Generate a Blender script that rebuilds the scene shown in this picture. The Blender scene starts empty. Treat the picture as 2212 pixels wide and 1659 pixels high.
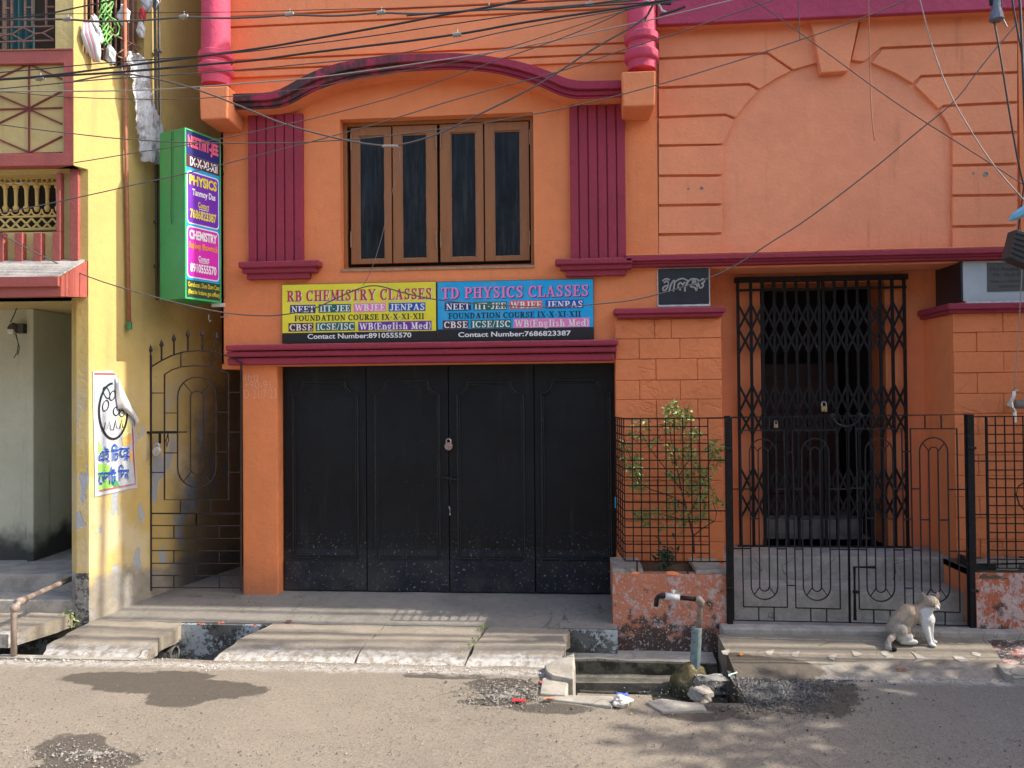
import bpy, bmesh, math, random
from mathutils import Vector, Matrix, Euler, noise
random.seed(7)
SC = bpy.context.scene
COL = SC.collection
# ------------------------------------------------------------------ camera
CAM_LOC = Vector((0.0, -7.1, 2.05))
YAW, PITCH, ROLL = math.radians(4.65), math.radians(0.75), math.radians(-0.5)
ROT = (Euler((0, 0, YAW)).to_matrix() @ Euler((math.pi/2 + PITCH, 0, 0)).to_matrix() @ Euler((0, 0, ROLL)).to_matrix())
cd = bpy.data.cameras.new('camera'); cam = bpy.data.objects.new('camera', cd); COL.objects.link(cam)
cam.matrix_world = Matrix.Translation(CAM_LOC) @ ROT.to_4x4()
cd.sensor_width = 36; cd.lens = 36*1658/2212; cd.clip_end = 500
SC.camera = cam
# ------------------------------------------------------------------ light
SUN_TO = Vector((1.0, 0.006, 0.86)).normalized()
EL = math.asin(SUN_TO.z)
w = bpy.data.worlds.new('World'); SC.world = w; w.use_nodes = True
nt = w.node_tree; bg = nt.nodes['Background']
sky = nt.nodes.new('ShaderNodeTexSky'); sky.sky_type = 'NISHITA'; sky.sun_disc = False
sky.sun_elevation = EL; sky.sun_rotation = math.atan2(SUN_TO.x, SUN_TO.y); sky.dust_density = 2.5; sky.air_density = 1.0
nt.links.new(sky.outputs[0], bg.inputs[0]); bg.inputs[1].default_value = 0.15
sd = bpy.data.lights.new('sun', 'SUN'); so = bpy.data.objects.new('sun', sd); COL.objects.link(so)
sd.energy = 2.5; sd.angle = math.radians(0.5); sd.color = (1.0, 0.93, 0.82)
so.rotation_mode = 'QUATERNION'; so.rotation_quaternion = SUN_TO.to_track_quat('Z', 'Y'); so.location = (8, 0, 12)
SC.view_settings.view_transform = 'Standard'; SC.view_settings.look = 'None'
SC.view_settings.gamma = 1; SC.view_settings.use_curve_mapping = False
SC.view_settings.exposure = 1.48

# ------------------------------------------------------------------ measuring: photo pixel (2212 wide) -> point on a real plane
def ray(u, v):
    return (ROT @ Vector(((u-1106)/1658, -(v-829.5)/1658, -1))).normalized()
class Plane:
    """vertical plane: origin o, horizontal axis a, outward normal n; coordinates (s, z, off)"""
    def __init__(s, o, ang):
        s.o = Vector((o[0], o[1], 0)); s.a = Vector((math.cos(ang), math.sin(ang), 0)); s.n = Vector((math.sin(ang), -math.cos(ang), 0))
    def uv(s, u, v, off=0.0):
        d = ray(u, v); t = ((s.o + s.n*off - CAM_LOC).dot(s.n))/d.dot(s.n); p = CAM_LOC + d*t
        return ((p - s.o).dot(s.a), p.z)
    def p(s, x, z, off=0.0):
        q = s.o + s.a*x + s.n*off; return (q.x, q.y, z)
    def at(s, u, v, off=0.0):
        x, z = s.uv(u, v, off); return Vector(s.p(x, z, off))
    def rect(s, u0, v0, u1, v1, off=0.0):
        vm, um = (v0+v1)/2, (u0+u1)/2
        return (s.uv(u0, vm, off)[0], s.uv(u1, vm, off)[0], s.uv(um, v1, off)[1], s.uv(um, v0, off)[1])
F = Plane((0, 0), 0)
def G(u, v, z=0.0):
    d = ray(u, v); t = (z-CAM_LOC.z)/d.z; return CAM_LOC + d*t
def lerp(a, b, t): return a+(b-a)*t
def pw(x, pts):
    if x <= pts[0][0]: return pts[0][1]
    for (a, p), (b, q) in zip(pts, pts[1:]):
        if x <= b: return lerp(p, q, (x-a)/(b-a))
    return pts[-1][1]
def nz(x, y=0, z=0, s=1.0): return noise.noise(Vector((x*s, y*s, z*s)))

# ------------------------------------------------------------------ mesh builder and objects
def wloc(o):
    p = Vector(o.location)
    while o.parent: o = o.parent; p += o.location
    return p
class MB:
    def __init__(s): s.v = []; s.f = []
    def add(s, vs, fs):
        b = len(s.v); s.v += [tuple(x) for x in vs]; s.f += [tuple(i+b for i in f) for f in fs]; return s
    def hexa(s, b, t):
        return s.add(list(b)+list(t), [(3, 2, 1, 0), (4, 5, 6, 7), (0, 1, 5, 4), (1, 2, 6, 5), (2, 3, 7, 6), (3, 0, 4, 7)])
    def box(s, x0, x1, y0, y1, z0, z1):
        return s.hexa([(x0, y0, z0), (x1, y0, z0), (x1, y1, z0), (x0, y1, z0)], [(x0, y0, z1), (x1, y0, z1), (x1, y1, z1), (x0, y1, z1)])
    def pbox(s, P, r, o0, o1):
        x0, x1, z0, z1 = r
        return s.hexa([P.p(x0, z0, o1), P.p(x1, z0, o1), P.p(x1, z0, o0), P.p(x0, z0, o0)], [P.p(x0, z1, o1), P.p(x1, z1, o1), P.p(x1, z1, o0), P.p(x0, z1, o0)])
    def prism(s, P, poly, o0, o1):
        n = len(poly); A = [P.p(x, z, o1) for x, z in poly]; B = [P.p(x, z, o0) for x, z in poly]
        return s.add(A+B, [tuple(range(n)), tuple(range(2*n-1, n-1, -1))]+[(i, (i+1) % n, n+(i+1) % n, n+i) for i in range(n)])
    def flat(s, P, poly, off):
        n = len(poly); return s.add([P.p(x, z, off) for x, z in poly], [tuple(range(n))])
    def ribbon(s, pts, wd, up):
        """flat ribbon through 3-D pts, width wd (number or list) in the plane with normal up"""
        n = len(pts); vs = []; up = Vector(up)
        for i, p in enumerate(pts):
            p = Vector(p); d = Vector(pts[min(i+1, n-1)])-Vector(pts[max(i-1, 0)])
            c = d.cross(up); c = c.normalized() if c.length > 1e-9 else Vector((1, 0, 0))
            h = (wd[i] if isinstance(wd, (list, tuple)) else wd)/2
            vs += [p+c*h, p-c*h]
        return s.add(vs, [(2*i, 2*i+1, 2*i+3, 2*i+2) for i in range(n-1)])
    def tube(s, pts, r, n=6, cap=True):
        pts = [Vector(p) for p in pts]; m = len(pts); vs = []; ref = None
        for i, p in enumerate(pts):
            d = (pts[min(i+1, m-1)]-pts[max(i-1, 0)])
            d = d.normalized() if d.length > 1e-9 else Vector((0, 0, 1))
            if ref is None: ref = Vector((0, 0, 1)) if abs(d.z) < .9 else Vector((0, 1, 0))
            a = d.cross(ref)
            if a.length < 1e-4: a = d.cross(Vector((1, 0, 0)))
            a.normalize(); b = d.cross(a).normalized(); ref = -b if False else ref
            rr = r[i] if isinstance(r, (list, tuple)) else r
            vs += [p+(a*math.cos(2*math.pi*k/n+math.pi/n)+b*math.sin(2*math.pi*k/n+math.pi/n))*rr for k in range(n)]
        fs = [(i*n+k, i*n+(k+1) % n, (i+1)*n+(k+1) % n, (i+1)*n+k) for i in range(m-1) for k in range(n)]
        if cap: fs += [tuple(range(n-1, -1, -1)), tuple(range((m-1)*n, m*n))]
        return s.add(vs, fs)
    def lathe(s, c, prof, n=20, axis='z'):
        vs = []
        for r, h in prof:
            for k in range(n):
                a = 2*math.pi*k/n; x, y = r*math.cos(a), r*math.sin(a)
                vs.append((c[0]+x, c[1]+y, c[2]+h) if axis == 'z' else (c[0]+x, c[1]+h, c[2]+y))
        m = len(prof)
        fs = [(i*n+k, i*n+(k+1) % n, (i+1)*n+(k+1) % n, (i+1)*n+k) for i in range(m-1) for k in range(n)]
        fs += [tuple(range(n-1, -1, -1)), tuple(range((m-1)*n, m*n))]
        return s.add(vs, fs)
    def ball(s, c, r, seg=8, rings=5, sc=(1, 1, 1), jit=0.0):
        vs = []
        for i in range(1, rings):
            t = math.pi*i/rings
            for k in range(seg):
                a = 2*math.pi*k/seg; q = 1+random.uniform(-jit, jit)
                vs.append((c[0]+r*sc[0]*q*math.sin(t)*math.cos(a), c[1]+r*sc[1]*q*math.sin(t)*math.sin(a), c[2]+r*sc[2]*q*math.cos(t)))
        b = len(vs); vs += [(c[0], c[1], c[2]+r*sc[2]), (c[0], c[1], c[2]-r*sc[2])]
        fs = [(i*seg+k, (i+1)*seg+k, (i+1)*seg+(k+1) % seg, i*seg+(k+1) % seg) for i in range(rings-2) for k in range(seg)]
        fs += [(b, k, (k+1) % seg) for k in range(seg)]+[(b+1, (rings-2)*seg+(k+1) % seg, (rings-2)*seg+k) for k in range(seg)]
        return s.add(vs, fs)
    def wall(s, P, r, holes, o0, o1, back=False):
        """front face at o1 with holes and their reveals back to o0, plus the outer edges"""
        xs = sorted({r[0], r[1]} | {h[i] for h in holes for i in (0, 1)}); zs = sorted({r[2], r[3]} | {h[i] for h in holes for i in (2, 3)})
        xs = [x for x in xs if r[0] <= x <= r[1]]; zs = [z for z in zs if r[2] <= z <= r[3]]
        inh = lambda x, z: any(h[0] < x < h[1] and h[2] < z < h[3] for h in holes) or not (r[0] < x < r[1] and r[2] < z < r[3])
        for i in range(len(xs)-1):
            for j in range(len(zs)-1):
                a, b, c, d = xs[i], xs[i+1], zs[j], zs[j+1]; xm, zm = (a+b)/2, (c+d)/2
                if inh(xm, zm): continue
                s.flat(P, [(a, c), (b, c), (b, d), (a, d)], o1)
                if back: s.flat(P, [(a, d), (b, d), (b, c), (a, c)], o0)
                for (x0, z0, x1, z1, tx, tz) in ((a, c, a, d, a-1e-5, zm), (b, d, b, c, b+1e-5, zm), (b, c, a, c, xm, c-1e-5), (a, d, b, d, xm, d+1e-5)):
                    if inh(tx, tz):
                        s.add([P.p(x0, z0, o1), P.p(x1, z1, o1), P.p(x1, z1, o0), P.p(x0, z0, o0)], [(0, 1, 2, 3)])
        return s
    def build(s, name, m, parent=None, smooth=False, bevel=0, recalc=True, kind=None, weld=True):
        off = wloc(parent) if parent else Vector((0, 0, 0))
        me = bpy.data.meshes.new(name); me.from_pydata([(x-off.x, y-off.y, z-off.z) for x, y, z in s.v], [], s.f); me.update()
        bm = bmesh.new(); bm.from_mesh(me)
        if weld: bmesh.ops.remove_doubles(bm, verts=bm.verts, dist=1e-5)
        if recalc: bmesh.ops.recalc_face_normals(bm, faces=bm.faces)
        bm.to_mesh(me); bm.free()
        me.materials.append(m)
        if smooth: me.shade_smooth()
        o = bpy.data.objects.new(name, me); COL.objects.link(o); o.parent = parent
        if bevel:
            b = o.modifiers.new('bevel', 'BEVEL'); b.width = bevel; b.segments = 2; b.limit_method = 'ANGLE'; b.angle_limit = math.radians(40)
        if kind: o['kind'] = kind
        return o
def tag(o, label, cat, group=None):
    o['label'] = label; o['category'] = cat
    if group: o['group'] = group
    return o
def thing(name, label, cat, loc=(0, 0, 0), group=None):
    o = bpy.data.objects.new(name, None); o.empty_display_size = .1; COL.objects.link(o); o.location = loc
    return tag(o, label, cat, group)
def struct(o): o['kind'] = 'structure'; return o
def share(o, name, parent, loc):
    c = bpy.data.objects.new(name, o.data); COL.objects.link(c); c.parent = parent; c.location = loc
    for md in o.modifiers:
        k = c.modifiers.new(md.name, md.type)
        if md.type == 'BEVEL': k.width = md.width; k.segments = md.segments; k.limit_method = md.limit_method; k.angle_limit = md.angle_limit
    return c

# ------------------------------------------------------------------ materials
class NT:
    def __init__(s, name, rough=.8):
        s.m = bpy.data.materials.new(name); s.m.use_nodes = True; s.t = s.m.node_tree
        s.b = s.t.nodes['Principled BSDF']; s.b.inputs['Roughness'].default_value = rough
        g = s.t.nodes.new('ShaderNodeNewGeometry'); s.pos = g.outputs['Position']; s.nrm = g.outputs['Normal']
        q = s.t.nodes.new('ShaderNodeSeparateXYZ'); s.t.links.new(s.pos, q.inputs[0]); s.x, s.y, s.z = q.outputs
    def n(s, typ, **k):
        o = s.t.nodes.new('ShaderNode'+typ)
        for a, b in k.items(): setattr(o, a, b)
        return o
    def inp(s, sock, v):
        if isinstance(v, bpy.types.NodeSocket): s.t.links.new(v, sock)
        elif v is not None: sock.default_value = v
    def map(s, sc=(1, 1, 1), off=(0, 0, 0), vec=None):
        o = s.n('Mapping'); s.inp(o.inputs[0], vec or s.pos); o.inputs[1].default_value = off; o.inputs[3].default_value = sc; return o.outputs[0]
    def noise(s, scale, detail=4, rough=.55, vec=None, dist=0):
        o = s.n('TexNoise'); s.inp(o.inputs['Vector'], vec or s.pos); o.inputs['Scale'].default_value = scale
        o.inputs['Detail'].default_value = detail; o.inputs['Roughness'].default_value = rough; o.inputs['Distortion'].default_value = dist; return o.outputs[0]
    def vor(s, scale, feat='F1', vec=None, out=0):
        o = s.n('TexVoronoi', feature=feat); s.inp(o.inputs['Vector'], vec or s.pos); o.inputs['Scale'].default_value = scale; return o.outputs[out]
    def math(s, op, a, b=None, c=None, clamp=False):
        o = s.n('Math', operation=op, use_clamp=clamp); s.inp(o.inputs[0], a); s.inp(o.inputs[1], b); s.inp(o.inputs[2], c); return o.outputs[0]
    def ramp(s, v, a, b):
        o = s.n('MapRange', interpolation_type='SMOOTHSTEP'); s.inp(o.inputs[0], v); o.inputs[1].default_value = a; o.inputs[2].default_value = b; return o.outputs[0]
    def mix(s, f, a, b, mode='MIX'):
        o = s.n('Mix', data_type='RGBA', blend_type=mode); s.inp(o.inputs[0], f)
        for k, v in ((6, a), (7, b)):
            if isinstance(v, tuple) and len(v) == 3: v = (*v, 1)
            s.inp(o.inputs[k], v)
        return o.outputs[2]
    def mul(s, *a):
        r = a[0]
        for q in a[1:]: r = s.math('MULTIPLY', r, q)
        return r
    def gain(s, col, val):          # multiply colour by a grey value socket
        c = s.n('CombineColor'); [s.inp(c.inputs[i], val) for i in range(3)]
        return s.mix(1.0, col, c.outputs[0], 'MULTIPLY')
    def vary(s, col, scale, amt, vec=None, detail=4):
        v = s.noise(scale, detail, vec=vec); o = s.n('MapRange'); s.inp(o.inputs[0], v); o.inputs[1].default_value = .25; o.inputs[2].default_value = .75
        o.inputs[3].default_value = 1-amt; o.inputs[4].default_value = 1+amt; return s.gain(col, o.outputs[0])
    def bump(s, *hs, dist=.01, strength=1.0):
        h = hs[0][0] if len(hs) == 1 and False else None
        for val, k in hs:
            q = s.math('MULTIPLY', val, k); h = q if h is None else s.math('ADD', h, q)
        o = s.n('Bump'); s.inp(o.inputs['Height'], h); o.inputs['Distance'].default_value = dist; o.inputs['Strength'].default_value = strength
        s.t.links.new(o.outputs[0], s.b.inputs['Normal'])
    def done(s, col=None, rough=None, spec=None, metal=None):
        if col is not None: s.inp(s.b.inputs['Base Color'], (*col, 1) if isinstance(col, tuple) and len(col) == 3 else col)
        if rough is not None: s.inp(s.b.inputs['Roughness'], rough)
        if spec is not None: s.b.inputs['Specular IOR Level'].default_value = spec
        if metal is not None: s.b.inputs['Metallic'].default_value = metal
        return s.m
def plaster(name, col, grime=(.33, .12, .06), g=.35, bs=1.0, spots=False, low=None, rough=.8):
    k = NT(name, rough); c = k.vary((*col, 1), 1.3, .09, detail=5); c = k.vary(c, 9, .05)
    c = k.vary(c, 60, .04)
    st = k.map((7, 7, .55)); m = k.mul(k.ramp(k.noise(1.6, 6, .6, st), .56, .8), k.ramp(k.noise(.7, 3), .4, .65), g)
    c = k.mix(m, c, grime)
    c = k.mix(k.mul(k.ramp(k.noise(14, 5, .7), .66, .74), .35), c, tuple(min(1, x*1.5+.04) for x in col))
    if spots: c = k.mix(k.mul(k.ramp(k.noise(5.5, 6, .62), .60, .66), .8), c, (.32, .31, .30))
    if low:  # (z0, z1, colour): wear rising from the ground
        hz = k.math('ADD', k.z, k.math('MULTIPLY', k.noise(2.6, 5, .6), .5))
        c = k.mix(k.mul(k.ramp(hz, low[1]+.25, low[0]+.25), low[3] if len(low) > 3 else .8), c, low[2])
    k.bump((k.noise(170, 3, .6), .25*bs), (k.noise(26, 5, .6), .9*bs), (k.noise(5, 4), 1.6*bs), (k.vor(75, 'SMOOTH_F1'), .25*bs), dist=.0045)
    return k.done(c)
M = {}
OR = (.78, .24, .084)
M['orange'] = plaster('orange_plaster', OR, g=.6, low=(.1, .65, (.30, .12, .07), .55))
M['orange_flat'] = plaster('orange_band_plaster', (.77, .25, .10), g=.6)
M['orange_skylit'] = plaster('skylit_arch_plaster', (.82, .30, .15), g=.6, bs=1.1); M['block'] = plaster('skylit_block_plaster', (.81, .285, .135), g=.6, bs=1.2)  # paler orange: sky light on the upper right wall put into the colour
k = NT('rough_orange_stone'); c = k.vary((.75, .225, .08, 1), 3, .07); c = k.vary(c, 30, .05)
wv = k.noise(3.2, 4, .55, dist=1.2); rg = k.math('ABSOLUTE', k.math('SUBTRACT', wv, .5))
k.bump((k.mul(k.ramp(rg, 0, .05), k.ramp(k.noise(1.9), .42, .6)), 1.1), (k.noise(9, 5, .6, dist=1.2), 1.6), (k.noise(40, 4), .6), (k.noise(140, 3), .25), dist=.005)
M['stone'] = k.done(c)
def maroon(name, col, dirt=0.0):
    k = NT(name, .78); c = k.vary((*col, 1), 2, .12); c = k.vary(c, 22, .06)
    if dirt: c = k.mix(k.mul(k.ramp(k.noise(2.2, 6, .65, k.map((2.2, 2, 1.2))), .42, .56), dirt, k.ramp(k.x, -.6, -2.0)), c, (.03, .026, .026))
    c = k.mix(k.mul(k.ramp(k.noise(1.4, 6, .7, k.map((30, 30, 2))), .68, .76), .45), c, (.62, .42, .45))
    nq = k.n('SeparateXYZ'); k.inp(nq.inputs[0], k.nrm); c = k.mix(k.mul(k.ramp(nq.outputs[2], .3, .9), k.ramp(k.noise(12, 5), .3, .6), .55), c, (.34, .22, .19))
    c = k.mix(k.mul(k.ramp(k.noise(7, 5, .7), .58, .68), .35), c, tuple(x*.55 for x in col))
    k.bump((k.noise(18, 5, .6), 1.6), (k.noise(60, 4), .5), dist=.005); return k.done(c)
M['maroon'] = maroon('maroon_paint', (.30, .028, .055))
M['maroon_dirty'] = maroon('weathered_maroon_paint', (.31, .022, .055), .9)
M['pink'] = maroon('pink_paint', (.39, .045, .10))
M['pinkcol'] = maroon('pink_column_paint', (.56, .06, .12))
# yellow building
def yellow(name, col, peel=1.0):
    k = NT(name, .85); c = k.vary((*col, 1), 1.1, .1); c = k.vary(c, 12, .05)
    st = k.map((6, 6, .5)); c = k.mix(k.mul(k.ramp(k.noise(1.4, 6, .6, st), .5, .75), .35), c, (.30, .22, .10))
    low = k.ramp(k.z, 2.6, .9)
    c = k.mix(k.mul(k.ramp(k.noise(1.7, 4, .5), .42, .62), low, .6*peel), c, (.60, .52, .36))
    pm = k.mul(k.ramp(k.math('ADD', k.noise(3.3, 5, .5, k.map((1.6, 1.6, .75))), k.math('MULTIPLY', k.noise(19, 4), .07)), .605, .62), k.ramp(k.z, 2.5, 1.2), peel)
    c = k.mix(pm, c, (.34, .36, .38))
    base = k.ramp(k.math('ADD', k.z, k.math('MULTIPLY', k.noise(3.5, 5, .6), .45)), .72, .62)
    c = k.mix(k.mul(base, .9*peel), c, k.vary((.25, .23, .20, 1), 9, .3))
    c = k.mix(k.mul(k.ramp(k.noise(11, 5, .7), .67, .72), .5), c, (.16, .13, .10))
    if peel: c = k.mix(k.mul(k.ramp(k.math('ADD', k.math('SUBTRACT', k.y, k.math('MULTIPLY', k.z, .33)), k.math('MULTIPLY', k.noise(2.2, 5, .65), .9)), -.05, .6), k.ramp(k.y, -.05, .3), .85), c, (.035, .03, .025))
    k.bump((k.noise(150, 3), .25), (k.noise(24, 5), .9), (k.noise(4, 4), 1.5), (pm, -.5), dist=.005)
    return k.done(c)
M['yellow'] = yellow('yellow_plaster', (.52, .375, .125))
M['yellow_up'] = yellow('yellow_upper_plaster', (.56, .43, .18), 0)
M['brick_red'] = plaster('brick_red_paint', (.36, .085, .065), g=.3, rough=.6)
M['rib_red'] = plaster('dark_red_rib_paint', (.20, .035, .035), g=.2)
M['jali'] = plaster('yellow_lattice_paint', (.62, .44, .15), g=.5, grime=(.1, .06, .03))
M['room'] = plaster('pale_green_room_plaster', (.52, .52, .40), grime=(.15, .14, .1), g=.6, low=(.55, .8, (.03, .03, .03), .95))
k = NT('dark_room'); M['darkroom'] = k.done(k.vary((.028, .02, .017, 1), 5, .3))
k = NT('mouldy_grey_plaster'); c = k.vary((.24, .23, .21, 1), 5, .2); c = k.mix(k.ramp(k.noise(12, 6, .7), .47, .58), c, (.05, .05, .045)); c = k.mix(k.ramp(k.noise(40, 3), .64, .68), c, (.6, .6, .56)); k.bump((k.noise(25, 5), 1), dist=.006); M['mould'] = k.done(c)
# door paint
k = NT('black_gate_paint', .45); c = k.vary((.0075, .009, .0115, 1), 1.6, .45, detail=6)
c = k.mix(k.mul(k.ramp(k.noise(1.5, 6, .65, k.map((9, 9, .8))), .55, .8), .28), c, (.06, .055, .05))
c = k.mix(k.mul(k.ramp(k.z, .60, .56), .5), c, k.vary((.022, .027, .04, 1), 20, .4))
c = k.mix(k.mul(k.ramp(k.noise(42, 3, .6), .63, .67), k.ramp(k.z, .9, .3), .8), c, (.26, .28, .32))
c = k.mix(k.mul(k.ramp(k.noise(4, 5), .4, .7), k.ramp(k.z, .75, .2), .5), c, (.075, .07, .065))
c = k.mix(k.mul(k.ramp(k.noise(110, 2), .74, .77), .5), c, (.35, .35, .34))
k.bump((k.noise(3, 4), 1.2), (k.noise(60, 3), .15), dist=.004)
M['door'] = k.done(c, k.math('ADD', k.math('MULTIPLY', k.noise(6, 5), .3), .38), spec=.22)
M['door_edge'] = None
def metal(name, col, rough=.5, rust=.4, rc=(.14, .06, .03), met=0):
    k = NT(name, rough); c = k.vary((*col, 1), 25, .25); c = k.mix(k.mul(k.ramp(k.noise(30, 5, .65), .56, .66), rust), c, rc)
    k.bump((k.noise(120, 3), .5), dist=.002); return k.done(c, metal=met, spec=.22 if max(col) < .05 else .5)
M['door_edge'] = metal('dusty_black_moulding', (.02, .021, .023), .5, .5, (.06, .055, .05))
M['iron'] = metal('black_iron', (.009, .009, .011), .5, .25)
M['iron_dusty'] = metal('dusty_black_iron', (.018, .018, .02), .55, .3, (.09, .08, .075))
M['iron_brown'] = metal('brown_grille_paint', (.24, .12, .08), .55, .3)
M['rustpipe'] = metal('rusty_grey_pipe', (.30, .24, .20), .6, .8, (.22, .10, .06))
M['mossy_pipe'] = metal('blue_grey_pipe', (.20, .27, .27), .6, .9, (.12, .075, .04))
M['brass'] = metal('old_brass', (.42, .30, .15), .4, .3, met=.6)
M['steel'] = metal('dull_steel', (.5, .5, .5), .35, .15, met=.8)
M['pvc_brown'] = metal('terracotta_pipe', (.33, .12, .06), .5, .1)
M['pvc_dark'] = metal('dark_pipe', (.06, .055, .05), .5, .1)
M['pvc_white'] = metal('white_plastic', (.62, .62, .59), .4, .15, (.4, .38, .33))
M['pvc_green'] = metal('green_plastic', (.03, .2, .08), .4, .1)
# wood and glass
k = NT('brown_window_wood', .5); c = k.vary((.30, .115, .034, 1), 3, .12, k.map((8, 8, .8))); c = k.vary(c, 40, .08, k.map((5, 5, .4))); k.bump((k.noise(30, 4, .6, k.map((6, 6, .5))), .6), dist=.003); M['wood'] = k.done(c)
M['wood_edge'] = k2 = metal('pale_brown_putty', (.36, .20, .11), .7, .3, (.25, .12, .07))
k = NT('dusty_dark_glass', .28); c = k.vary((.013, .017, .021, 1), 3.5, .5); c = k.mix(k.mul(k.ramp(k.noise(2, 6, .7, k.map((14, 14, 1.2))), .42, .75), .4), c, (.075, .08, .085)); M['glass'] = k.done(c, k.math('ADD', k.math('MULTIPLY', k.noise(9, 5), .35), .2), spec=.15)
k = NT('dark_red_door_wood', .5); M['doorwood'] = k.done(k.vary((.04, .008, .007, 1), 3, .3, k.map((9, 9, .7))))
# concrete and ground
def concrete(name, col, white=0.0, moss=0.0, stain=.5, splash=0, wet=None):
    k = NT(name, .9); c = k.vary((*col, 1), 1.7, .14, detail=6); c = k.vary(c, 14, .1); c = k.vary(c, 90, .08)
    c = k.mix(k.mul(k.ramp(k.noise(2.3, 6, .6), .52, .7), stain), c, tuple(x*.55 for x in col))
    if white:
        e = k.math('SUBTRACT', k.math('ADD', k.math('MULTIPLY', k.y, -1), k.math('MULTIPLY', k.noise(6, 5, .7), .35)), 1.38)
        c = k.mix(k.mul(k.ramp(e, -.09, .05), k.ramp(k.noise(17, 5, .7), .36, .6), white), c, (.62, .60, .57))
    if moss:
        c = k.mix(k.mul(k.ramp(k.noise(7, 6, .7), .44, .56), moss), c, (.035, .037, .028))
        c = k.mix(k.mul(k.ramp(k.noise(13, 5, .7), .57, .63), moss*.7), c, (.09, .085, .025))
        c = k.mix(k.mul(k.ramp(k.noise(21, 5, .75), .60, .64), moss*.8), c, (.55, .56, .55))
    if splash: c = k.mix(k.mul(k.ramp(k.math('ADD', k.noise(3.5, 3), k.math('MULTIPLY', k.noise(24, 6, .8), .9)), 1.0, 1.09), splash), c, (.50, .55, .56))
    if wet:
        d2 = None
        for (a, b, rx, ry) in wet:
            u_ = k.math('DIVIDE', k.math('SUBTRACT', k.x, a), rx); v_ = k.math('DIVIDE', k.math('SUBTRACT', k.y, b), ry); q = k.math('ADD', k.math('MULTIPLY', u_, u_), k.math('MULTIPLY', v_, v_)); d2 = q if d2 is None else k.math('MINIMUM', d2, q)
        c = k.mix(k.mul(k.ramp(k.math('ADD', d2, k.math('MULTIPLY', k.noise(6, 5, .6), .9)), 1.55, 1.3), .8), c, (.06, .045, .03))
    fc = k.math('ABSOLUTE', k.math('SUBTRACT', k.noise(1.3, 3, .5, dist=.6), .5)); crk = k.mul(k.ramp(fc, .0035, .001), k.ramp(k.noise(.9, 2), .45, .55))
    c = k.mix(k.mul(crk, .7), c, tuple(x*.3 for x in col))
    k.bump((k.noise(140, 3, .7), .35), (k.noise(30, 5, .65), 1.0), (k.noise(6, 4), 1.6), dist=.006)
    return k.done(c)
M['conc'] = concrete('pavement_concrete', (.285, .245, .19), white=.7); M['slab_r'] = concrete('entrance_slab_concrete', (.265, .225, .17), white=.25, wet=[(1.35, -1.32, .45, .22), (1.2, -1.25, .2, .2)])
M['apron'] = concrete('smooth_grey_screed', (.225, .205, .175), stain=.5)
M['step'] = concrete('step_cement', (.42, .385, .34), moss=.25)
M['conc_edge'] = concrete('broken_concrete', (.42, .38, .32), white=.0, moss=.25)
M['drain'] = concrete('drain_wall_cement', (.15, .15, .145), moss=.8, splash=.9)
k = NT('wet_mossy_cement', .5); c = k.vary((.13, .12, .09, 1), 3, .25); c = k.mix(k.mul(k.ramp(k.noise(5, 6, .7), .45, .58), .9), c, (.02, .022, .014)); c = k.mix(k.mul(k.ramp(k.noise(9, 5, .7), .55, .63), .7), c, (.10, .09, .02)); k.bump((k.noise(30, 5), 1.4), dist=.008); M['moss'] = k.done(c, k.math('ADD', k.math('MULTIPLY', k.noise(7, 4), .5), .2))
M['mosslight'] = concrete('damp_cement', (.20, .18, .14), moss=.45)
k = NT('mossy_mound'); c = k.mix(k.ramp(k.z, -.22, -.08), (.035, .035, .02), (.20, .15, .05)); c = k.mix(k.ramp(k.noise(9, 6, .7), .45, .6), c, (.05, .055, .018)); c = k.mix(k.ramp(k.noise(16, 5, .7), .58, .66), c, (.28, .25, .18)); k.bump((k.noise(22, 6, .7), 2), dist=.01); M['mound'] = k.done(c, .6)
# road with real damp stains
k = NT('dusty_asphalt', .92)
rb = k.vary((.255, .215, .165, 1), .7, .1, detail=3); rb = k.vary(rb, 5, .08, detail=6)
rb = k.mix(k.ramp(k.x, .6, 3.2), rb, k.vary((.21, .195, .175, 1), 4, .08))  # greyer to the right: shade put into the road colour
agg = k.vor(95, 'F1'); rb = k.mix(k.mul(k.ramp(k.noise(55, 4, .75), .53, .62), .6), rb, (.12, .105, .09))
rb = k.mix(k.mul(k.ramp(k.noise(70, 3, .7, k.map((1, 1, 1), (3, 5, 1))), .57, .66), .6), rb, (.42, .37, .29))
rb = k.mix(k.mul(k.ramp(k.noise(24, 6, .7), .60, .68), k.ramp(k.noise(1.1, 3), .46, .6), .55), rb, (.15, .135, .115))
stains = []
def damp(pts):
    for (u, v, ru, rv) in pts:
        c0 = G(u, v); rx = (G(u+ru, v)-c0).length; ry = (G(u, v-rv)-G(u, v+rv)).length/2
        stains.append((c0.x, c0.y, rx, ry))
damp([(240, 1466, 120, 13), (330, 1474, 110, 22), (440, 1492, 130, 20), (380, 1508, 70, 18), (380, 1465, 70, 14)])
damp([(160, 1612, 80, 26), (190, 1640, 110, 22), (150, 1662, 120, 20)])
damp([(960, 1458, 90, 7), (1080, 1478, 80, 16), (1110, 1505, 60, 16), (1050, 1515, 60, 8), (1190, 1530, 90, 12)])
damp([(1640, 1470, 110, 34), (1720, 1495, 130, 40), (1600, 1520, 90, 25), (1560, 1500, 60, 20), (1780, 1480, 70, 16), (1500, 1545, 70, 9)])
wob = k.math('MULTIPLY', k.math('SUBTRACT', k.noise(4.5, 6, .62), .5), 1.5); tot = None
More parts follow.
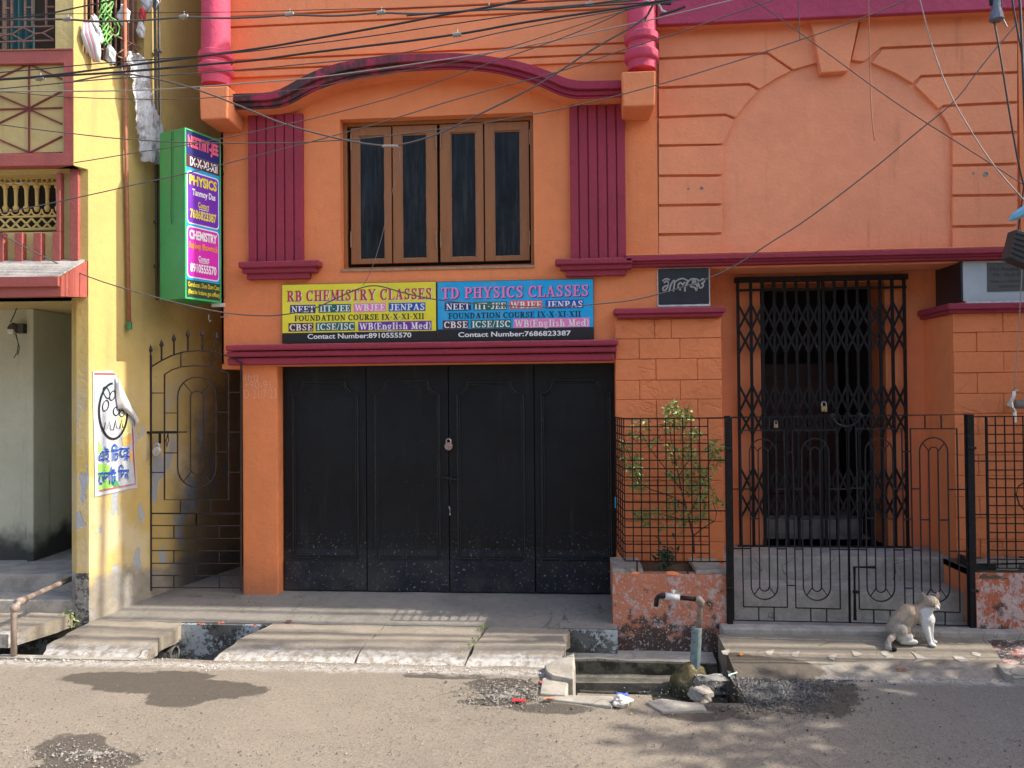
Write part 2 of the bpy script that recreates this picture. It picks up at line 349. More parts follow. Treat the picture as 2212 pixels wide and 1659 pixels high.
for (cx, cy, rx, ry) in stains:
    dx = k.math('DIVIDE', k.math('SUBTRACT', k.x, cx), rx); dy = k.math('DIVIDE', k.math('SUBTRACT', k.y, cy), ry)
    d = k.math('SQRT', k.math('ADD', k.math('MULTIPLY', dx, dx), k.math('MULTIPLY', dy, dy)))
    tot = d if tot is None else k.math('SMOOTH_MIN', tot, d, .3)
wet = k.ramp(k.math('ADD', tot, wob), 1.06, .92)
col = k.mix(k.math('MULTIPLY', wet, .82), rb, k.vary((.065, .053, .042, 1), 30, .25))
wl = k.math('ADD', k.math('ABSOLUTE', k.math('ADD', k.y, 1.43)), k.math('MULTIPLY', k.noise(8, 5, .7), .3))
col = k.mix(k.mul(k.ramp(wl, .27, .13), .75, k.ramp(k.noise(20, 5, .7), .35, .55)), col, (.52, .49, .45))
k.bump((k.noise(110, 4, .75), 1.0), (k.noise(9, 5), .8), dist=.006)
M['road'] = k.done(col, k.math('SUBTRACT', .95, k.math('MULTIPLY', wet, .25)))
def splashed(name, col, th=.5):
    k = NT(name, .85); c = k.vary((*col, 1), 3, .12)
    c = k.mix(k.mul(k.ramp(k.math('SUBTRACT', k.noise(9, 6, .8, k.map((1, 1, .8))), k.math('MULTIPLY', k.z, .10)), th-.01, th+.05), .8), c, (.56, .47, .45))
    c = k.mix(k.mul(k.ramp(k.math('SUBTRACT', k.noise(6, 6, .75), k.math('MULTIPLY', k.z, .38)), .40, .50), .9), c, (.035, .032, .028))
    c = k.mix(k.mul(k.ramp(k.noise(48, 4, .7), .585, .62), .8, k.ramp(k.z, .75, .2)), c, (.66, .62, .62))
    k.bump((k.noise(26, 6, .75), 2.2), (k.noise(90, 3), .5), dist=.008); return k.done(c)
M['planter'] = splashed('whitewash_splashed_plaster', (.58, .21, .115), .50)
M['planter2'] = splashed('heavily_splashed_plaster', (.48, .13, .055), .44)
def flatm(name, col, rough=.6, spec=.5, var=.05, em=0):
    k = NT(name, rough); return k.done(k.vary((*col, 1), 6, var), spec=spec)
WHITE = (.82, .82, .80)
for nme, c in dict(ink_white=WHITE, ink_yellow=(.86, .78, .05), ink_cyan=(.0, .40, .75), ink_black=(.01, .01, .014), ink_red=(.50, .03, .03), ink_pink=(.85, .22, .50), ink_navy=(.012, .012, .16),
                   ink_green=(.01, .12, .10), ink_blue=(.01, .08, .42), ink_wine=(.09, .008, .02), ink_purple=(.16, .03, .32), ink_coral=(.72, .10, .13), ink_magenta=(.66, .02, .42), ink_orange=(.85, .30, .06), ink_violet=(.16, .02, .42), ink_dkgreen=(.02, .05, .03), ink_grey=(.10, .10, .10), ink_hot=(.85, .14, .22)).items():
    M[nme] = flatm(nme, c, .45)
for nme, c in (('ink_yellow', (.80, .70, .04)), ('ink_cyan', (.0, .36, .70))):
    k = NT('printed_flex_'+nme, .4); c = k.vary((*c, 1), 1.6, .10); c = k.mix(k.mul(k.ramp(k.noise(1.3, 6, .65, k.map((8, 8, 1))), .5, .8), .3), c, (.35, .33, .28)); k.bump((k.noise(2.2, 3, .5, k.map((1, 1, 2.5))), 1), dist=.02); M[nme] = k.done(c)
M['boxgreen'] = flatm('green_sheet_metal', (.0, .27, .085), .35, var=.12)
M['boxgreen_l'] = flatm('light_green_trim', (.05, .42, .14), .4)
M['marble_w'] = plaster('stained_white_marble', (.42, .47, .48), grime=(.12, .14, .18), g=1.0, bs=.3, rough=.5)
M['granite'] = flatm('black_granite', (.014, .017, .024), .35, var=.4)
M['grey_plaque'] = flatm('grey_stone_plaque', (.085, .082, .078), .5, var=.1)
M['silver'] = flatm('silver_letter_paint', (.34, .34, .31), .5)
M['wire'] = flatm('black_cable', (.025, .022, .024), .5); M['wire_grey'] = flatm('grey_cable', (.30, .27, .24), .6); M['wire_mid'] = flatm('dusty_cable', (.10, .085, .08), .6)
M['paper'] = flatm('poster_paper', (.50, .53, .56), .6, var=.08); M['paper_w'] = flatm('white_paper_back', (.62, .61, .60), .7)
k = NT('hanging_plastic_sheet', .35); k.b.inputs['Transmission Weight'].default_value = .25; k.bump((k.noise(14, 5, .6, k.map((3, 3, .6))), 3), dist=.02); M['plastic'] = k.done(k.vary((.80, .81, .84, 1), 9, .1, k.map((3, 3, .5))))
M['soil'] = concrete('planter_soil', (.12, .09, .06), moss=.3)
def leafm(name, a, b):
    k = NT(name, .5); i = k.n('ObjectInfo'); c = k.mix(k.ramp(k.noise(35, 2), .35, .65), a, b); k.b.inputs['Subsurface Weight'].default_value = 0
    return k.done(c)
M['leaf'] = leafm('shrub_leaf', (.13, .19, .04), (.34, .40, .11)); M['leaf_dark'] = leafm('dark_leaf', (.012, .045, .015), (.03, .09, .03)); M['leaf_tree'] = leafm('tree_leaf', (.03, .06, .015), (.07, .11, .03))
M['leaf_pale'] = leafm('pale_bud', (.34, .38, .12), (.5, .5, .2)); M['leaf_dry'] = leafm('dry_leaf', (.12, .05, .03), (.2, .09, .05))
M['bark'] = flatm('bark', (.09, .06, .045), .9, var=.3)
M['pebble'] = NT('pebble').done(None); k = NT('pebble_grey', .9); M['pebble'] = k.done(k.mix(k.ramp(k.noise(23, 2), .35, .65), (.10, .095, .085), (.36, .33, .28)))
k = NT('wet_pebble', .6); M['pebble_d'] = k.done(k.mix(k.ramp(k.noise(31, 2), .4, .7), (.045, .043, .04), (.17, .16, .145)))
M['curtain'] = flatm('teal_curtain', (.03, .11, .11), .8, var=.2); M['cloth_pink'] = flatm('pink_cloth', (.62, .28, .36), .8, var=.3); M['hose'] = flatm('green_rope', (.16, .42, .10), .6)
M['chalk'] = flatm('white_rice_paste', (.44, .40, .33), .95, var=.3); M['chalk_dim'] = flatm('faded_rice_paste', (.36, .33, .28), .9, var=.2)
M['bluebag'] = flatm('blue_plastic_film', (.20, .50, .72), .3, var=.2); M['litter_red'] = flatm('red_wrapper', (.55, .03, .04), .4); M['litter_blue'] = flatm('blue_packet', (.10, .16, .60), .4)
M['roof'] = flatm('grey_roof', (.3, .29, .27), .9)
M['housewall'] = plaster('cream_house_plaster', (.55, .50, .40), g=.4)

# ------------------------------------------------------------------ text
def text_mesh(body, bold=0.0, spacing=1.0):
    cu = bpy.data.curves.new('t', 'FONT'); cu.body = body; cu.size = 1; cu.offset = bold; cu.space_character = spacing; cu.resolution_u = 3
    o = bpy.data.objects.new('t', cu); COL.objects.link(o)
    dg = bpy.context.evaluated_depsgraph_get(); me = bpy.data.meshes.new_from_object(o.evaluated_get(dg))
    vs = [tuple(v.co) for v in me.vertices]; fs = [tuple(p.vertices) for p in me.polygons]
    bpy.data.objects.remove(o); bpy.data.curves.remove(cu); bpy.data.meshes.remove(me)
    return vs, fs
def lettering(mb, P, body, q, off, bold=.02, glyphs=None, spacing=1.0):
    """q = corner pixels-> plane coords: (x0, x1, z0, z1) of the capital letters' box"""
    vs, fs = (glyphs or text_mesh(body, bold, spacing)) if not glyphs else glyphs
    xs = [v[0] for v in vs]; ys = [v[1] for v in vs]; x0, x1, y0, y1 = min(xs), max(xs), min(ys), max(ys)
    mb.add([P.p(lerp(q[0], q[1], (x-x0)/(x1-x0)), lerp(q[2], q[3], (y-y0)/(y1-y0)), off) for x, y, _ in vs], fs)
# slab-serif capitals: thick uprights, thin horizontals, serifs
T = .2; t_ = .085
def _arc(cx, cy, rx, ry, a0, a1, n=14): return [(cx+rx*math.cos(math.radians(lerp(a0, a1, i/n))), cy+ry*math.sin(math.radians(lerp(a0, a1, i/n)))) for i in range(n+1)]
def _V(x, y0=0, y1=1, s0=1, s1=1, e=.12):
    r = [('b', x-T/2, x+T/2, y0, y1)]
    if s0: r.append(('b', x-T/2-e, x+T/2+e, y0, y0+t_))
    if s1: r.append(('b', x-T/2-e, x+T/2+e, y1-t_, y1))
    return r
def _H(y, x0, x1): return [('b', x0, x1, y-t_/2, y+t_/2)]
def _P(pts, a=T, b=t_): return [('p', pts, a, b)]
SER = {
 'I': (.46, _V(.23)), 'H': (.92, _V(.22)+_V(.70)+_H(.5, .22, .70)), 'T': (.78, _V(.39, s1=0)+_H(.96, .04, .74)+[('b', .0, .07, .72, 1), ('b', .71, .78, .72, 1)]),
 'L': (.70, _V(.22)+_H(.04, .22, .66)+[('b', .62, .70, 0, .3)]), 'E': (.74, _V(.22)+_H(.04, .22, .68)+_H(.96, .22, .66)+_H(.5, .22, .52)+[('b', .64, .72, 0, .28), ('b', .61, .69, .74, 1), ('b', .48, .56, .36, .64)]),
 'F': (.70, _V(.22)+_H(.96, .22, .64)+_H(.5, .22, .52)+[('b', .60, .68, .72, 1), ('b', .48, .56, .36, .64)]),
 'R': (.86, _V(.22)+_P(_arc(.36, .735, .25, .22, 90, -90))+_H(.955, .22, .38)+_H(.51, .22, .38)+_P([(.42, .5), (.70, .05)], .2, .2)+[('b', .62, .86, 0, t_)]),
 'P': (.76, _V(.22)+_P(_arc(.36, .715, .27, .24, 90, -90))+_H(.955, .22, .38)+_H(.475, .22, .38)),
 'B': (.80, _V(.22)+_P(_arc(.38, .735, .22, .22, 90, -90))+_P(_arc(.40, .27, .26, .23, 90, -90))+_H(.955, .22, .40)+_H(.50, .22, .40)+_H(.04, .22, .42)),
 'D': (.88, _V(.22)+_P(_arc(.34, .5, .38, .455, 90, -90))+_H(.955, .22, .36)+_H(.045, .22, .36)),
 'O': (.90, _P(_arc(.45, .5, .34, .455, 0, 360, 24))), 'C': (.82, _P(_arc(.45, .5, .34, .455, 45, 315, 20))+[('b', .68, .76, .66, 1)]),
 'G': (.86, _P(_arc(.45, .5, .34, .455, 45, 315, 20))+[('b', .68, .76, .66, 1), ('b', .58, .78, .1, .42)]),
 'S': (.72, _P([(.58, .80), (.52, .92), (.36, .96), (.20, .90), (.16, .76), (.24, .62), (.46, .46), (.56, .32), (.54, .14), (.40, .05), (.22, .07), (.13, .22)], .17, .1)+[('b', .56, .63, .68, 1), ('b', .08, .15, 0, .34)]),
 'Y': (.88, _V(.44, y1=.5, s1=0)+_P([(.16, .97), (.44, .45)], .19, .19)+_P([(.74, .97), (.46, .45)], .09, .09)+[('b', 0, .32, 1-t_, 1), ('b', .60, .88, 1-t_, 1)]),
 'M': (1.08, _V(.86)+[('b', .19, .27, 0, 1), ('b', .06, .40, 0, t_), ('b', .04, .27, 1-t_, 1)]+_P([(.25, .96), (.54, .08)], .18, .18)+_P([(.80, .96), (.55, .08)], .09, .09)),
 'N': (.92, [('b', .16, .24, 0, 1), ('b', .04, .36, 0, t_), ('b', .02, .24, 1-t_, 1), ('b', .72, .80, 0, 1), ('b', .60, .92, 1-t_, 1)]+_P([(.20, .96), (.74, .05)], .19, .19)),
 'A': (.90, _P([(.18, .03), (.44, .97)], .09, .09)+_P([(.72, .03), (.46, .97)], .2, .2)+_H(.33, .26, .62)+[('b', .04, .32, 0, t_), ('b', .56, .90, 0, t_)]),
 'U': (.88, [('b', .12, .32, .3, 1), ('b', .02, .42, 1-t_, 1), ('b', .66, .74, .3, 1), ('b', .56, .86, 1-t_, 1)]+_P(_arc(.46, .31, .25, .27, 180, 360), .15, .1)),
 'W': (1.2, _P([(.14, .97), (.38, .05)], .18, .18)+_P([(.60, .97), (.40, .05)], .08, .08)+_P([(.60, .97), (.82, .05)], .18, .18)+_P([(1.06, .97), (.84, .05)], .08, .08)+[('b', 0, .28, 1-t_, 1), ('b', .92, 1.2, 1-t_, 1)]),
 'X': (.88, _P([(.18, .97), (.70, .03)], .19, .19)+_P([(.70, .97), (.18, .03)], .08, .08)+[('b', .02, .36, 1-t_, 1), ('b', .54, .84, 1-t_, 1), ('b', .02, .32, 0, t_), ('b', .52, .88, 0, t_)]),
 'J': (.60, [('b', .28, .48, .2, 1), ('b', .18, .58, 1-t_, 1)]+_P(_arc(.24, .22, .15, .18, 360, 190), .16, .12)),
 '-': (.42, [('b', .08, .34, .36, .48)]), '/': (.44, _P([(.06, -.05), (.38, 1.03)], .09, .09)), ' ': (.34, []), '(': (.36, _P(_arc(.42, .46, .28, .60, 115, 245), .12, .06)), ')': (.36, _P(_arc(-.06, .46, .28, .60, 65, -65), .12, .06)),
 'n': (.72, _V(.20, 0, .68, e=.07)+_P(_arc(.40, .42, .18, .22, 150, 0), .13, .1)+_V(.56, 0, .42, 1, 0, .07)), 'h': (.72, _V(.20, 0, 1, e=.07)+_P(_arc(.40, .42, .18, .22, 150, 0), .13, .1)+_V(.56, 0, .42, 1, 0, .07)),
 'l': (.40, _V(.20, 0, 1, e=.08)), 'i': (.40, _V(.20, 0, .68, e=.08)+[('b', .10, .30, .80, .98)]),
 'e': (.62, _P(_arc(.31, .34, .21, .29, 0, 320, 16), .15, .08)+_H(.36, .14, .52)), 'd': (.74, _V(.54, 0, 1, 1, 1, .06)+_P(_arc(.30, .33, .19, .28, 0, 360, 16), .15, .08)),
 's': (.54, _P([(.42, .52), (.34, .62), (.18, .60), (.14, .48), (.28, .36), (.42, .24), (.38, .08), (.22, .04), (.12, .16)], .13, .09)),
 'g': (.66, _P(_arc(.28, .44, .18, .21, 0, 360, 16), .14, .08)+_P([(.16, .22), (.24, .10), (.50, .06), (.54, -.10), (.40, -.22), (.16, -.18), (.14, -.04), (.26, .04)], .10, .09)+_H(.62, .42, .62)),
}
def serif(body, sp=.06):
    vs, fs = [], []; x = 0
    for ch in body:
        wd, st = SER[ch]
        for g in st:
            b = len(vs); e = len(fs)*1e-7
            if g[0] == 'b':
                _, a, c, y0, y1 = g; vs += [(x+a, y0, 0), (x+c, y0, 0), (x+c, y1, 0), (x+a, y1, 0)]; fs.append((b, b+1, b+2, b+3))
            else:
                _, pts, wv, wh = g; n = len(pts)
                for i, p in enumerate(pts):
                    q, r = pts[max(i-1, 0)], pts[min(i+1, n-1)]
                    if n > 10 and pts[0] == pts[-1] or (n > 10 and abs(pts[0][0]-pts[-1][0])+abs(pts[0][1]-pts[-1][1]) < 1e-6):
                        q, r = pts[(i-1) % (n-1)], pts[(i+1) % (n-1)]
                    dx, dy = r[0]-q[0], r[1]-q[1]; L = math.hypot(dx, dy) or 1; h = (wh+(wv-wh)*abs(dy/L))/2
                    vs += [(x+p[0]-dy/L*h, p[1]+dx/L*h, 0), (x+p[0]+dy/L*h, p[1]-dx/L*h, 0)]
                fs += [(b+2*i, b+2*i+1, b+2*i+3, b+2*i+2) for i in range(n-1)]
        x += wd+sp
    return vs, fs
def serif_into(mb, P, body, q, off, bold=0.0):
    vs, fs = serif(body); x1 = max(v[0] for v in vs); x0 = min(v[0] for v in vs)
    out = [P.p(lerp(q[0], q[1], (x-x0)/(x1-x0)), lerp(q[2], q[3], y), 0) for x, y, _ in vs]
    used = {}
    for i, f in enumerate(fs):      # each stroke a hair in front of the last, so that crossing strokes never share a plane
        for a in f: used.setdefault(a, i)
    mb.add([Vector(p)+P.n*(off+.00002*(used.get(j, 0) % 40)) for j, p in enumerate(out)], fs)

# ================================================================== GROUND (structure)
def loft(rows, xl, xr, zf, bottom, nx=24, jit=0.0, jl=0.0, jr=0.0, jf=0.0):
    """walkable sheet with depth: rows of Y, edges xl/xr per row, height zf(x,y), ragged edges"""
    mb = MB(); n = len(rows); top = []
    for i, y in enumerate(rows):
        a, b = xl(y), xr(y); a += jl*nz(y*9, 3.1, a); b += jr*nz(y*9, 7.7, b)
        for j in range(nx+1):
            x = lerp(a, b, j/nx); yy = y+(jf*(nz(x*5, 1.3)+.5*nz(x*16, 4.4)) if i == 0 else 0)
            top.append((x, yy, zf(x, yy)+jit*nz(x*3, yy*3, 2)))
    bot = [(x, y, bottom) for x, y, z in top]; m = nx+1; N = n*m
    fs = [(i*m+j, i*m+j+1, (i+1)*m+j+1, (i+1)*m+j) for i in range(n-1) for j in range(nx)]
    ring = [j for j in range(m)]+[i*m+nx for i in range(1, n)]+[(n-1)*m+j for j in range(nx-1, -1, -1)]+[i*m for i in range(n-2, 0, -1)]
    fs += [(ring[i], ring[(i+1) % len(ring)], N+ring[(i+1) % len(ring)], N+ring[i]) for i in range(len(ring))]
    fs += [tuple(N+r for r in reversed(ring))]
    mb.v = top+bot; mb.f = fs; return mb
zpav = lambda x, y: pw(y, [(-1.36, -.035), (-1.24, .03), (-1.06, .078), (-.67, .10), (0, .165), (3, .30)])
def GP(u, v, zf=zpav):
    p = G(u, v, .1)
    for _ in range(12): p = G(u, v, zf(p.x, p.y))
    return p
BX0, BX1 = -.09, 1.125          # the tap basin
# road
mb = MB(); X0, X1, Y0, Y1, st = -9.0, 9.0, -9.0, -1.30, .1
nx, ny = int((X1-X0)/st), int((Y1-Y0)/st)
def roadz(x, y): return .012*nz(x*.8, y*.8, 5)+.006*nz(x*3, y*3, 9)-.004
for j in range(ny+1):
    for i in range(nx+1):
        x, y = X0+i*st, Y0+j*st; mb.v.append((x, y, roadz(x, y) if y > -8.95 and abs(x) < 8.95 else -.012))
for j in range(ny):
    for i in range(nx):
        xc, yc = X0+(i+.5)*st, Y0+(j+.5)*st
        if BX0-.12 < xc < BX1-.02 and yc > -1.86+.05*math.sin(xc*6): continue
        a = j*(nx+1)+i; mb.f.append((a, a+1, a+nx+2, a+nx+1))
struct(mb.build('road', M['road'], smooth=True))
mb = MB()
for (a, b, c, d) in ((-90, -9, -90, 90), (9, 90, -90, 90), (-9, 9, -90, -9), (-9, 9, 3.0, 90)):
    mb.add([(a, c, -.012), (b, c, -.012), (b, d, -.012), (a, d, -.012)], [(0, 1, 2, 3)])
struct(mb.build('ground', M['road']))
# drain channel under the slabs
mb = MB(); mb.box(-9, .336, -.702, -.6735, -.5, .088); mb.box(-9, BX0-.06, -1.34, -1.285, -.5, -.012); mb.box(-9, BX0-.06, -1.285, -.67, -.5, -.43); mb.box(BX0-.06, BX0-.003, -1.34, -.703, -.5, .03)
struct(mb.build('drain_channel', M['drain']))
# apron before the garage door and the alley floor
PAV = struct(loft([-.672, -.5, -.35, -.2, 0, .25, 3.0], lambda y: -6.2, lambda y: .335, zpav, -.45, 40, .006).build('pavement', M['apron'], smooth=False))
def slab(l0, l1, r0, r1, **kw):
    """l0,l1 / r0,r1: back and front points (x, y) of the left and right edges"""
    fl = lambda y: lerp(l1[0], l0[0], (y-l1[1])/(l0[1]-l1[1])); fr = lambda y: lerp(r1[0], r0[0], (y-r1[1])/(r0[1]-r1[1]))
    return loft([-1.36, -1.30, -1.24, -1.18, -1.12, -1.06, -.98, -.86, -.76, -.678], fl, fr, lambda x, y: zpav(x, y), -.035, kw.pop('nx', 30), .012, **kw)
g = lambda u, v: (GP(u, v).x, GP(u, v).y)
SL = [((195, 1343), (60, 1437), (372, 1360), (300, 1436)), ((553, 1365), (446, 1442), (823, 1357), (752, 1428)),
      ((825, 1357), (754, 1428), (1048, 1357), (992, 1428)), ((1054, 1357), (999, 1428), (1262, 1362), (1215, 1432))]
for i, (a, b, c, d) in enumerate(SL):
    a, b, c, d = [g(*q) for q in (a, b, c, d)]
    if i == 3: d = (min(d[0], BX0-.03), d[1]); c = (min(c[0], BX0+.02), c[1])
    s = slab(a, b, c, d, jl=.05 if i in (0, 1) else .02, jr=.05 if i in (0, 3) else .02, jf=.09)
    s.build('concrete_slab', M['conc'], PAV)
# dark packed dirt and weeds in the cracks
mb = MB(); mb.box(-2.2, -.2, -1.07, -.68, .0, .052); mb.build('joint_dirt', M['soil'], PAV)
# right hand slab with the cat
zr = lambda x, y: pw(y, [(-1.52, -.03), (-1.40, .006), (-1.2, .03), (-.72, .085), (-.5, .10)])
GR = lambda u, v: GP(u, v, zr)
RS = struct(loft([-1.5, -1.42, -1.3, -1.15, -1.0, -.85, -.73], lambda y: BX1+.02, lambda y: lerp(GR(2170, 1450).x, GR(2112, 1365).x, (y+1.4)/.7), zr, -.4, 30, .008, jf=.04, jl=.01).build('entrance_slab', M['slab_r']))
# rice paste patterns painted on the slab
def gribbon(mb, pts, wd, zf=zr, dz=.004): 
    P3 = [GP(u, v, zf) for u, v in pts]; mb.ribbon([(p.x, p.y, zf(p.x, p.y)+dz) for p in P3], wd, (0, 0, 1))
def gpoly(mb, pts, zf=zr, dz=.004):
    P3 = [GP(u, v, zf) for u, v in pts]; mb.add([(p.x, p.y, zf(p.x, p.y)+dz) for p in P3], [tuple(range(len(P3)))])
R7 = lambda x, y: (1838+.1819*x, 1234+.1819*y)
R5 = lambda x, y: (1536+.3307*x, 850+.3307*y)
for (a, b) in ((80, 280), (305, 435), (450, 718), (748, 970), (990, 1205), (1238, 1400), (1455, 1515), (1545, 1580), (1610, 1655)):
    mb = MB(); ya, yb = 1595+(a-80)*.0262, 1595+(b-80)*.0262
    gribbon(mb, [R5(a, ya), R5((a+b)/2, (ya+yb)/2), R5(b, yb)], .016); mb.build('painted_dash', M['chalk'], RS)
for pts in ([(5, 945), (60, 955), (130, 985), (100, 1010), (40, 1015), (25, 985)], [(350, 965), (400, 945), (465, 950), (430, 975), (500, 1005), (508, 1030), (450, 1050), (385, 1055), (430, 1025), (375, 995)],
            [(708, 948), (760, 975), (850, 1015), (945, 1052), (800, 1080), (720, 1095), (790, 1050), (760, 1005)], [(1430, 965), (1480, 962), (1545, 990), (1530, 1018), (1450, 1000)], [(1210, 1010), (1260, 1010), (1320, 1020), (1420, 1075), (1300, 1080), (1240, 1050)]):
    mb = MB(); gpoly(mb, [R7(*q) for q in pts]); mb.build('painted_petal', M['chalk'], RS, recalc=False)
for (x, y) in ((1570, 1385+22), (1665, 1388+20), (1720, 1392+20), (1800, 1400+18)):
    mb = MB(); gpoly(mb, [(x-12, y), (x+8, y-5), (x+2, y+9), (x-8, y+7)]) ; mb.build('painted_petal', M['chalk'], RS, recalc=False)
for x in (110, 200, 440, 560, 820, 940, 1160, 1290, 1510):
    mb = MB(); s = 1 if (x//10) % 2 else -1
    gribbon(mb, [R7(x-45, 1150+8*s), R7(x, 1150-2*s), R7(x+45, 1152-10*s)] if x % 40 else [R7(x-30, 1160), R7(x+30, 1138)], .012); mb.build('painted_stroke', M['chalk_dim'], RS)
mb = MB(); gribbon(mb, [R5(700, 1650), R5(770, 1628), R5(880, 1618), R5(980, 1622), R5(1060, 1640), R5(1110, 1656)], .008, dz=.003); mb.build('painted_arc', M['soil'], RS)
# left threshold platform of the yellow house
TP = struct(loft([-1.3, -1.1, -.9, -.7, -.5, -.3], lambda y: -9, lambda y: lerp(G(-40, 1405, .17).x, G(133, 1345, .17).x, (y+1.0)/.5), lambda x, y: .17+.02*nz(x*2, y*2), .06, 30, .01, jr=.05).build('threshold_slab', M['conc']))
mb = MB(); mb.box(-9, -3.4, -1.36, -1.29, -.1, .006); struct(mb.build('kerb', M['conc_edge']))

# ---- the tap basin: ledges, floor with a drain hole, broken curbs
BAS = thing('tap_basin', 'sunken mossy cement wash basin below the street tap, broken on its road side', 'drain basin', (.5, -1.2, -.33))
def rough_box(x0, x1, y0, y1, z0, z1, m, name, j=.012, par=BAS):
    bm = bmesh.new(); bmesh.ops.create_cube(bm, size=1); bmesh.ops.subdivide_edges(bm, edges=bm.edges, cuts=4, use_grid_fill=True)
    me = bpy.data.meshes.new(name); off = wloc(par) if par else Vector((0, 0, 0))
    for v in bm.verts:
        p = Vector((lerp(x0, x1, v.co.x+.5), lerp(y0, y1, v.co.y+.5), lerp(z0, z1, v.co.z+.5)))
        v.co = p+Vector((nz(p.x*9, p.y*9, p.z*9+1), nz(p.x*9, p.y*9+5, p.z*9), nz(p.x*9+8, p.y*9, p.z*9)))*j*2-off
    bm.to_mesh(me); bm.free(); me.materials.append(m); o = bpy.data.objects.new(name, me); COL.objects.link(o); o.parent = par; return o
rough_box(BX0+.0, BX1-.012, -.85, -.588, -.5, -.10, M['conc_edge'], 'ledge', .008)
rough_box(BX0+.0, BX1-.012, -.862, -.842, -.5, -.112, M['moss'], 'ledge_face', .004); rough_box(BX0+.0, BX1-.012, -1.05, -.863, -.5, -.205, M['mosslight'], 'ledge', .006)
mb = MB()
hx, hy, hr = G(1352, 1503, -.27).x, -1.15, .085
ring = [(hx+hr*1.1*math.cos(a*math.pi/12), hy+hr*.7*math.sin(a*math.pi/12)) for a in range(24)]
outer = []
for a in range(24):
    t = a*math.pi/12; c, s_ = math.cos(t), math.sin(t); x0, x1, y0, y1 = BX0, BX1-.012, -1.9, -1.045
    k1 = ((x1-hx)/c if c > 1e-6 else (x0-hx)/c if c < -1e-6 else 9); k2 = ((y1-hy)/s_ if s_ > 1e-6 else (y0-hy)/s_ if s_ < -1e-6 else 9); kk = min(k1, k2); outer.append((hx+c*kk, hy+s_*kk))
zfl = -.27
mb.add([(x, y, zfl+.012*nz(x*5, y*5)) for x, y in ring]+[(x, y, zfl+.012*nz(x*4, y*4)) for x, y in outer], [(i, (i+1) % 24, 24+(i+1) % 24, 24+i) for i in range(24)])
mb.add([(x, y, zfl) for x, y in ring]+[(x, y, zfl-.3) for x, y in ring], [(i, (i+1) % 24, 24+(i+1) % 24, 24+i) for i in range(24)]+[tuple(range(24, 48))])
mb.build('floor', M['moss'], BAS)
mb = MB(); mb.box(BX0-.10, BX0-.005, -1.95, -1.34, -.6, -.03); mb.box(BX1-.008, BX1+.06, -1.95, -1.46, -.6, -.006); mb.box(BX0-.10, BX1+.06, -2.05, -1.95, -.6, -.03); mb.build('side_wall', M['moss'], BAS)
def slabpoly(pts, z1, th, m, name, par=None, tilt=0):
    P3 = [G(u, v, z1) for u, v in pts]; mb = MB(); n = len(P3)
    mb.add([(p.x, p.y, z1+tilt*nz(p.x*7, p.y*7)) for p in P3]+[(p.x, p.y, z1-th) for p in P3], [tuple(range(n)), tuple(range(2*n-1, n-1, -1))]+[(i, (i+1) % n, n+(i+1) % n, n+i) for i in range(n)])
    return mb.build(name, m, par, bevel=.008)
slabpoly([(1166, 1496), (1172, 1466), (1190, 1458), (1229, 1460), (1226, 1492), (1222, 1502)], .02, .3, M['conc_edge'], 'curb_stone', BAS, .02)
slabpoly([(1168, 1503), (1228, 1499), (1318, 1503), (1334, 1512), (1322, 1526), (1250, 1516), (1190, 1510)], .015, .3, M['conc_edge'], 'curb_stone', BAS, .02)
slabpoly([(1395, 1516), (1430, 1511), (1520, 1522), (1526, 1532), (1430, 1536)], .012, .3, M['conc_edge'], 'curb_stone', BAS, .02)
slabpoly([(1176, 1433), (1240, 1412), (1243, 1440), (1238, 1468), (1192, 1462), (1180, 1450)], .045, .3, M['conc_edge'], 'curb_stone', BAS, .03)

# ================================================================== ORANGE BUILDING
OB = thing('orange_house', 'orange plastered house with maroon mouldings, columns and arched canopy', 'house', (0, 0, 0))
XR, ZT = 7.5, 9.0
def frect(u0, v0, u1, v1, off=0.0): return F.rect(u0, v0, u1, v1, off)
xl_up = F.uv(478, 420)[0]; xp0, xp1 = F.uv(524, 1040)[0], F.uv(600, 1040)[0]; xd1 = F.uv(1332, 1040)[0]
zband0, zband1 = F.uv(900, 781, .0)[1], F.uv(900, 741, .0)[1]
xR = F.uv(1420, 350)[0]           # where the right hand wall starts
win = frect(735, 250, 1153, 577)
mb = MB()
mb.wall(F, (xl_up, xR, zband0, ZT), [win], -.14, 0)
mb.build('wall', M['orange'], OB)
# wing behind and round the left side
mb = MB(); mb.box(xl_up, xl_up+.02, .0, 7, zband0, ZT); mb.box(xl_up, xp0, .005, 7, zband0-.05, zband0); mb.box(xl_up, XR, 6.98, 7, 0, ZT); mb.box(xl_up, XR, 0.02, 7, ZT-.02, ZT); mb.box(XR-.02, XR, .55, 6.9, 0, ZT-.03); mb.build('rear_wall', M['orange'], OB)
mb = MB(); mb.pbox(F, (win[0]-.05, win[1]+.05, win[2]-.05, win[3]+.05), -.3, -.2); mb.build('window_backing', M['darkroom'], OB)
mb = MB(); mb.box(-5.5, xl_up-.02, .3, 7, 6.3, 6.4); mb.build('added_alley_cover', M['roof'], OB)  # unseen cover added to keep light out of the alley
# door pillar with its side going back along the alley
mb = MB(); mb.box(xp0, xp1, 0, 7, .05, zband0-.002); mb.build('pillar', M['orange'], OB, bevel=.012)
mb = MB(); mb.box(xp1, xd1+.2, .0, .5, zband0-.03, zband0+.01); mb.build('lintel', M['orange_flat'], OB)
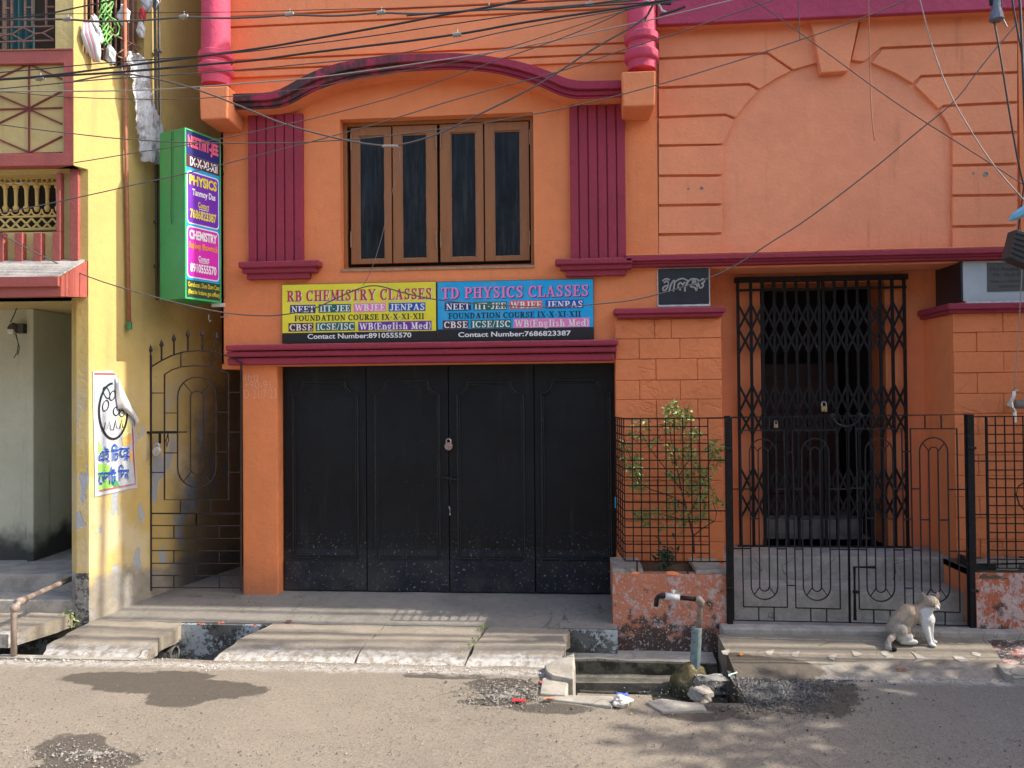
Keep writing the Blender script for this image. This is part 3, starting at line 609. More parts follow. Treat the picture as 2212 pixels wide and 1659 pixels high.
# chalk marks on the pillar
mb = MB(); Z8 = lambda x, y: (493.7+.3968*x, 768+.3968*y)
for body, (a, b, c, d) in (('IMI', (90, 105, 160, 138)), ('+90-91', (85, 138, 230, 182)), ('D-21/7/23', (85, 185, 262, 232))):
    lettering(mb, F, body, frect(*Z8(a, b), *Z8(c, d)), .0035, -.012)
mb.build('chalk_writing', flatm('pale_scratch', (.78, .42, .28), .9), OB)

# upper wall courses above the canopy
mb = None
zs = [F.uv(500, v)[1] for v in (172, 155, 134, 62, 40)]
xa, xb = F.uv(497, 120)[0]-.15, F.uv(1352, 110)[0]
prev = None
edges_ = zs+[F.uv(500, -60)[1], F.uv(500, -170)[1]]
for a, b in zip(edges_[:], edges_[1:]):
    mb = MB(); mb.pbox(F, (xa, xb+.02, a+.010, b-.010), .002, .024); mb.build('plaster_course', M['orange_flat'], OB, bevel=.005)
# canopy -------------------------------------------------------
Z5 = lambda x, y: (438.8+.248*x, .248*y); Z6 = lambda x, y: (877.7+.2728*x, .2728*y)
topp = [Z5(225, 815), Z5(590, 803), Z5(650, 790), Z5(750, 728), Z5(900, 640), Z5(1100, 562), Z5(1350, 508), Z5(1700, 470), Z5(2212, 455), Z6(350, 412), Z6(600, 430), Z6(900, 480), Z6(1100, 540), Z6(1230, 600), Z6(1310, 640), Z6(1720, 632)]
botp = [Z5(240, 960), Z5(690, 942), Z5(730, 925), Z5(850, 845), Z5(1000, 770), Z5(1300, 682), Z5(1700, 625), Z5(2212, 600), Z6(400, 548), Z6(700, 572), Z6(900, 622), Z6(1100, 692), Z6(1230, 762), Z6(1285, 787), Z6(1720, 770)]
def resample(pts, off, n=46, smooth=True):
    q = [F.uv(u, v, off) for u, v in pts]; xs = [p[0] for p in q]; out = []
    for i in range(n+1):
        x = lerp(xs[0], xs[-1], i/n); out.append((x, pw(x, q)))
    sm = out[:]
    for _ in range(2):
        sm = [sm[0]]+[(sm[i][0], (sm[i-1][1]+2*sm[i][1]+sm[i+1][1])/4) for i in range(1, n)]+[sm[-1]]
    return sm
CO = .27
tp, bp = resample(topp, CO), resample(botp, CO-.06)
x0c, x1c = F.uv(497, 215, CO)[0], F.uv(1343, 195, CO)[0]
def sweep_strip(fr0, fr1, o0, o1, name, m, bev=.006):
    """strip between two fractions of the fascia height, from offset o0 to o1"""
    mb = MB(); n = len(tp); L = []
    for i in range(n):
        x = lerp(x0c, x1c, i/(n-1)); zt, zb = tp[i][1], bp[i][1]; L.append((x, lerp(zb, zt, fr0), lerp(zb, zt, fr1)))
    vs = [F.p(x, a, o) for x, a, b in L for o in (o0, o1)]+[F.p(x, b, o) for x, a, b in L for o in (o0, o1)]
    m_ = 2*n; fs = []
    for i in range(n-1):
        a = 2*i; fs += [(a, a+2, a+3, a+1), (m_+a, m_+a+1, m_+a+3, m_+a+2), (a+1, a+3, m_+a+3, m_+a+1), (a, m_+a, m_+a+2, a+2)]
    fs += [(0, 1, m_+1, m_), (m_-2, 2*m_-2, 2*m_-1, m_-1)]
    mb.add(vs, fs); return mb.build(name, m, OB, bevel=bev)
sweep_strip(.03, .95, .0, CO-.075, 'canopy_slab', M['orange_flat'], 0)
sweep_strip(.46, 1.0, CO-.072, CO, 'canopy_fascia', M['maroon_dirty'])
sweep_strip(.16, .452, CO-.071, CO-.035, 'canopy_fascia', M['maroon_dirty'])
sweep_strip(.0, .155, CO-.072, CO-.055, 'canopy_fascia', M['maroon_dirty'])
# corbel blocks under the columns
for (u0, v0, u1, v1) in ((430, 186, 493, 257), (1343, 153, 1417, 229)):
    r = F.rect(u0, v0, u1, v1, .37); mb = MB()
    mb.hexa([F.p(r[0]+.01, r[2], .37), F.p(r[1]-.01, r[2], .37), F.p(r[1]-.02, r[2]-.0, .0), F.p(r[0]+.02, r[2]-.0, .0)], [F.p(r[0], r[3], .37), F.p(r[1], r[3], .37), F.p(r[1], r[3], .0), F.p(r[0], r[3], .0)])
    mb.build('corbel_block', M['orange_flat'], OB, bevel=.014)
# columns
for (uc, v_b, rings, wpx) in ((467, 186, (117, 131, 142, 165), 27.5), (1386.5, 153, (76, 93, 113, 134), 29)):
    c = F.at(uc, v_b, .22); zf_ = lambda v: F.uv(uc, v, .22)[1]; sc = (Vector((c.x, c.y, c.z))-CAM_LOC).length/1658
    R = wpx*sc*.97
    a, b, d, e = [zf_(v)-c.z for v in rings]
    prof = [(R*.98, 0), (R*.99, e-.008), (R*1.13, e), (R*1.22, e+.02), (R*1.2, d-.015), (R*1.08, d), (R*.98, d+.004), (R*.98, b-.012), (R*1.1, b-.008), (R*1.2, b+.008), (R*1.2, a-.01), (R*1.08, a), (R*1.0, a+.004), (R*.97, a+.3), (R*.95, 3.6)]
    mb = MB(); mb.lathe((c.x, c.y, c.z), prof, 32); o = mb.build('column', M['pinkcol'], OB, smooth=True)
    es = o.modifiers.new('e', 'EDGE_SPLIT'); es.split_angle = math.radians(38)
# fluted pilasters
for (u0, v0, u1, v1, caps) in ((536, 246, 653, 566, ((514, 563, 688, 577), (522, 576, 682, 589), (532, 588, 668, 603))), (1231.5, 226, 1351, 560, ((1199, 557, 1367, 570), (1210, 569, 1366, 582), (1222, 581, 1352, 596)))):
    r = frect(u0, v0, u1, v1, .05)
    mb = MB(); mb.pbox(F, (r[0], r[1], r[2], r[3]), -.002, .03); mb.build('pilaster', M['maroon'], OB)
    wq = (r[1]-r[0]-.012*5)/6
    for i in range(6):
        x = r[0]+i*(wq+.012); mb = MB(); mb.pbox(F, (x, x+wq, r[2], r[3]), .0302, .05); mb.build('flute', M['maroon'], OB, bevel=.005)
    for j, cp in enumerate(caps):
        o = .13-.03*j; rr = frect(*cp, o); mb = MB(); mb.pbox(F, (rr[0], rr[1], rr[2]+.001, rr[3]-.001), -.001, o); mb.build('cap_moulding', M['maroon'], OB, bevel=.012)
# band over the garage door: three stepped rolls
for j, (v0, v1, o, e) in enumerate(((735, 749, .15, 0), (750, 763, .125, 3), (764, 781, .095, 8))):
    x0, x1 = F.uv(486+e*.5, v0, o)[0], F.uv(1336-e, v0, o)[0]; z1, z0 = F.uv(900, v0+4, o)[1], F.uv(900, v1+3, o)[1]
    mb = MB(); mb.pbox(F, (x0, x1, z0, z1), -.001, o); mb.build('door_band', M['maroon'], OB, bevel=.016)
# window: frame, four leaves, panes, hinges
wr = win; fo = -.10
mb = MB(); fw = .035
mb.wall(F, (wr[0], wr[1], wr[2], wr[3]), [(wr[0]+fw, wr[1]-fw, wr[2]+.03, wr[3]-fw)], fo-.06, fo); mb.build('window_frame', M['wood'], OB, bevel=.004)
mb = MB(); mb.pbox(F, (wr[0]-.002, wr[1]+.002, wr[2]-.028, wr[2]-.002), -.09, .012); mb.build('window_sill', M['wood_edge'], OB, bevel=.004)
le = [(757, 845, 775, 830), (848, 944, 867, 921), (950, 1044, 973, 1028), (1047, 1143, 1067, 1124)]
zt, zb = F.uv(950, 268, fo)[1], F.uv(950, 566, fo)[1]; gt, gb = F.uv(950, 286, fo)[1], F.uv(950, 556, fo)[1]
for (a, b, c, d) in le:
    r = (F.uv(a, 420, fo)[0], F.uv(b, 420, fo)[0], zb, zt); h = (F.uv(c, 420, fo)[0], F.uv(d, 420, fo)[0], gb, gt)
    mb = MB(); mb.wall(F, r, [h], fo-.045, fo-.012); mb.wall(F, (h[0]+0.0, h[1]-0.0, h[2], h[3]), [(h[0]+.009, h[1]-.009, h[2]+.009, h[3]-.009)], fo-.04, fo-.028)
    lf = mb.build('window_leaf', M['wood'], OB, bevel=.003)
    mb = MB(); mb.pbox(F, (h[0]-.004, h[1]+.004, h[2]-.004, h[3]+.004), fo-.042, fo-.036); mb.build('pane', M['glass'], lf)
    # ragged putty line round the pane
    mb = MB()
    for (p, q) in (((h[0], h[2]), (h[0], h[3])), ((h[1], h[2]), (h[1], h[3])), ((h[0], h[3]), (h[1], h[3])), ((h[0], h[2]), (h[1], h[2]))):
        pts = [F.p(lerp(p[0], q[0], i/16)+.004*nz(i*3.1, p[0]*9), lerp(p[1], q[1], i/16)+.004*nz(i*2.3, p[1]*7), fo-.027) for i in range(17)]
        mb.ribbon(pts, [.014+.01*nz(i*1.7, p[0]*5) for i in range(17)], (0, -1, 0))
    mb.build('putty', M['wood_edge'], lf, recalc=False)
for (x, y0, y1) in ((758, 288, 324), (942, 286, 320), (952, 286, 320), (1144, 280, 312), (758, 500, 535), (942, 500, 535), (952, 500, 535), (1144, 498, 530)):
    mb = MB(); p = F.at(x, y0, fo); q = F.at(x, y1, fo); q.x = p.x; mb.tube([p, q], .006, 8); mb.build('hinge', M['wood_edge'], OB)
# ------- right hand wall: recessed field and rusticated blocks
zc = F.uv(1700, 575)[1]
mb = MB(); mb.wall(F, (xR, XR, zc, ZT), [], -.4, -.034); mb.build('wall', M['orange_skylit'], OB)
mb = MB(); mb.pbox(F, (xR-.22, xR, F.uv(1400, 575)[1], ZT-.1), -.3, -.001); mb.build('wall_strip', M['orange'], OB)
arch = [Z for Z in [(1563, 312), (1590, 258), (1613, 225), (1641, 196), (1675, 172), (1713, 154), (1768, 136), (1801, 131), (1839, 131), (1866, 135), (1892, 141), (1935, 160), (1971, 184), (2000, 209), (2027, 239), (2043, 263), (2055, 289)]]
A = arch
polys = [
 [(1421, 379), (1421, 316), (1563, 312), (1562, 378)], [(1421, 443), (1421, 381), (1562, 380), (1562, 441)], [(1421, 506), (1421, 445), (1562, 443), (1562, 504)], [(1421, 560), (1421, 508), (1562, 506), (1562, 560)],
 [(1421, 314), (1421, 255), (1567, 249), (1590, 258), (1563, 312)],
 [(1421, 253), (1421, 191), (1618, 183), (1641, 196), (1613, 225), (1590, 256), (1567, 247)],
 [(1421, 189), (1421, 128), (1658, 116), (1713, 153), (1675, 172), (1641, 194), (1618, 181)],
 [(1421, 126), (1421, 40), (1751, 30), (1751, 46), (1768, 136), (1713, 152), (1658, 114)],
 [(1857, 44), (1857, 20), (2200, 0), (2200, 90), (1905, 103), (1871, 140-9), (1866, 134), (1839, 131), (1838, 128)],
 [(1905, 105), (2200, 92), (2200, 155), (1990, 164), (1972, 182), (1935, 160), (1892, 141), (1880, 136)],
 [(1990, 166), (2200, 157), (2200, 220), (2040, 228), (2027, 237), (2000, 209), (1974, 184)],
 [(2040, 230), (2200, 222), (2200, 285), (2055, 289), (2043, 263), (2028, 239)],
 [(2056, 291), (2200, 287), (2200, 353), (2056, 357)], [(2056, 359), (2200, 355), (2200, 420), (2056, 422)], [(2056, 424), (2200, 422), (2200, 486), (2056, 489)], [(2056, 491), (2200, 488), (2200, 560), (2056, 560)]]
def inset(P_, d):
    n = len(P_); ar = sum(P_[i][0]*P_[(i+1) % n][1]-P_[(i+1) % n][0]*P_[i][1] for i in range(n)); s = 1 if ar > 0 else -1; out = []
    for i in range(n):
        a, b, c = Vector(P_[i-1]), Vector(P_[i]), Vector(P_[(i+1) % n]); e1, e2 = (b-a), (c-b)
        if e1.length < 1e-6 or e2.length < 1e-6: out.append(tuple(b)); continue
        e1.normalize(); e2.normalize(); n1 = Vector((-e1.y, e1.x))*s; n2 = Vector((-e2.y, e2.x))*s; k_ = 1+n1.dot(n2)
        q = b+(n1+n2)/max(k_, .35)*d; out.append((q.x, q.y))
    return out
for pl in polys:
    q = inset([F.uv(u, v) for u, v in pl], .0085); mb = MB(); mb.prism(F, q, -.033, 0.0); mb.build('plaster_block', M['block'], OB, bevel=.004)
q = [F.uv(*p_, .05) for p_ in ((1751, 40), (1857, 38), (1833, 153), (1774, 157))]
mb = MB(); mb.prism(F, q, -.03, .05); mb.build('keystone', M['block'], OB, bevel=.008)
mb = MB(); x0 = F.uv(2203, 300)[0]; mb.pbox(F, (x0, XR, zc, ZT-.1), -.033, -.003); mb.build('wall_strip', M['orange'], OB)
# chipped holes with bare cement
for (x, y, r_) in ((305, 1074, 7), (378, 1071, 11), (1924, 986, 8), (1994, 992, 16)):
    u, v = 1371.4+.3799*x, .3799*y; p = F.at(u, v, .001); mb = MB(); rr = r_*.0016
    mb.add([(p.x+rr*(1+.35*nz(k_*2.1, x))*math.cos(k_*.63), p.y-.0008, p.z+rr*(.9+.4*nz(k_*1.3, y))*math.sin(k_*.63)) for k_ in range(10)], [tuple(range(10))]); mb.build('plaster_chip', M['mould'], OB)
# beam at the top right
q0, q1 = F.uv(1418, 60, .14)[1], F.uv(2212, 14, .14)[1]; zb_ = (q0+q1)/2; xb0 = F.uv(1419, 30, .14)[0]
mb = MB(); mb.pbox(F, (xb0, XR, zb_+.0, zb_+.75), .10, .16); mb.build('beam_fascia', M['pink'], OB, bevel=.008)
mb = MB(); mb.pbox(F, (xb0, XR, zb_+.012, zb_+.7), -.1, .10); mb.build('beam', M['orange_flat'], OB)
mb = MB(); mb.pbox(F, (xR, XR, zb_+.78, zb_+.92), -.1, .28); mb.build('balcony_slab', M['orange_flat'], OB)
# cornice above the entrance
xc0 = F.uv(1352, 560, .12)[0]
for j, (v0, v1, o, m_) in enumerate(((549, 553, .10, 'orange_flat'), (553, 564, .13, 'maroon'), (564, 570, .10, 'maroon'), (570, 577, .075, 'maroon'))):
    z1, z0 = F.uv(1420, v0+(-1.5), o)[1], F.uv(1420, v1-1.5, o)[1]
    mb = MB(); mb.pbox(F, (xc0, XR, z0+.0005, z1-.0005), -.05, o); mb.build('entrance_cornice', M[m_], OB, bevel=.007)
zs_ = F.uv(1420, 575.5, .075)[1]
# recess ceiling and back wall
YB = .5
mb = MB(); mb.box(xd1-.0, XR, -.0, YB+1.9, zs_-.0, zs_+.03); mb.build('recess_ceiling', M['orange_flat'], OB)
mb = MB(); oval = [(F.at(2030, 585, -.2).x-.45+.16*math.cos(a*.4)*1.6, -0+.22+.05*math.sin(a*.4)) for a in range(16)]
B = Plane((0, YB), 0)
ox0, ox1 = B.uv(1645, 900)[0], B.uv(1915, 900)[0]; zplat = .567
mb = MB(); mb.wall(B, (F.uv(1520, 900)[0], XR, .1, zs_), [(ox0, ox1, zplat, B.uv(1780, 606)[1]-.02)], -.35, 0); mb.build('recess_wall', M['orange_flat'], OB)
# vestibule behind the collapsible gate
mb = MB(); yb = 1.9
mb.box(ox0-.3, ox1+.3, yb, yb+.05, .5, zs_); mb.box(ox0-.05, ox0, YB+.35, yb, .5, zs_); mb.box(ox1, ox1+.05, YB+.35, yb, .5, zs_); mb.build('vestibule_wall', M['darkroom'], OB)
mb = MB(); mb.box(ox0, ox1, YB+.0015, yb, .3, zplat); mb.box(ox0, ox1, YB+.65, yb, zplat, zplat+.15); mb.build('vestibule_floor', M['step'], OB)
dm = (ox0+ox1)/2
for (a, b) in ((ox0+.14, dm-.004), (dm+.004, ox1-.14)):
    mb = MB(); mb.box(a, b, YB+.9, YB+.94, zplat+.15, 2.35); lf = mb.build('inner_door_leaf', M['doorwood'], OB)
    for (z0, z1) in ((.95, 1.35), (1.5, 2.2)):
        mb = MB(); mb.box(a+.1, b-.1, YB+.885, YB+.899, z0, z1); mb.build('door_panel', M['doorwood'], lf, bevel=.01)
# side piers and stone cladding
xpr = F.uv(1561, 950, .05)[0]; zcap = F.uv(1450, 686, .13)[1]
mb = MB(); mb.pbox(F, (F.uv(1331, 950, .03)[0], xpr, .0, zcap+.02), -YB, .03); mb.build('pier', M['orange'], OB)
mb = MB(); xu = F.uv(1531, 620)[0]; mb.pbox(F, (F.uv(1336, 620)[0], xu, zcap+.02, zs_+.0), -YB, -.002); mb.build('pier_top', M['orange'], OB)
mb = MB(); mb.pbox(F, (xd1-.001, F.uv(1421, 620)[0]-.002, zcap+.02, F.uv(1400, 575)[1]), -.2, .0005); mb.build('wall_strip', M['orange'], OB)
rows_v = [689, 731, 775, 821, 863, 906, 951, 995, 1038, 1084, 1126, 1170, 1215]
P3 = Plane((0, 0), 0)
for i in range(len(rows_v)-1):
    v0, v1 = rows_v[i], rows_v[i+1]; o = .055; um = 1445
    z1, z0 = F.uv(um, v0, o)[1], F.uv(um, v1, o)[1]
    cuts = [1331, 1383, 1471, 1561] if i % 2 else [1331, 1419, 1508, 1561]
    if i == 0: cuts = [1331, 1417, 1453, 1561]
    for a, b in zip(cuts, cuts[1:]):
        x0, x1 = F.uv(a, 950, o)[0], F.uv(b, 950, o)[0]; dd = random.uniform(-.006, .008)
        mb = MB(); mb.pbox(F, (x0+.0015, x1-.0015, z0+.0015, z1-.0015), .025, o+dd*.7); mb.build('stone_block', M['stone'], OB, bevel=.006)
for j, (e, v0, v1, o) in enumerate(((0, 664, 676, .15), (7, 676, 685, .125))):
    x0, x1 = F.uv(1327+e, 672, o)[0], F.uv(1569-e, 672, o)[0]; z1, z0 = F.uv(1450, v0, o)[1], F.uv(1450, v1, o)[1]
    mb = MB(); mb.pbox(F, (x0, x1, z0, z1), -YB+.02, o); mb.build('pier_cap', M['maroon'], OB, bevel=.008)
# right pier
xr0 = F.uv(2065, 1300, .03)[0]; zc2 = F.uv(2120, 672, .03)[1]
mb = MB(); mb.pbox(F, (xr0, XR, .0, zc2+.02), -YB, .03); mb.build('pier', M['orange'], OB)
zz = [F.uv(2120, v, .05)[1] for v in (676, 718, 760, 805, 850, 893, 938, 983, 1028, 1073, 1118, 1165, 1212)]
for i in range(len(zz)-1):
    z1, z0 = zz[i], zz[i+1]; x = xr0-(.22 if i % 2 else .0); first = True
    while x < XR-.3:
        x1 = x+random.choice((.42, .40)) if not first else x+.42
        a = max(x, xr0); first = False
        mb = MB(); mb.pbox(F, (a+.0015, x1-.0015, z0+.0015, z1-.0015), .025, .055+random.uniform(-.006, .008)); mb.build('stone_block', M['stone'], OB, bevel=.006)
        x = x1
        if x > 4.6: break
for j, (e, v0, v1, o) in enumerate(((0, 654, 667, .13), (.02, 667, 676, .10))):
    z1, z0 = F.uv(2130, v0, o)[1], F.uv(2130, v1, o)[1]
    mb = MB(); mb.pbox(F, (xr0-.07+e, XR, z0, z1), -YB+.02, o); mb.build('pier_cap', M['maroon'], OB, bevel=.008)
xm0 = F.uv(2081, 600, .0)[0]
mb = MB(); mb.pbox(F, (xm0, XR, F.uv(2130, 653)[1], zs_), -YB+.02, -.004); mb.build('pier_top', M['orange'], OB)
# entrance steps
sx0, sx1 = F.uv(1540, 1250, .3)[0], xr0
mb = MB(); mb.box(sx0, sx1-.001, -.01, YB+.001, .2, zplat); mb.build('step', M['step'], OB, bevel=.008)
mb = MB(); mb.box(sx0, sx1+.12, -.42, -.0105, .05, .361); mb.build('step', M['step'], OB, bevel=.008)
mb = MB(); mb.box(sx0, sx1+.2, -.715, -.4205, -.1, .13); mb.build('step', M['step'], OB, bevel=.008)
# garage doors: four leaves with moulded panels
dz0, dz1 = .175, zband0-.03; DO = -.125
cut = [612.5, 792, 970, 1155, 1330]
mo = [(633, 773, 657, 747, 825, 853), (811, 949.5, 834, 925, 823, 852), (989, 1132, 1012, 1104, 825, 852), (1171, 1320, 1196, 1292, 821, 850)]
for i in range(4):
    x0, x1 = F.uv(cut[i], 1030, DO)[0], F.uv(cut[i+1], 1030, DO)[0]; tw = random.uniform(-.006, .006)
    mb = MB(); mb.pbox(F, (x0+.004, x1-.004, dz0+random.uniform(0, .008), dz1), DO-.03, DO+(0, .004, .0, -.005)[i]); lf = mb.build('door_leaf', M['door'], OB, bevel=.003)
    a, b, c, d, vt, vs = mo[i]; o = DO+.006
    X = lambda u: F.uv(u, 1030, o)[0]; Zv = lambda v: F.uv((a+b)/2, v, o)[1]
    xa, xb, xc, xd, zt, zsx, zb2 = X(a), X(b), X(c), X(d), Zv(vt), Zv(vs), Zv(1205+i)
    path = [(xa, zb2), (xa, zsx)]
    path += [(lerp(xa, xc, 1-math.cos(t*math.pi/12)), lerp(zsx, zt, math.sin(t*math.pi/12))) if False else (xa+(xc-xa)*math.sin(t*math.pi/12)*.98, zsx+(zt-zsx)*(1-math.cos(t*math.pi/12))) for t in range(1, 7)]
    path += [(xc, zt), (xd, zt)]
    path += [(xb-(xb-xd)*math.sin(t*math.pi/12)*.98, zsx+(zt-zsx)*(1-math.cos(t*math.pi/12))) for t in range(6, 0, -1)]
    path += [(xb, zsx), (xb, zb2), (xa, zb2)]
    for k_, (dd, rr) in enumerate(((0, .009), (.020, .005))):
        cx, cz = (xa+xb)/2, (zt+zb2)/2
        pp = [F.p(cx+(x-cx)*(1-dd/((xb-xa)/2)), cz+(z-cz)*(1-dd/((zt-zb2)/2)), o+.001) for x, z in path]
        mb = MB(); mb.tube(pp, rr, 6, cap=False); mb.build('panel_moulding', M['door_edge'], lf)
    mb = MB(); zk = Zv(1212); mb.pbox(F, (x0+.006, x1-.006, dz0+.012, zk), DO+.0005, DO+.0085); mb.build('kick_plate', M['door'], lf, bevel=.002)
# latch bar in the middle of the door
mb = MB(); p = F.at(955, 1031, DO+.03); q = F.at(990, 1037, DO+.03); mb.tube([p, q], .010, 8); c = (p+q)/2
mb.tube([F.at(968, 1033, DO+.0), F.at(968, 1033, DO+.045)], .013, 8); mb.tube([F.at(973, 1028, DO+.03), F.at(972, 1044, DO+.04)], .008, 6); mb.build('door_latch', M['iron_dusty'], OB)
mb = MB(); mb.tube([F.at(970, 1095, DO+.01), F.at(972, 1099, DO+.03), F.at(972, 1112, DO+.02)], .008, 6); mb.build('door_hasp', M['steel'], OB)
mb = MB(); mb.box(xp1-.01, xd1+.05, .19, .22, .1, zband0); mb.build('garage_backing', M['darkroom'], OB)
# ---------------- name plaques
pr = frect(1423, 580, 1531, 657, .02)
NP = thing('name_plaque', 'black granite house name plaque with silver Bengali letters under the entrance cornice', 'plaque', F.p((pr[0]+pr[1])/2, pr[2], .02))
mb = MB(); mb.pbox(F, pr, .0, .02); mb.build('stone_panel', M['granite'], NP, bevel=.003)
mb = MB(); n_ = 20
for (p_, q_) in (((pr[0]-.008, pr[2]-.012), (pr[1]+.012, pr[2]-.012)), ((pr[1]+.008, pr[2]), (pr[1]+.008, pr[3]+.006)), ((pr[0]-.006, pr[2]), (pr[0]-.006, pr[3])), ((pr[0], pr[3]+.005), (pr[1], pr[3]+.005))):
    th = .03 if p_[1] == q_[1] == pr[2]-.012 else .010
    mb.tube([F.p(lerp(p_[0], q_[0], i/n_), lerp(p_[1], q_[1], i/n_)+.002*nz(i*1.3, th*99), .006) for i in range(n_+1)], [th/2*(1+.25*nz(i*2.2, 4)) for i in range(n_+1)], 6)
mb.build('cement_edging', M['pvc_white'], NP)
ZP = lambda x, y: ((2560+x/8.296)/1.8228, (1030+y/8.296)/1.8228)
strokes = [[(400, 640), (470, 580), (560, 560), (640, 600)], [(450, 710), (500, 650), (560, 630), (600, 700), (590, 800), (520, 920), (440, 960), (400, 900), (440, 830), (520, 790), (600, 780)], [(620, 1000), (640, 860), (700, 700), (790, 590), (800, 700), (770, 850), (760, 980)],
           [(830, 660), (900, 600), (1000, 560), (1100, 560), (1190, 610), (1230, 640), (1170, 760), (1130, 880), (1130, 980)], [(1000, 930), (920, 880), (900, 790), (960, 690), (1020, 700), (1060, 790), (1100, 690), (1150, 700)],
           [(1180, 780), (1240, 640), (1340, 570), (1460, 560), (1560, 590), (1600, 650)], [(1440, 590), (1370, 640), (1400, 690), (1480, 660), (1480, 600), (1440, 590)], [(1480, 640), (1400, 720), (1310, 790), (1310, 830), (1420, 830), (1500, 900), (1500, 980), (1540, 860), (1520, 740), (1420, 740)],
           [(1560, 690), (1600, 820), (1640, 880), (1720, 830), (1740, 740), (1660, 730), (1720, 700), (1780, 640), (1760, 570), (1680, 580), (1620, 640)]]
mb = MB()
for i, s_ in enumerate(strokes):
    pts = [F.at(*ZP(*q), .024+.0004*i) for q in s_]
    fine = []
    for a, b in zip(pts, pts[1:]):
        for t in range(4): fine.append(a.lerp(b, t/4))
    fine.append(pts[-1]); sm = fine[:]
    for _ in range(3): sm = [sm[0]]+[(sm[k_-1]+sm[k_]*2+sm[k_+1])/4 for k_ in range(1, len(sm)-1)]+[sm[-1]]
    mb.tube(sm, .0085, 6)
mb.build('lettering', M['silver'], NP)
pr = frect(2081, 563, 2260, 651, .02)
MP = thing('marble_panel', 'stained grey-white marble panel above the right entrance pier with a grey inset', 'plaque', F.p(pr[0], pr[2], .02))
mb = MB(); mb.pbox(F, (pr[0], pr[1]+.3, pr[2]+.01, pr[3]), .0, .015); mb.build('marble_slab', M['marble_w'], MP)
mb = MB(); mb.box(F.p(pr[0], 0, 0)[0]-.018, F.p(pr[0], 0, 0)[0]-.001, -.012, YB-.04, pr[2]+.01, pr[3]); mb.build('side_slab', M['granite'], MP)
mb = MB(); mb.pbox(F, (pr[0]+.02, pr[1]+.3, pr[2]-.012, pr[2]+.008), .0, .02); mb.build('cement_edging', M['pvc_white'], MP)
gr = frect(2133, 567, 2240, 629, .02); mb = MB(); mb.pbox(F, (gr[0], gr[1]+.2, gr[2], gr[3]), .0155, .022); gp = mb.build('inset_plaque', M['grey_plaque'], MP)
ZM = lambda x, y: ((3840+x/8.296)/1.8228, (1000+y/8.296)/1.8228)
mb = MB()
for body, (a, b, c, d) in (('Mrs. Kamala', (490, 430, 1430, 545)), ('Mr. Anil K', (580, 610, 1500, 735)), ('395/A, J. N. TEWARI', (490, 860, 1460, 950)), ('KOLKATA - 2', (790, 1020, 1430, 1095))):
    lettering(mb, F, body, frect(*ZM(a, b), *ZM(c, d), .022), .0245, .0)
mb.build('lettering', flatm('engraved_dark', (.035, .035, .035), .6), MP)

# ================================================================== YELLOW BUILDING
C0 = G(192, 1338, .12)
YF = Plane((C0.x, C0.y), math.radians(3.5)); YS = Plane((C0.x, C0.y), math.radians(70.0))
def yz(P, u, v, off=0): return P.uv(u, v, off)
YB_ = thing('yellow_house', 'yellow plastered house with brick-red balcony panel, canopy and open dark stair doorway', 'house', (C0.x-.3, C0.y, 0))
s159 = yz(YS, 159, 200)[0]; p159 = YS.p(s159, 0); YU = Plane(p159[:2], math.radians(3.5))
zbal = yz(YS, 159, 357)[1]
sw0, sw1 = yz(YS, 179, 60)[0], yz(YS, 311, 60)[0]; szw = yz(YS, 179, 112)[1]
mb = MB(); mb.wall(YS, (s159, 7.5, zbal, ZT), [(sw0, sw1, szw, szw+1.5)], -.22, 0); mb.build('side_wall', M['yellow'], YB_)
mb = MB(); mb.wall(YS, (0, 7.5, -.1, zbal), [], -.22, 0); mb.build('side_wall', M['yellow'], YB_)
xL = -3.6
r = YF.rect(163, 800, 190, 1000)
zdt = yz(YF, 150, 641)[1]
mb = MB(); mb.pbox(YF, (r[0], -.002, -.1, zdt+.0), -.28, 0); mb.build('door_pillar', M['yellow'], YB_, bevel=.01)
mb = MB(); mb.pbox(YF, (r[0]+.004, .004, -.1, yz(YF, 180, 1238)[1]), .0005, .008); mb.build('pillar_base', M['mould'], YB_)
# wall between canopy and balcony, with the lattice opening
jr = YF.rect(-10, 374, 121, 500)
mb = MB(); mb.wall(YF, (xL, -.001, zdt+.001, zbal+.1), [(xL-.1, jr[1], jr[2], jr[3])], -.3, -.03); mb.build('front_wall', M['yellow_up'], YB_)
mb = MB(); mb.pbox(YF, (xL, -.01, zdt+.001, zdt+.02), -1.9, -.03); mb.build('stair_ceiling', M['yellow_up'], YB_)
# red uprights
for (u0, u1, v0, v1) in ((150, 169, 365, 562), (121, 130, 372, 500), (113, 130, 500, 564), (72, 89, 502, 566), (31, 48, 502, 567), (-10, 7, 502, 568), (-52, -34, 502, 568)):
    rr = YF.rect(u0, v0, u1, v1, .03); mb = MB(); mb.pbox(YF, rr, -.03, .03); mb.build('red_upright', M['brick_red'], YB_, bevel=.006)
rr = YF.rect(169.5, 362, 190, 564); mb = MB(); mb.pbox(YF, (rr[0], -.003, rr[2], rr[3]), -.029, .001); mb.build('corner_strip', M['yellow'], YB_)
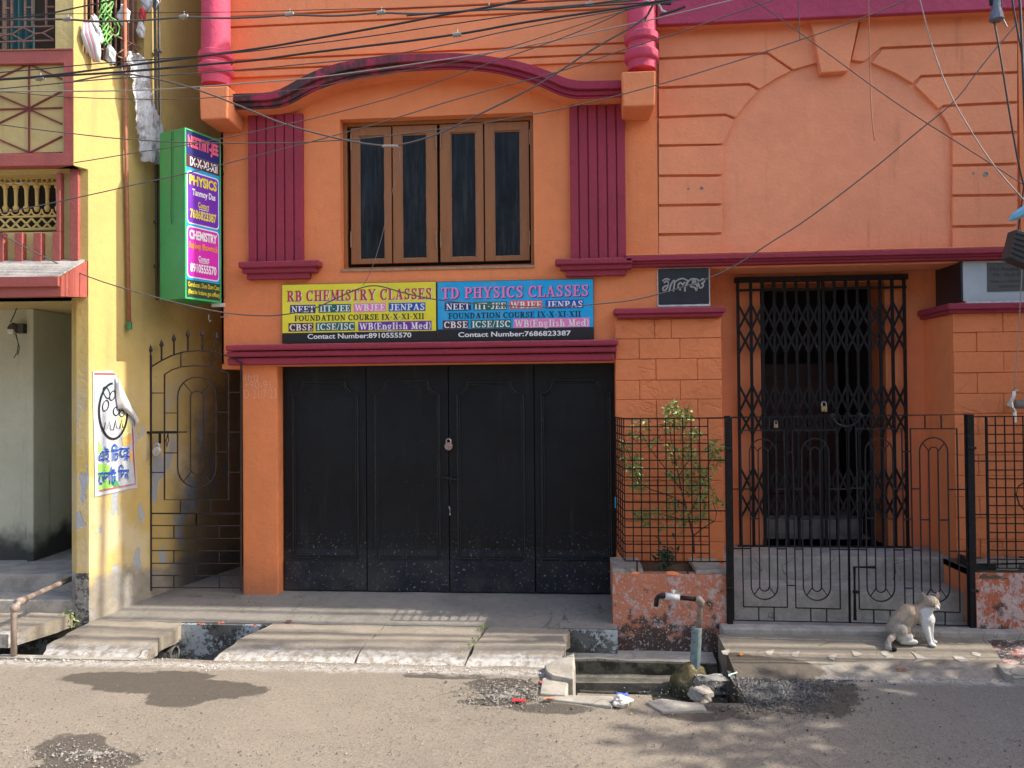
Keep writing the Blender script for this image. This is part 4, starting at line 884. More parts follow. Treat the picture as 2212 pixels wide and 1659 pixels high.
# cast lattice screen: balusters, arches, diamonds
js = thing('x', 'x', 'x'); bpy.data.objects.remove(js)
def ZJ(x, y): return (x/2.861/1.8228, (600+y/2.861)/1.8228)
jo = -.16
JS = None
def jt(pts, rr, n=6): mbj.tube([YF.at(*ZJ(*q), jo) for q in pts], rr, n)
mbj = MB(); zt_, zb__ = YF.uv(*ZJ(300, 265), jo)[1], YF.uv(*ZJ(300, 355), jo)[1]
for y, rr in ((262, .018), (300, .004), (360, .012), (725, .010), (870, .014)): jt([(-300, y+(4 if y < 400 else 12)), (150, y+2), (640, y-8)], rr)
lat = mbj.build('lattice_screen', M['jali'], YB_)
for i in range(-3, 6):
    x = 60+118*i
    mbj = MB(); jt([(x, 368), (x, 400), (x, 410), (x, 600), (x, 620), (x, 668)], [.030, .026, .013, .013, .026, .016], 8)
    mbj.tube([YF.at(*ZJ(x, 400), jo), YF.at(*ZJ(x+2, 430), jo), YF.at(*ZJ(x+2, 470), jo), YF.at(*ZJ(x+2, 590), jo), YF.at(*ZJ(x+2, 625), jo)], [.02, .018, .016, .014, .02], 8)
    mbj.build('baluster', M['jali'], lat, smooth=True)
    mbj = MB(); jt([(x-2+59*math.cos(math.radians(a)), 640+70*math.sin(math.radians(a))) for a in range(0, 181, 20)], .008); mbj.build('arch_rib', M['jali'], lat)
    mbj = MB(); jt([(x-59, 745), (x+59, 865)], .010); jt([(x+59, 745), (x-59, 865)], .010); mbj.build('diamond_rib', M['jali'], lat)
    mbj = MB(); jt([(x-30+32*math.cos(math.radians(a)), 315+28*math.sin(math.radians(a))) for a in range(0, 361, 30)], .007); mbj.build('ring_rib', M['jali'], lat)
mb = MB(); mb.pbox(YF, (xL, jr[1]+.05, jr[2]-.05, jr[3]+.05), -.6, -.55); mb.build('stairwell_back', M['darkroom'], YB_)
# sloping red canopy over the doorway
cz0 = yz(YF, 187, 642)[1]; cz1 = yz(YF, 187, 563)[1]
PO = .30
fz1 = YF.uv(130, 597, PO)[1]; fz0 = YF.uv(130, 640, PO)[1]; xe = YF.uv(131, 620, PO)[0]; xw = -.012
mb = MB()
mb.add([YF.p(xL, fz0, PO), YF.p(xe, fz0, PO), YF.p(xw, cz0, 0), YF.p(xL, cz0, 0), YF.p(xL, fz1, PO), YF.p(xe, fz1, PO), YF.p(xw, cz1, 0), YF.p(xL, cz1, 0)],
       [(3, 2, 1, 0), (0, 1, 5, 4), (1, 2, 6, 5), (3, 0, 4, 7), (2, 3, 7, 6)])
mb.build('door_canopy', M['brick_red'], YB_)
mb = MB(); e_ = .012
mb.add([YF.p(xL, fz1+e_*.2, PO+.003), YF.p(xe-.02, fz1+e_*.2, PO+.003), YF.p(xw-.02, cz1+e_, .0), YF.p(xL, cz1+e_, 0), YF.p(xL, fz1-.01, PO+.003), YF.p(xe-.02, fz1-.01, PO+.003), YF.p(xw-.02, cz1-.01, .0), YF.p(xL, cz1-.01, 0)], [(0, 1, 2, 3), (0, 4, 5, 1), (1, 5, 6, 2), (2, 6, 7, 3)])
mb.build('canopy_top', M['step'], YB_)
fm = lerp(fz1, fz0, .52)
mb = MB(); mb.pbox(YF, (xL, xe-.004, fm, fz1-.003), PO, PO+.03); mb.build('canopy_fascia', M['brick_red'], YB_, bevel=.004)
# balcony: slab, red frame and recessed panel with ribs
xu = 0.0
zt_ = YU.uv(80, 109)[1]; zi1 = YU.uv(80, 137)[1]; zi0 = YU.uv(80, 331)[1]; xi = YU.uv(137, 230)[0]
mb = MB(); mb.wall(YU, (xL, -.001, zbal, zt_), [(xL-.2, xi, zi0, zi1)], -.1, 0); mb.build('balcony_frame', M['brick_red'], YB_, bevel=.006)
mb = MB(); mb.pbox(YU, (xL, xi+.02, zi0-.02, zi1+.02), -.12, -.04); mb.build('balcony_panel', M['yellow_up'], YB_)
mb = MB(); mb.pbox(YU, (xL, -.002, zbal-.001, zbal+.05), -.4, -.1); mb.build('balcony_slab', M['yellow_up'], YB_)
ribs = [((63, 138), (63, 330)), ((-60, 238), (134, 233)), ((63, 139), (134, 171)), ((63, 139), (-10, 172)), ((63, 234), (134, 197)), ((63, 234), (-10, 203)), ((63, 236), (134, 268)), ((63, 236), (-10, 270)), ((66, 329), (134, 295)), ((63, 329), (-10, 298)),
        ((4, 138-2), (134, 136)), ((-10, 334), (134, 330))]
for a, b in ribs:
    mb = MB(); mb.tube([YU.at(*a, -.035), YU.at(*b, -.035)], .009, 4); mb.build('panel_rib', M['rib_red'], YB_)
mb = MB(); mb.pbox(YU, (xL, -.0, zt_+.0005, zt_+.012), -.25, .006); mb.build('balcony_coping', M['pvc_brown'], YB_)
# upper front: pier beside the window and the grille
xg = YU.uv(119, 50)[0]
mb = MB(); mb.pbox(YU, (xg, -.001, zt_+.012, ZT), -.22, -.003); mb.build('upper_pier', M['yellow_up'], YB_)
mb = MB(); mb.pbox(YU, (xL, xg, zt_+1.3, ZT), -.22, -.003); mb.build('upper_wall', M['yellow_up'], YB_)
mb = MB(); mb.pbox(YU, (xL, xg+.1, zt_-.1, zt_+1.4), -1.2, -1.15); mb.build('room_back', M['doorwood'], YB_)
ZG = lambda x, y: ((x/6.144)/1.8228, (y/6.144)/1.8228)
go = -.10
def bar(pts, rr=.008):
    m_ = MB(); m_.tube([YU.at(*ZG(*q), go) for q in pts], rr, 4); return m_
for x0, y1 in ((105, 650), (280, 650), (605, 640), (780, 640), (1115, 630), (-60, 650), (-240, 650)):
    bar([(x0, -900), (x0+8, y1)], .010).build('grille_bar', M['iron_brown'], YB_)
for pts in ([(-900, 690), (0, 668), (1310, 635)], [(-900, 1050), (0, 1015), (1310, 975)], [(105, 205), (280, 200)], [(605, 185), (780, 180)], [(1115, 165), (1310, 165)], [(-100, 780), (85, 840), (300, 830), (560, 665), (860, 815), (1040, 800), (1305, 665)], [(-100, 930), (85, 845)], [(305, 830), (570, 985), (860, 815)], [(1045, 800), (1305, 960)], [(575, 985), (585, 1205)]):
    bar(pts).build('grille_bar', M['iron_brown'], YB_)
# teal curtain with folds
mb = MB(); n_ = 60; c0, c1 = YU.uv(-120, 50, -.35)[0], YU.uv(77, 50, -.35)[0]
for j, z in enumerate((zt_+.01, zt_+1.3)):
    for i in range(n_+1):
        mb.v.append(YU.p(lerp(c0, c1, i/n_), z, -.35+.03*math.sin(i*1.3)+.02*nz(i*.4, 3)))
mb.f = [(i, i+1, n_+2+i, n_+1+i) for i in range(n_)]; mb.build('curtain', M['curtain'], YB_, smooth=True)
# side window: dark room, brown bars
mb = MB(); mb.wall(YS, (sw0-.002, sw1+.002, szw, szw+1.5), [(sw0+.03, sw1-.03, szw+.03, szw+1.4)], -.16, -.10); mb.build('side_window_frame', M['iron_brown'], YB_)
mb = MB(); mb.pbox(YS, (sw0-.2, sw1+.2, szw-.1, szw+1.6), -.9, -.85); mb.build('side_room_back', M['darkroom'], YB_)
for i in range(9):
    x = lerp(sw0+.03, sw1-.05, (i+.5)/9); mb = MB(); mb.tube([YS.p(x, szw+.02, -.05), YS.p(x, szw+1.4, -.05)], .014 if i % 3 == 1 else .009, 4); mb.build('side_grille_bar', M['iron_brown'], YB_)
for z in (.12, .30, .95): 
    mb = MB(); mb.tube([YS.p(sw0, szw+z, -.04), YS.p(sw1, szw+z, -.04)], .008, 4); mb.build('side_grille_bar', M['iron_brown'], YB_)
for (a, b) in ((.0, .35), (.35, .7), (.7, 1.05)):
    mb = MB(); mb.tube([YS.p(sw0+a, szw+.12, -.03), YS.p(sw0+a+.17, szw+.30, -.03), YS.p(sw0+b, szw+.12, -.03)], .007, 4); mb.build('side_grille_bar', M['iron_brown'], YB_)
# stair room behind the doorway
zr0 = .446
mb = MB(); mb.pbox(YF, (xL, .0, zr0-.1, zdt), -1.95, -1.9); mb.build('room_wall', M['room'], YB_)
mb = MB(); mb.add([YF.p(YF.uv(63, 900, -.9)[0], zr0-.1, -.9), YF.p(YF.uv(63, 900, -.9)[0], zdt, -.9), YF.p(xL, zdt, -.85), YF.p(xL, zr0-.1, -.85)], [(0, 1, 2, 3)]); mb.build('room_wall', M['room'], YB_)
pa, pb = YF.uv(63, 900, -.88)[0], YF.uv(78, 900, -.88)[0]
mb = MB(); mb.pbox(YF, (pa, pb, zr0-.05, zdt), -1.9, -.84); mb.build('room_pier', M['room'], YB_, bevel=.01)
mb = MB(); mb.pbox(YF, (-.2, -.15, zr0-.1, zdt), -1.9, -.28); mb.build('room_wall', M['room'], YB_)
# yellow steps
xs1 = r[0]
for z1, o0, o1 in ((.285, -.30, -.02), (zr0, -2.0, -.3005)):
    mb = MB(); mb.pbox(YF, (xL, xs1-.001, -.05, z1), o0, o1); mb.build('step', M['step'], YB_, bevel=.01)
mb = MB(); mb.pbox(YF, (xL, -.25, ZT-.02, ZT), -6, 0); mb.pbox(YF, (xL, 0, 0, ZT), -6, -5.95); mb.build('rear_wall', M['yellow_up'], YB_)

# meter box on the stair wall
MX = thing('meter_box', 'small black electric meter and holder with hanging wires on the stairwell wall', 'meter', YF.p(YF.uv(30, 950, -.82)[0], 3.0, -.82))
ZB = lambda x, y: (.248*x, 384+.248*y)
def yb_at(x, y, o): return YF.at(*ZB(x, y), o)
rr = YF.rect(*ZB(145, 1270), *ZB(215, 1355), -.83); mb = MB(); mb.pbox(YF, rr, -.87, -.80); mb.build('box', M['pvc_dark'], MX, bevel=.005)
mb = MB(); p = yb_at(110, 1310, -.80); mb.ball(p, .05, 10, 6, (1, .6, 1.1), .15); mb.build('holder', M['pvc_dark'], MX)
rr = YF.rect(*ZB(75, 1320), *ZB(125, 1362), -.78); mb = MB(); mb.pbox(YF, rr, -.80, -.76); mb.build('switch', M['pvc_white'], MX, bevel=.005)
mb = MB(); mb.tube([yb_at(*q, -.80) for q in ((155, 1000), (160, 1100), (120, 1200), (90, 1260))], .005); mb.tube([yb_at(*q, -.79) for q in ((140, 1360), (160, 1450), (150, 1520), (120, 1570))], .004); mb.tube([yb_at(*q, -.79) for q in ((135, 1360), (170, 1480), (155, 1545))], .004); mb.build('wire', M['wire'], MX)

# pipes on the yellow side wall
def pipe_thing(name, label, pts, rr, m, P=YS, off=.04, cat='pipe', caps=None):
    P3 = [P.at(u, v, off) for u, v in pts]; x = sum(P.uv(*q, off)[0] for q in pts)/len(pts) if abs(pts[0][0]-pts[-1][0]) < 14 else None
    t = thing(name, label, cat, P3[-1]); mb = MB(); mb.tube(P3, rr, 10); mb.build('pipe', m, t, smooth=True)
    return t, P3
t, pp = pipe_thing('drain_pipe', 'thin terracotta pipe with a green end cap on the yellow side wall', [(270, 0), (271, 250), (275, 450), (279.5, 702)], .016, M['pvc_brown'])
mb = MB(); mb.lathe((pp[-1].x, pp[-1].y, pp[-1].z-.03), [(.024, -.01), (.024, .05), (.02, .055)], 12); mb.build('end_cap', M['pvc_green'], t)
for z in (-.9, -1.9):
    pass
t, pp = pipe_thing('conduit_pipe', 'dark conduit pipe left of the green sign on the yellow side wall', [(334, -20), (335.5, 100), (337, 300), (338.5, 500), (339, 648)], .013, M['pvc_dark'])
for q in (110, 390, 480, 575):
    mb = MB(); c = YS.at(337, q, .04); mb.ball(c, .024, 8, 5); mb.build('joint', M['pvc_dark'], t)
t, pp = pipe_thing('conduit_pipe', 'second dark conduit pipe, nearer the orange column, ending behind the green sign', [(343.5, -20), (344.5, 110), (346, 260), (347, 500), (347.5, 640)], .011, M['pvc_dark'])
mb = MB(); c = YS.at(345, 110, .04); mb.ball(c, .024, 8, 5); mb.build('joint', M['pvc_dark'], t)

# ================================================================== GREEN PROJECTING SIGN
na = F.at(399, 460, .45); fb_ = F.at(478, 480, .06)
dr = Vector((fb_.x-na.x, fb_.y-na.y, 0)); ang = math.atan2(dr.y, dr.x)
SG = Plane((na.x, na.y), ang)        # printed face, faces right
w_ = SG.uv(477, 480)[0]; z1 = SG.uv(399, 275)[1]; z0 = SG.uv(401, 645)[1]; th = .33
GS = thing('light_box_sign', 'tall green projecting light box sign with purple and pink coaching panels', 'sign', (na.x, na.y, z0))
mb = MB(); mb.wall(SG, (0, w_, z0, z1), [(.016, w_-.012, z0+.016, z1-.016)], -.004, .004); mb.build('face_frame', M['boxgreen_l'], GS, bevel=.002)
mb = MB(); mb.pbox(SG, (0, w_, z0, z1), -th, -.0045); mb.build('box', M['boxgreen'], GS, bevel=.006)
ZS = lambda x, y: ((700+x/2.242)/1.8228, (480+y/2.242)/1.8228)
H_ = z1-z0
def sr(xa, xb, ya, yb): return (w_*xa, w_*xb, z1-H_*yb, z1-H_*ya)
def panel(name, q, off, m, rad=0):
    mb = MB()
    if rad:
        pts = []
        for cx, cz, a0 in ((q[1]-rad, q[3]-rad*1.3, 0), (q[0]+rad, q[3]-rad*1.3, 90), (q[0]+rad, q[2]+rad*1.3, 180), (q[1]-rad, q[2]+rad*1.3, 270)):
            pts += [(cx+rad*math.cos(math.radians(a0+i*22.5)), cz+rad*1.3*math.sin(math.radians(a0+i*22.5))) for i in range(5)]
        mb.flat(SG, pts, off)
    else: mb.flat(SG, [(q[0], q[2]), (q[1], q[2]), (q[1], q[3]), (q[0], q[3])], off)
    return mb.build(name, m, GS, recalc=False)
panel('print_panel', sr(.02, .98, .012, .988), -.0035, M['ink_cyan'])
panel('print_panel', sr(.03, .98, .012, .15), -.0015, M['ink_navy'])
panel('print_panel', sr(.03, .98, .152, .222), -.0015, M['ink_wine'])
panel('print_panel', sr(.03, .98, .885, .987), -.0015, M['ink_dkgreen'])
panel('print_border', sr(.06, .95, .243, .555), -.0015, M['ink_white'], .03); panel('print_panel', sr(.085, .925, .25, .548), .0005, M['ink_violet'], .028)
panel('print_border', sr(.06, .95, .568, .872), -.0015, M['ink_white'], .03); panel('print_panel', sr(.085, .925, .575, .865), .0005, M['ink_magenta'], .028)
for body, q, m_, bd in (('NEET/IIT-JEE', sr(.08, .93, .035, .125), 'ink_hot', .05), ('IX-X-XI-XII', sr(.14, .9, .16, .212), 'ink_white', .03), ('PHYSICS', sr(.12, .88, .265, .325), 'ink_yellow', .04), ('Tanmoy Das', sr(.2, .84, .345, .395), 'ink_white', .03),
                       ('Contact', sr(.36, .66, .415, .45), 'ink_yellow', .02), ('7686823387', sr(.14, .86, .465, .52), 'ink_yellow', .03), ('CHEMISTRY', sr(.12, .88, .59, .645), 'ink_white', .04), ('Rajdeep Bhowmick', sr(.11, .91, .66, .71), 'ink_orange', .03),
                       ('Contact', sr(.36, .66, .735, .768), 'ink_white', .02), ('8910555570', sr(.14, .86, .785, .838), 'ink_white', .03), ('Gorabazar, Dum Dum Cant', sr(.08, .95, .897, .93), 'ink_yellow', .01), ('(Beside Indane gas office)', sr(.08, .95, .94, .975), 'ink_yellow', .01)):
    mb = MB(); lettering(mb, SG, body, q, .0028, bd); mb.build('lettering', M[m_], GS, recalc=False)
for yy in (.455, .772):
    q = sr(.38, .64, yy, yy+.004); mb = MB(); mb.flat(SG, [(q[0], q[2]), (q[1], q[2]), (q[1], q[3]), (q[0], q[3])], .0028); mb.build('underline', M['ink_white'], GS, recalc=False)
SE = Plane((na.x-SG.n.x*th, na.y-SG.n.y*th), ang-math.pi/2)
mb = MB(); mb.tube([Vector((na.x, na.y, z1-.0))+SG.n*(-th*.47)-SG.a*.008, Vector((na.x, na.y, z1-.8))+SG.n*(-th*.5)-SG.a*.012, Vector((na.x, na.y, z1-.86))+SG.n*(-th*.48)-SG.a*.01], .003, 5); mb.build('loose_wire', M['wire'], GS)
mb = MB(); mb.tube([Vector((na.x, na.y, z0+.06))+SG.a*(w_-.02)-SG.n*.03, Vector((na.x, na.y, z0+.06))+SG.a*(w_+.12)-SG.n*.03], .012, 4); mb.tube([Vector((na.x, na.y, z1-.3))+SG.a*(w_-.02)-SG.n*.03, Vector((na.x, na.y, z1-.3))+SG.a*(w_+.12)-SG.n*.03], .012, 4); mb.build('bracket', M['iron'], GS)

# ================================================================== BANNER SIGNS OVER THE DOOR
Z7 = lambda x, y: (576+.3472*x, 576+.3472*y)
def banner(name, label, u0, v0, u1, v1, vb, field, items):
    q = frect(u0, v0, u1, v1, .035); t = thing(name, label, 'sign', F.p((q[0]+q[1])/2, q[2], .03))
    mb = MB(); mb.pbox(F, q, .003, .028); mb.build('board', M['ink_black'], t, bevel=.002)
    zb = F.uv((u0+u1)/2, vb, .03)[1]; mb = MB(); mb.flat(F, [(q[0]+.004, zb), (q[1]-.004, zb), (q[1]-.004, q[3]-.004), (q[0]+.004, q[3]-.004)], .0302); mb.build('colour_field', field, t, recalc=False)
    for kind, body, (a, b, c, d), ink, back in items:
        o = .0322
        if back:
            bq = frect(*Z7(a-7, b-7), *Z7(c+6, d+6), o); mb = MB(); mb.flat(F, [(bq[0], bq[2]), (bq[1], bq[2]), (bq[1], bq[3]), (bq[0], bq[3])], o); mb.build('label_patch', M[back], t, recalc=False); o = .0342
        tq = frect(*Z7(a, b), *Z7(c, d), o+.002)
        if kind == 'H':     # headline with a pale offset shadow
            sh = (tq[0]+.007, tq[1]+.007, tq[2]-.006, tq[3]-.006); mb = MB(); serif_into(mb, F, body, sh, o); mb.build('lettering_shadow', M['ink_navy' if back is None and ink == 'ink_pink' else 'ink_white'], t, recalc=False); o += .0022
        mb = MB()
        if kind in 'HS': serif_into(mb, F, body, tq, o+.0005)
        else: lettering(mb, F, body, tq, o+.0005, .02)
        mb.build('lettering', M[ink], t, recalc=False)
    return t
banner('shop_sign', 'yellow banner sign reading RB CHEMISTRY CLASSES over the garage door', 608.5, 611, 942.5, 739, 717, M['ink_yellow'], [
    ('H', 'RB CHEMISTRY CLASSES', (125, 142, 1025, 210), 'ink_red', None),
    ('S', 'NEET', (153, 245, 298, 284), 'ink_white', 'ink_navy'), ('S', 'IIT-JEE', (330, 240, 518, 279), 'ink_white', 'ink_green'), ('S', 'WBJEE', (548, 234, 736, 274), 'ink_white', 'ink_pink'), ('S', 'JENPAS', (766, 231, 982, 271), 'ink_white', 'ink_blue'),
    ('S', 'FOUNDATION COURSE IX-X-XI-XII', (172, 297, 980, 332), 'ink_black', None),
    ('S', 'CBSE', (143, 357, 285, 397), 'ink_white', 'ink_wine'), ('S', 'ICSE/ISC', (312, 353, 543, 393), 'ink_white', 'ink_green'), ('S', 'WB(English Med)', (577, 347, 1020, 390), 'ink_white', 'ink_purple'),
    ('B', 'Contact Number:8910555570', (254, 414, 900, 446), 'ink_white', None)])
banner('shop_sign', 'blue banner sign reading TD PHYSICS CLASSES over the garage door', 944.5, 605, 1282.5, 735, 709, M['ink_cyan'], [
    ('H', 'TD PHYSICS CLASSES', (1088, 122, 2000, 192), 'ink_pink', None),
    ('S', 'NEET', (1115, 229, 1265, 267), 'ink_white', 'ink_navy'), ('S', 'IIT-JEE', (1293, 225, 1487, 264), 'ink_white', 'ink_green'), ('S', 'WBJEE', (1518, 217, 1710, 257), 'ink_white', 'ink_coral'), ('S', 'JENPAS', (1742, 213, 1965, 253), 'ink_white', 'ink_blue'),
    ('S', 'FOUNDATION COURSE IX-X-XI-XII', (1130, 282, 1955, 318), 'ink_black', None),
    ('S', 'CBSE', (1103, 341, 1250, 381), 'ink_white', 'ink_wine'), ('S', 'ICSE/ISC', (1277, 337, 1515, 377), 'ink_white', 'ink_green'), ('S', 'WB(English Med)', (1543, 328, 2003, 372), 'ink_white', 'ink_pink'),
    ('B', 'Contact Number:7686823387', (1192, 402, 1893, 434), 'ink_white', None)])

# ================================================================== POSTER
ZQ = lambda x, y: (186.5+x*.1818, 784.4+y*.1818)
PT = thing('election_poster', 'torn printed paper poster with flower emblem and blue Bengali writing on yellow wall', 'poster', YS.at(*ZQ(330, 1560), .01))
mb = MB()
base = [(72, 95), (120, 100), (200, 95), (260, 88), (310, 95), (342, 128), (372, 230), (420, 360), (480, 500), (560, 640), (560, 760), (565, 950), (575, 1200), (600, 1480), (480, 1500), (340, 1535), (95, 1588), (95, 1300), (85, 900), (75, 500)]
def pp_(pts, off): return [YS.uv(*ZQ(*q), 0) for q in pts]
poly = pp_(base, 0); mb.prism(YS, poly, .002, .008); mb.build('paper_sheet', M['paper'], PT)
def patch(pts, off, m, name='print_patch'):
    mb = MB(); mb.flat(YS, pp_(pts, 0), off); return mb.build(name, m, PT, recalc=False)
gm = flatm('print_green', (.30, .60, .12), .6, var=.35); om = flatm('print_orange', (.78, .42, .12), .6, var=.2); ym = flatm('print_yellow', (.76, .68, .25), .6); bm_ = flatm('print_grey_blue', (.42, .50, .56), .6, var=.2); tg = flatm('print_dark_green', (.10, .36, .12), .6, var=.3)
patch([(88, 145), (325, 145), (322, 250), (300, 380), (190, 420), (110, 520), (90, 500)], .011, bm_)
patch([(130, 920), (165, 980), (180, 1060), (130, 1080)], .011, gm); patch([(130, 1200), (200, 1190), (275, 1230), (260, 1320), (200, 1370), (130, 1390)], .011, gm)
patch([(135, 1450), (200, 1380), (300, 1400), (330, 1440), (260, 1490), (140, 1515)], .011, gm); patch([(310, 1360), (360, 1400), (390, 1460), (330, 1478), (285, 1440)], .011, tg)
patch([(360, 640), (440, 600), (490, 650), (525, 740), (522, 840), (470, 900), (430, 840), (400, 760)], .011, ym); patch([(410, 880), (525, 830), (520, 960), (470, 985), (420, 980)], .012, om); patch([(505, 1030), (530, 1040), (538, 1160), (505, 1170)], .011, om)
def pr_(pts, wd, m, name, off=.014, sm=0):
    P_ = [YS.uv(*ZQ(*q), 0) for q in pts]
    for _ in range(sm):
        P_ = [P_[0]]+[((P_[i-1][0]+2*P_[i][0]+P_[i+1][0])/4, (P_[i-1][1]+2*P_[i][1]+P_[i+1][1])/4) for i in range(1, len(P_)-1)]+[P_[-1]]
    mb = MB(); mb.ribbon([YS.p(a, b, off) for a, b in P_], wd, YS.n); return mb.build(name, m, PT, recalc=False)
ell = lambda cx, cy, rx, ry, a0=0, a1=360, n=28, rot=0: [(cx+rx*math.cos(math.radians(lerp(a0, a1, i/n)))*math.cos(rot)-ry*math.sin(math.radians(lerp(a0, a1, i/n)))*math.sin(rot), cy+rx*math.cos(math.radians(lerp(a0, a1, i/n)))*math.sin(rot)+ry*math.sin(math.radians(lerp(a0, a1, i/n)))*math.cos(rot)) for i in range(n+1)]
pr_(ell(308, 570, 168, 330, -15, 268), .020, M['ink_black'], 'emblem_ring')
for i, e in enumerate((ell(228, 350, 34, 72, rot=-.35), ell(218, 505, 34, 65, rot=.25), ell(300, 385, 30, 58, rot=.35), ell(345, 570, 34, 50, rot=.1), ell(410, 600, 26, 38))):
    pr_(e, .009, M['ink_black'], 'emblem_petal', .0142+.0003*i)
pr_([(195, 805), (215, 700), (235, 780), (260, 690), (280, 790), (310, 795), (340, 670), (350, 770), (385, 775), (408, 665), (420, 760), (435, 770)], .008, M['ink_black'], 'emblem_grass', .0158)
for a in ([(85, 130), (335, 134)], [(85, 120), (330, 124)], [(545, 770), (556, 1100), (580, 1440), (140, 1525)], [(535, 770), (548, 1100), (570, 1430), (140, 1512)]): pr_(a, .0045, M['litter_red'], 'printed_border', .0125)
# Bengali words, glyphs in reading order of their shapes, and the small subscript na
def btext(body, x0, y0, x1, y1, off=.0185):
    a = YS.uv(*ZQ((x0+x1)/2, y1)); vs, fs = text_mesh(body, .014); xs = [v[0] for v in vs]; ys = [v[1] for v in vs]
    A, B_, C_, D = [YS.uv(*ZQ(*q)) for q in ((x0, y1), (x1, y1-14*(x1-x0)/360), (x0, y0), (x1, y0-14*(x1-x0)/360))]
    mb = MB(); out = []
    for x, y, _ in vs:
        s, t = (x-min(xs))/(max(xs)-min(xs)), (y-min(ys))/(max(ys)-min(ys)); lo = (lerp(A[0], B_[0], s), lerp(A[1], B_[1], s)); hi = (lerp(C_[0], D[0], s), lerp(C_[1], D[1], s)); out.append(YS.p(lerp(lo[0], hi[0], t), lerp(lo[1], hi[1], t), off))
    mb.add(out, fs); mb.build('lettering', M['ink_blue'], PT, recalc=False)
try:
    btext('\u098f\u0987', 130, 990, 262, 1185); btext('\u09bf\u099a', 285, 960, 372, 1165); btext('\u09c7\u09b9', 375, 995, 500, 1130); btext('\u09a8', 430, 1105, 485, 1170)
    btext('\u09c7\u09ad\u09be\u099f', 130, 1235, 340, 1445); btext('\u09bf\u09a6\u09a8', 368, 1205, 492, 1405)
except Exception as ex: print('bengali', ex)
# curled white corner
mb = MB(); fl = [(340, 125), (375, 240), (430, 370), (500, 500), (575, 640), (600, 690), (540, 750)]; fr = [(335, 260), (330, 380), (345, 470), (355, 545), (400, 535), (470, 600), (535, 650)]
for i, (a, b) in enumerate(zip(fl, fr)):
    A_, B_ = YS.uv(*ZQ(*a)), YS.uv(*ZQ(*b))
    for j in range(5):
        t = j/4; mb.v.append(YS.p(lerp(A_[0], B_[0], t), lerp(A_[1], B_[1], t), .016+.045*math.sin(math.pi*(.15+.8*t))))
mb.f = [(i*5+j, i*5+j+1, i*5+j+6, i*5+j+5) for i in range(6) for j in range(4)]; mb.build('curled_corner', M['paper_w'], PT, smooth=True)

# hanging plastic sheet, cloth and rope at the side window
PS = thing('plastic_sheet', 'crumpled translucent plastic sheet hanging from the side window grille', 'plastic sheet', YS.at(305, 250, .1))
mb = MB(); L_ = [(268, 112), (272, 150), (280, 200), (290, 270), (300, 310), (308, 348)]; R_ = [(292, 118), (320, 135), (326, 180), (340, 235), (349, 270), (347, 356)]
n_, m_ = 30, 12
for i in range(n_+1):
    t = i/n_*(len(L_)-1); k_ = min(int(t), len(L_)-2); f_ = t-k_
    a = (lerp(L_[k_][0], L_[k_+1][0], f_), lerp(L_[k_][1], L_[k_+1][1], f_)); b = (lerp(R_[k_][0], R_[k_+1][0], f_), lerp(R_[k_][1], R_[k_+1][1], f_)); A_, B_ = YS.uv(*a, .1), YS.uv(*b, .1)
    for j in range(m_+1):
        s = j/m_; mb.v.append(YS.p(lerp(A_[0], B_[0], s)+.02*nz(i*.4, j*.5), lerp(A_[1], B_[1], s)+.015*nz(i*.5, j*.6, 8), .12+.035*math.sin(s*9+.15*i)+.05*nz(i*.6, j*.9, 3)+.03*nz(i*1.3, j*1.7, 5)))
mb.f = [(i*(m_+1)+j, i*(m_+1)+j+1, (i+1)*(m_+1)+j+1, (i+1)*(m_+1)+j) for i in range(n_) for j in range(m_)]; mb.build('sheet', M['plastic'], PS, smooth=True)
Z1 = lambda x, y: (x*.248, y*.248)
CL = thing('pink_cloth', 'striped pink and white cloth hanging out of the side window', 'cloth', YS.at(*Z1(780, 480), .03))
for i in range(5):
    mb = MB(); mb.tube([YS.at(*Z1(*q), .04+.01*i) for q in ((735+i*12, 200), (735+i*18, 300), (765+i*18, 390), (800+i*12, 460), (825+i*8, 540))], [.012, .03, .035, .03, .015], 7); mb.build('fold', M['cloth_pink'] if i % 2 else M['paper_w'], CL, smooth=True)
RP = thing('green_rope', 'tangled light green rope tied on the side window bars', 'rope', YS.at(*Z1(940, 250), .03))
for i in range(6):
    mb = MB(); pts = [(890+40*math.sin(t*.9+i*1.7)+i*14, -10+t*36+8*math.cos(t*1.3+i)) for t in range(0, 12)]
    mb.tube([YS.at(*Z1(*q), .02+.015*math.sin(i+n*.8)) for n, q in enumerate(pts)], .007, 6); mb.build('strand', M['hose'], RP, smooth=True)
mb = MB(); mb.tube([YS.at(*Z1(*q), .05) for q in ((960, 150), (1010, 180), (1040, 240), (1030, 300), (1000, 320))], .009, 6); mb.build('strand', M['hose'], RP, smooth=True)
RG = thing('window_rags', 'grey plastic bags and rags stuffed between the side window bars', 'rags', YS.at(*Z1(1100, 200), .0))
for (x, y, s, m_) in ((1080, 130, .08, 'paper_w'), (820, 200, .06, 'plastic'), (850, 320, .07, 'paper'), (1240, 120, .05, 'litter_red'), (1230, 260, .06, 'paper_w'), (960, 480, .07, 'paper'), (1270, 0, .09, 'paper'), (1350, 10, .07, 'paper_w')):
    mb = MB(); mb.ball(YS.at(*Z1(x, y), .0), s, 10, 7, (.7, .5, 1.2), .25); mb.build('rag', M[m_], RG)

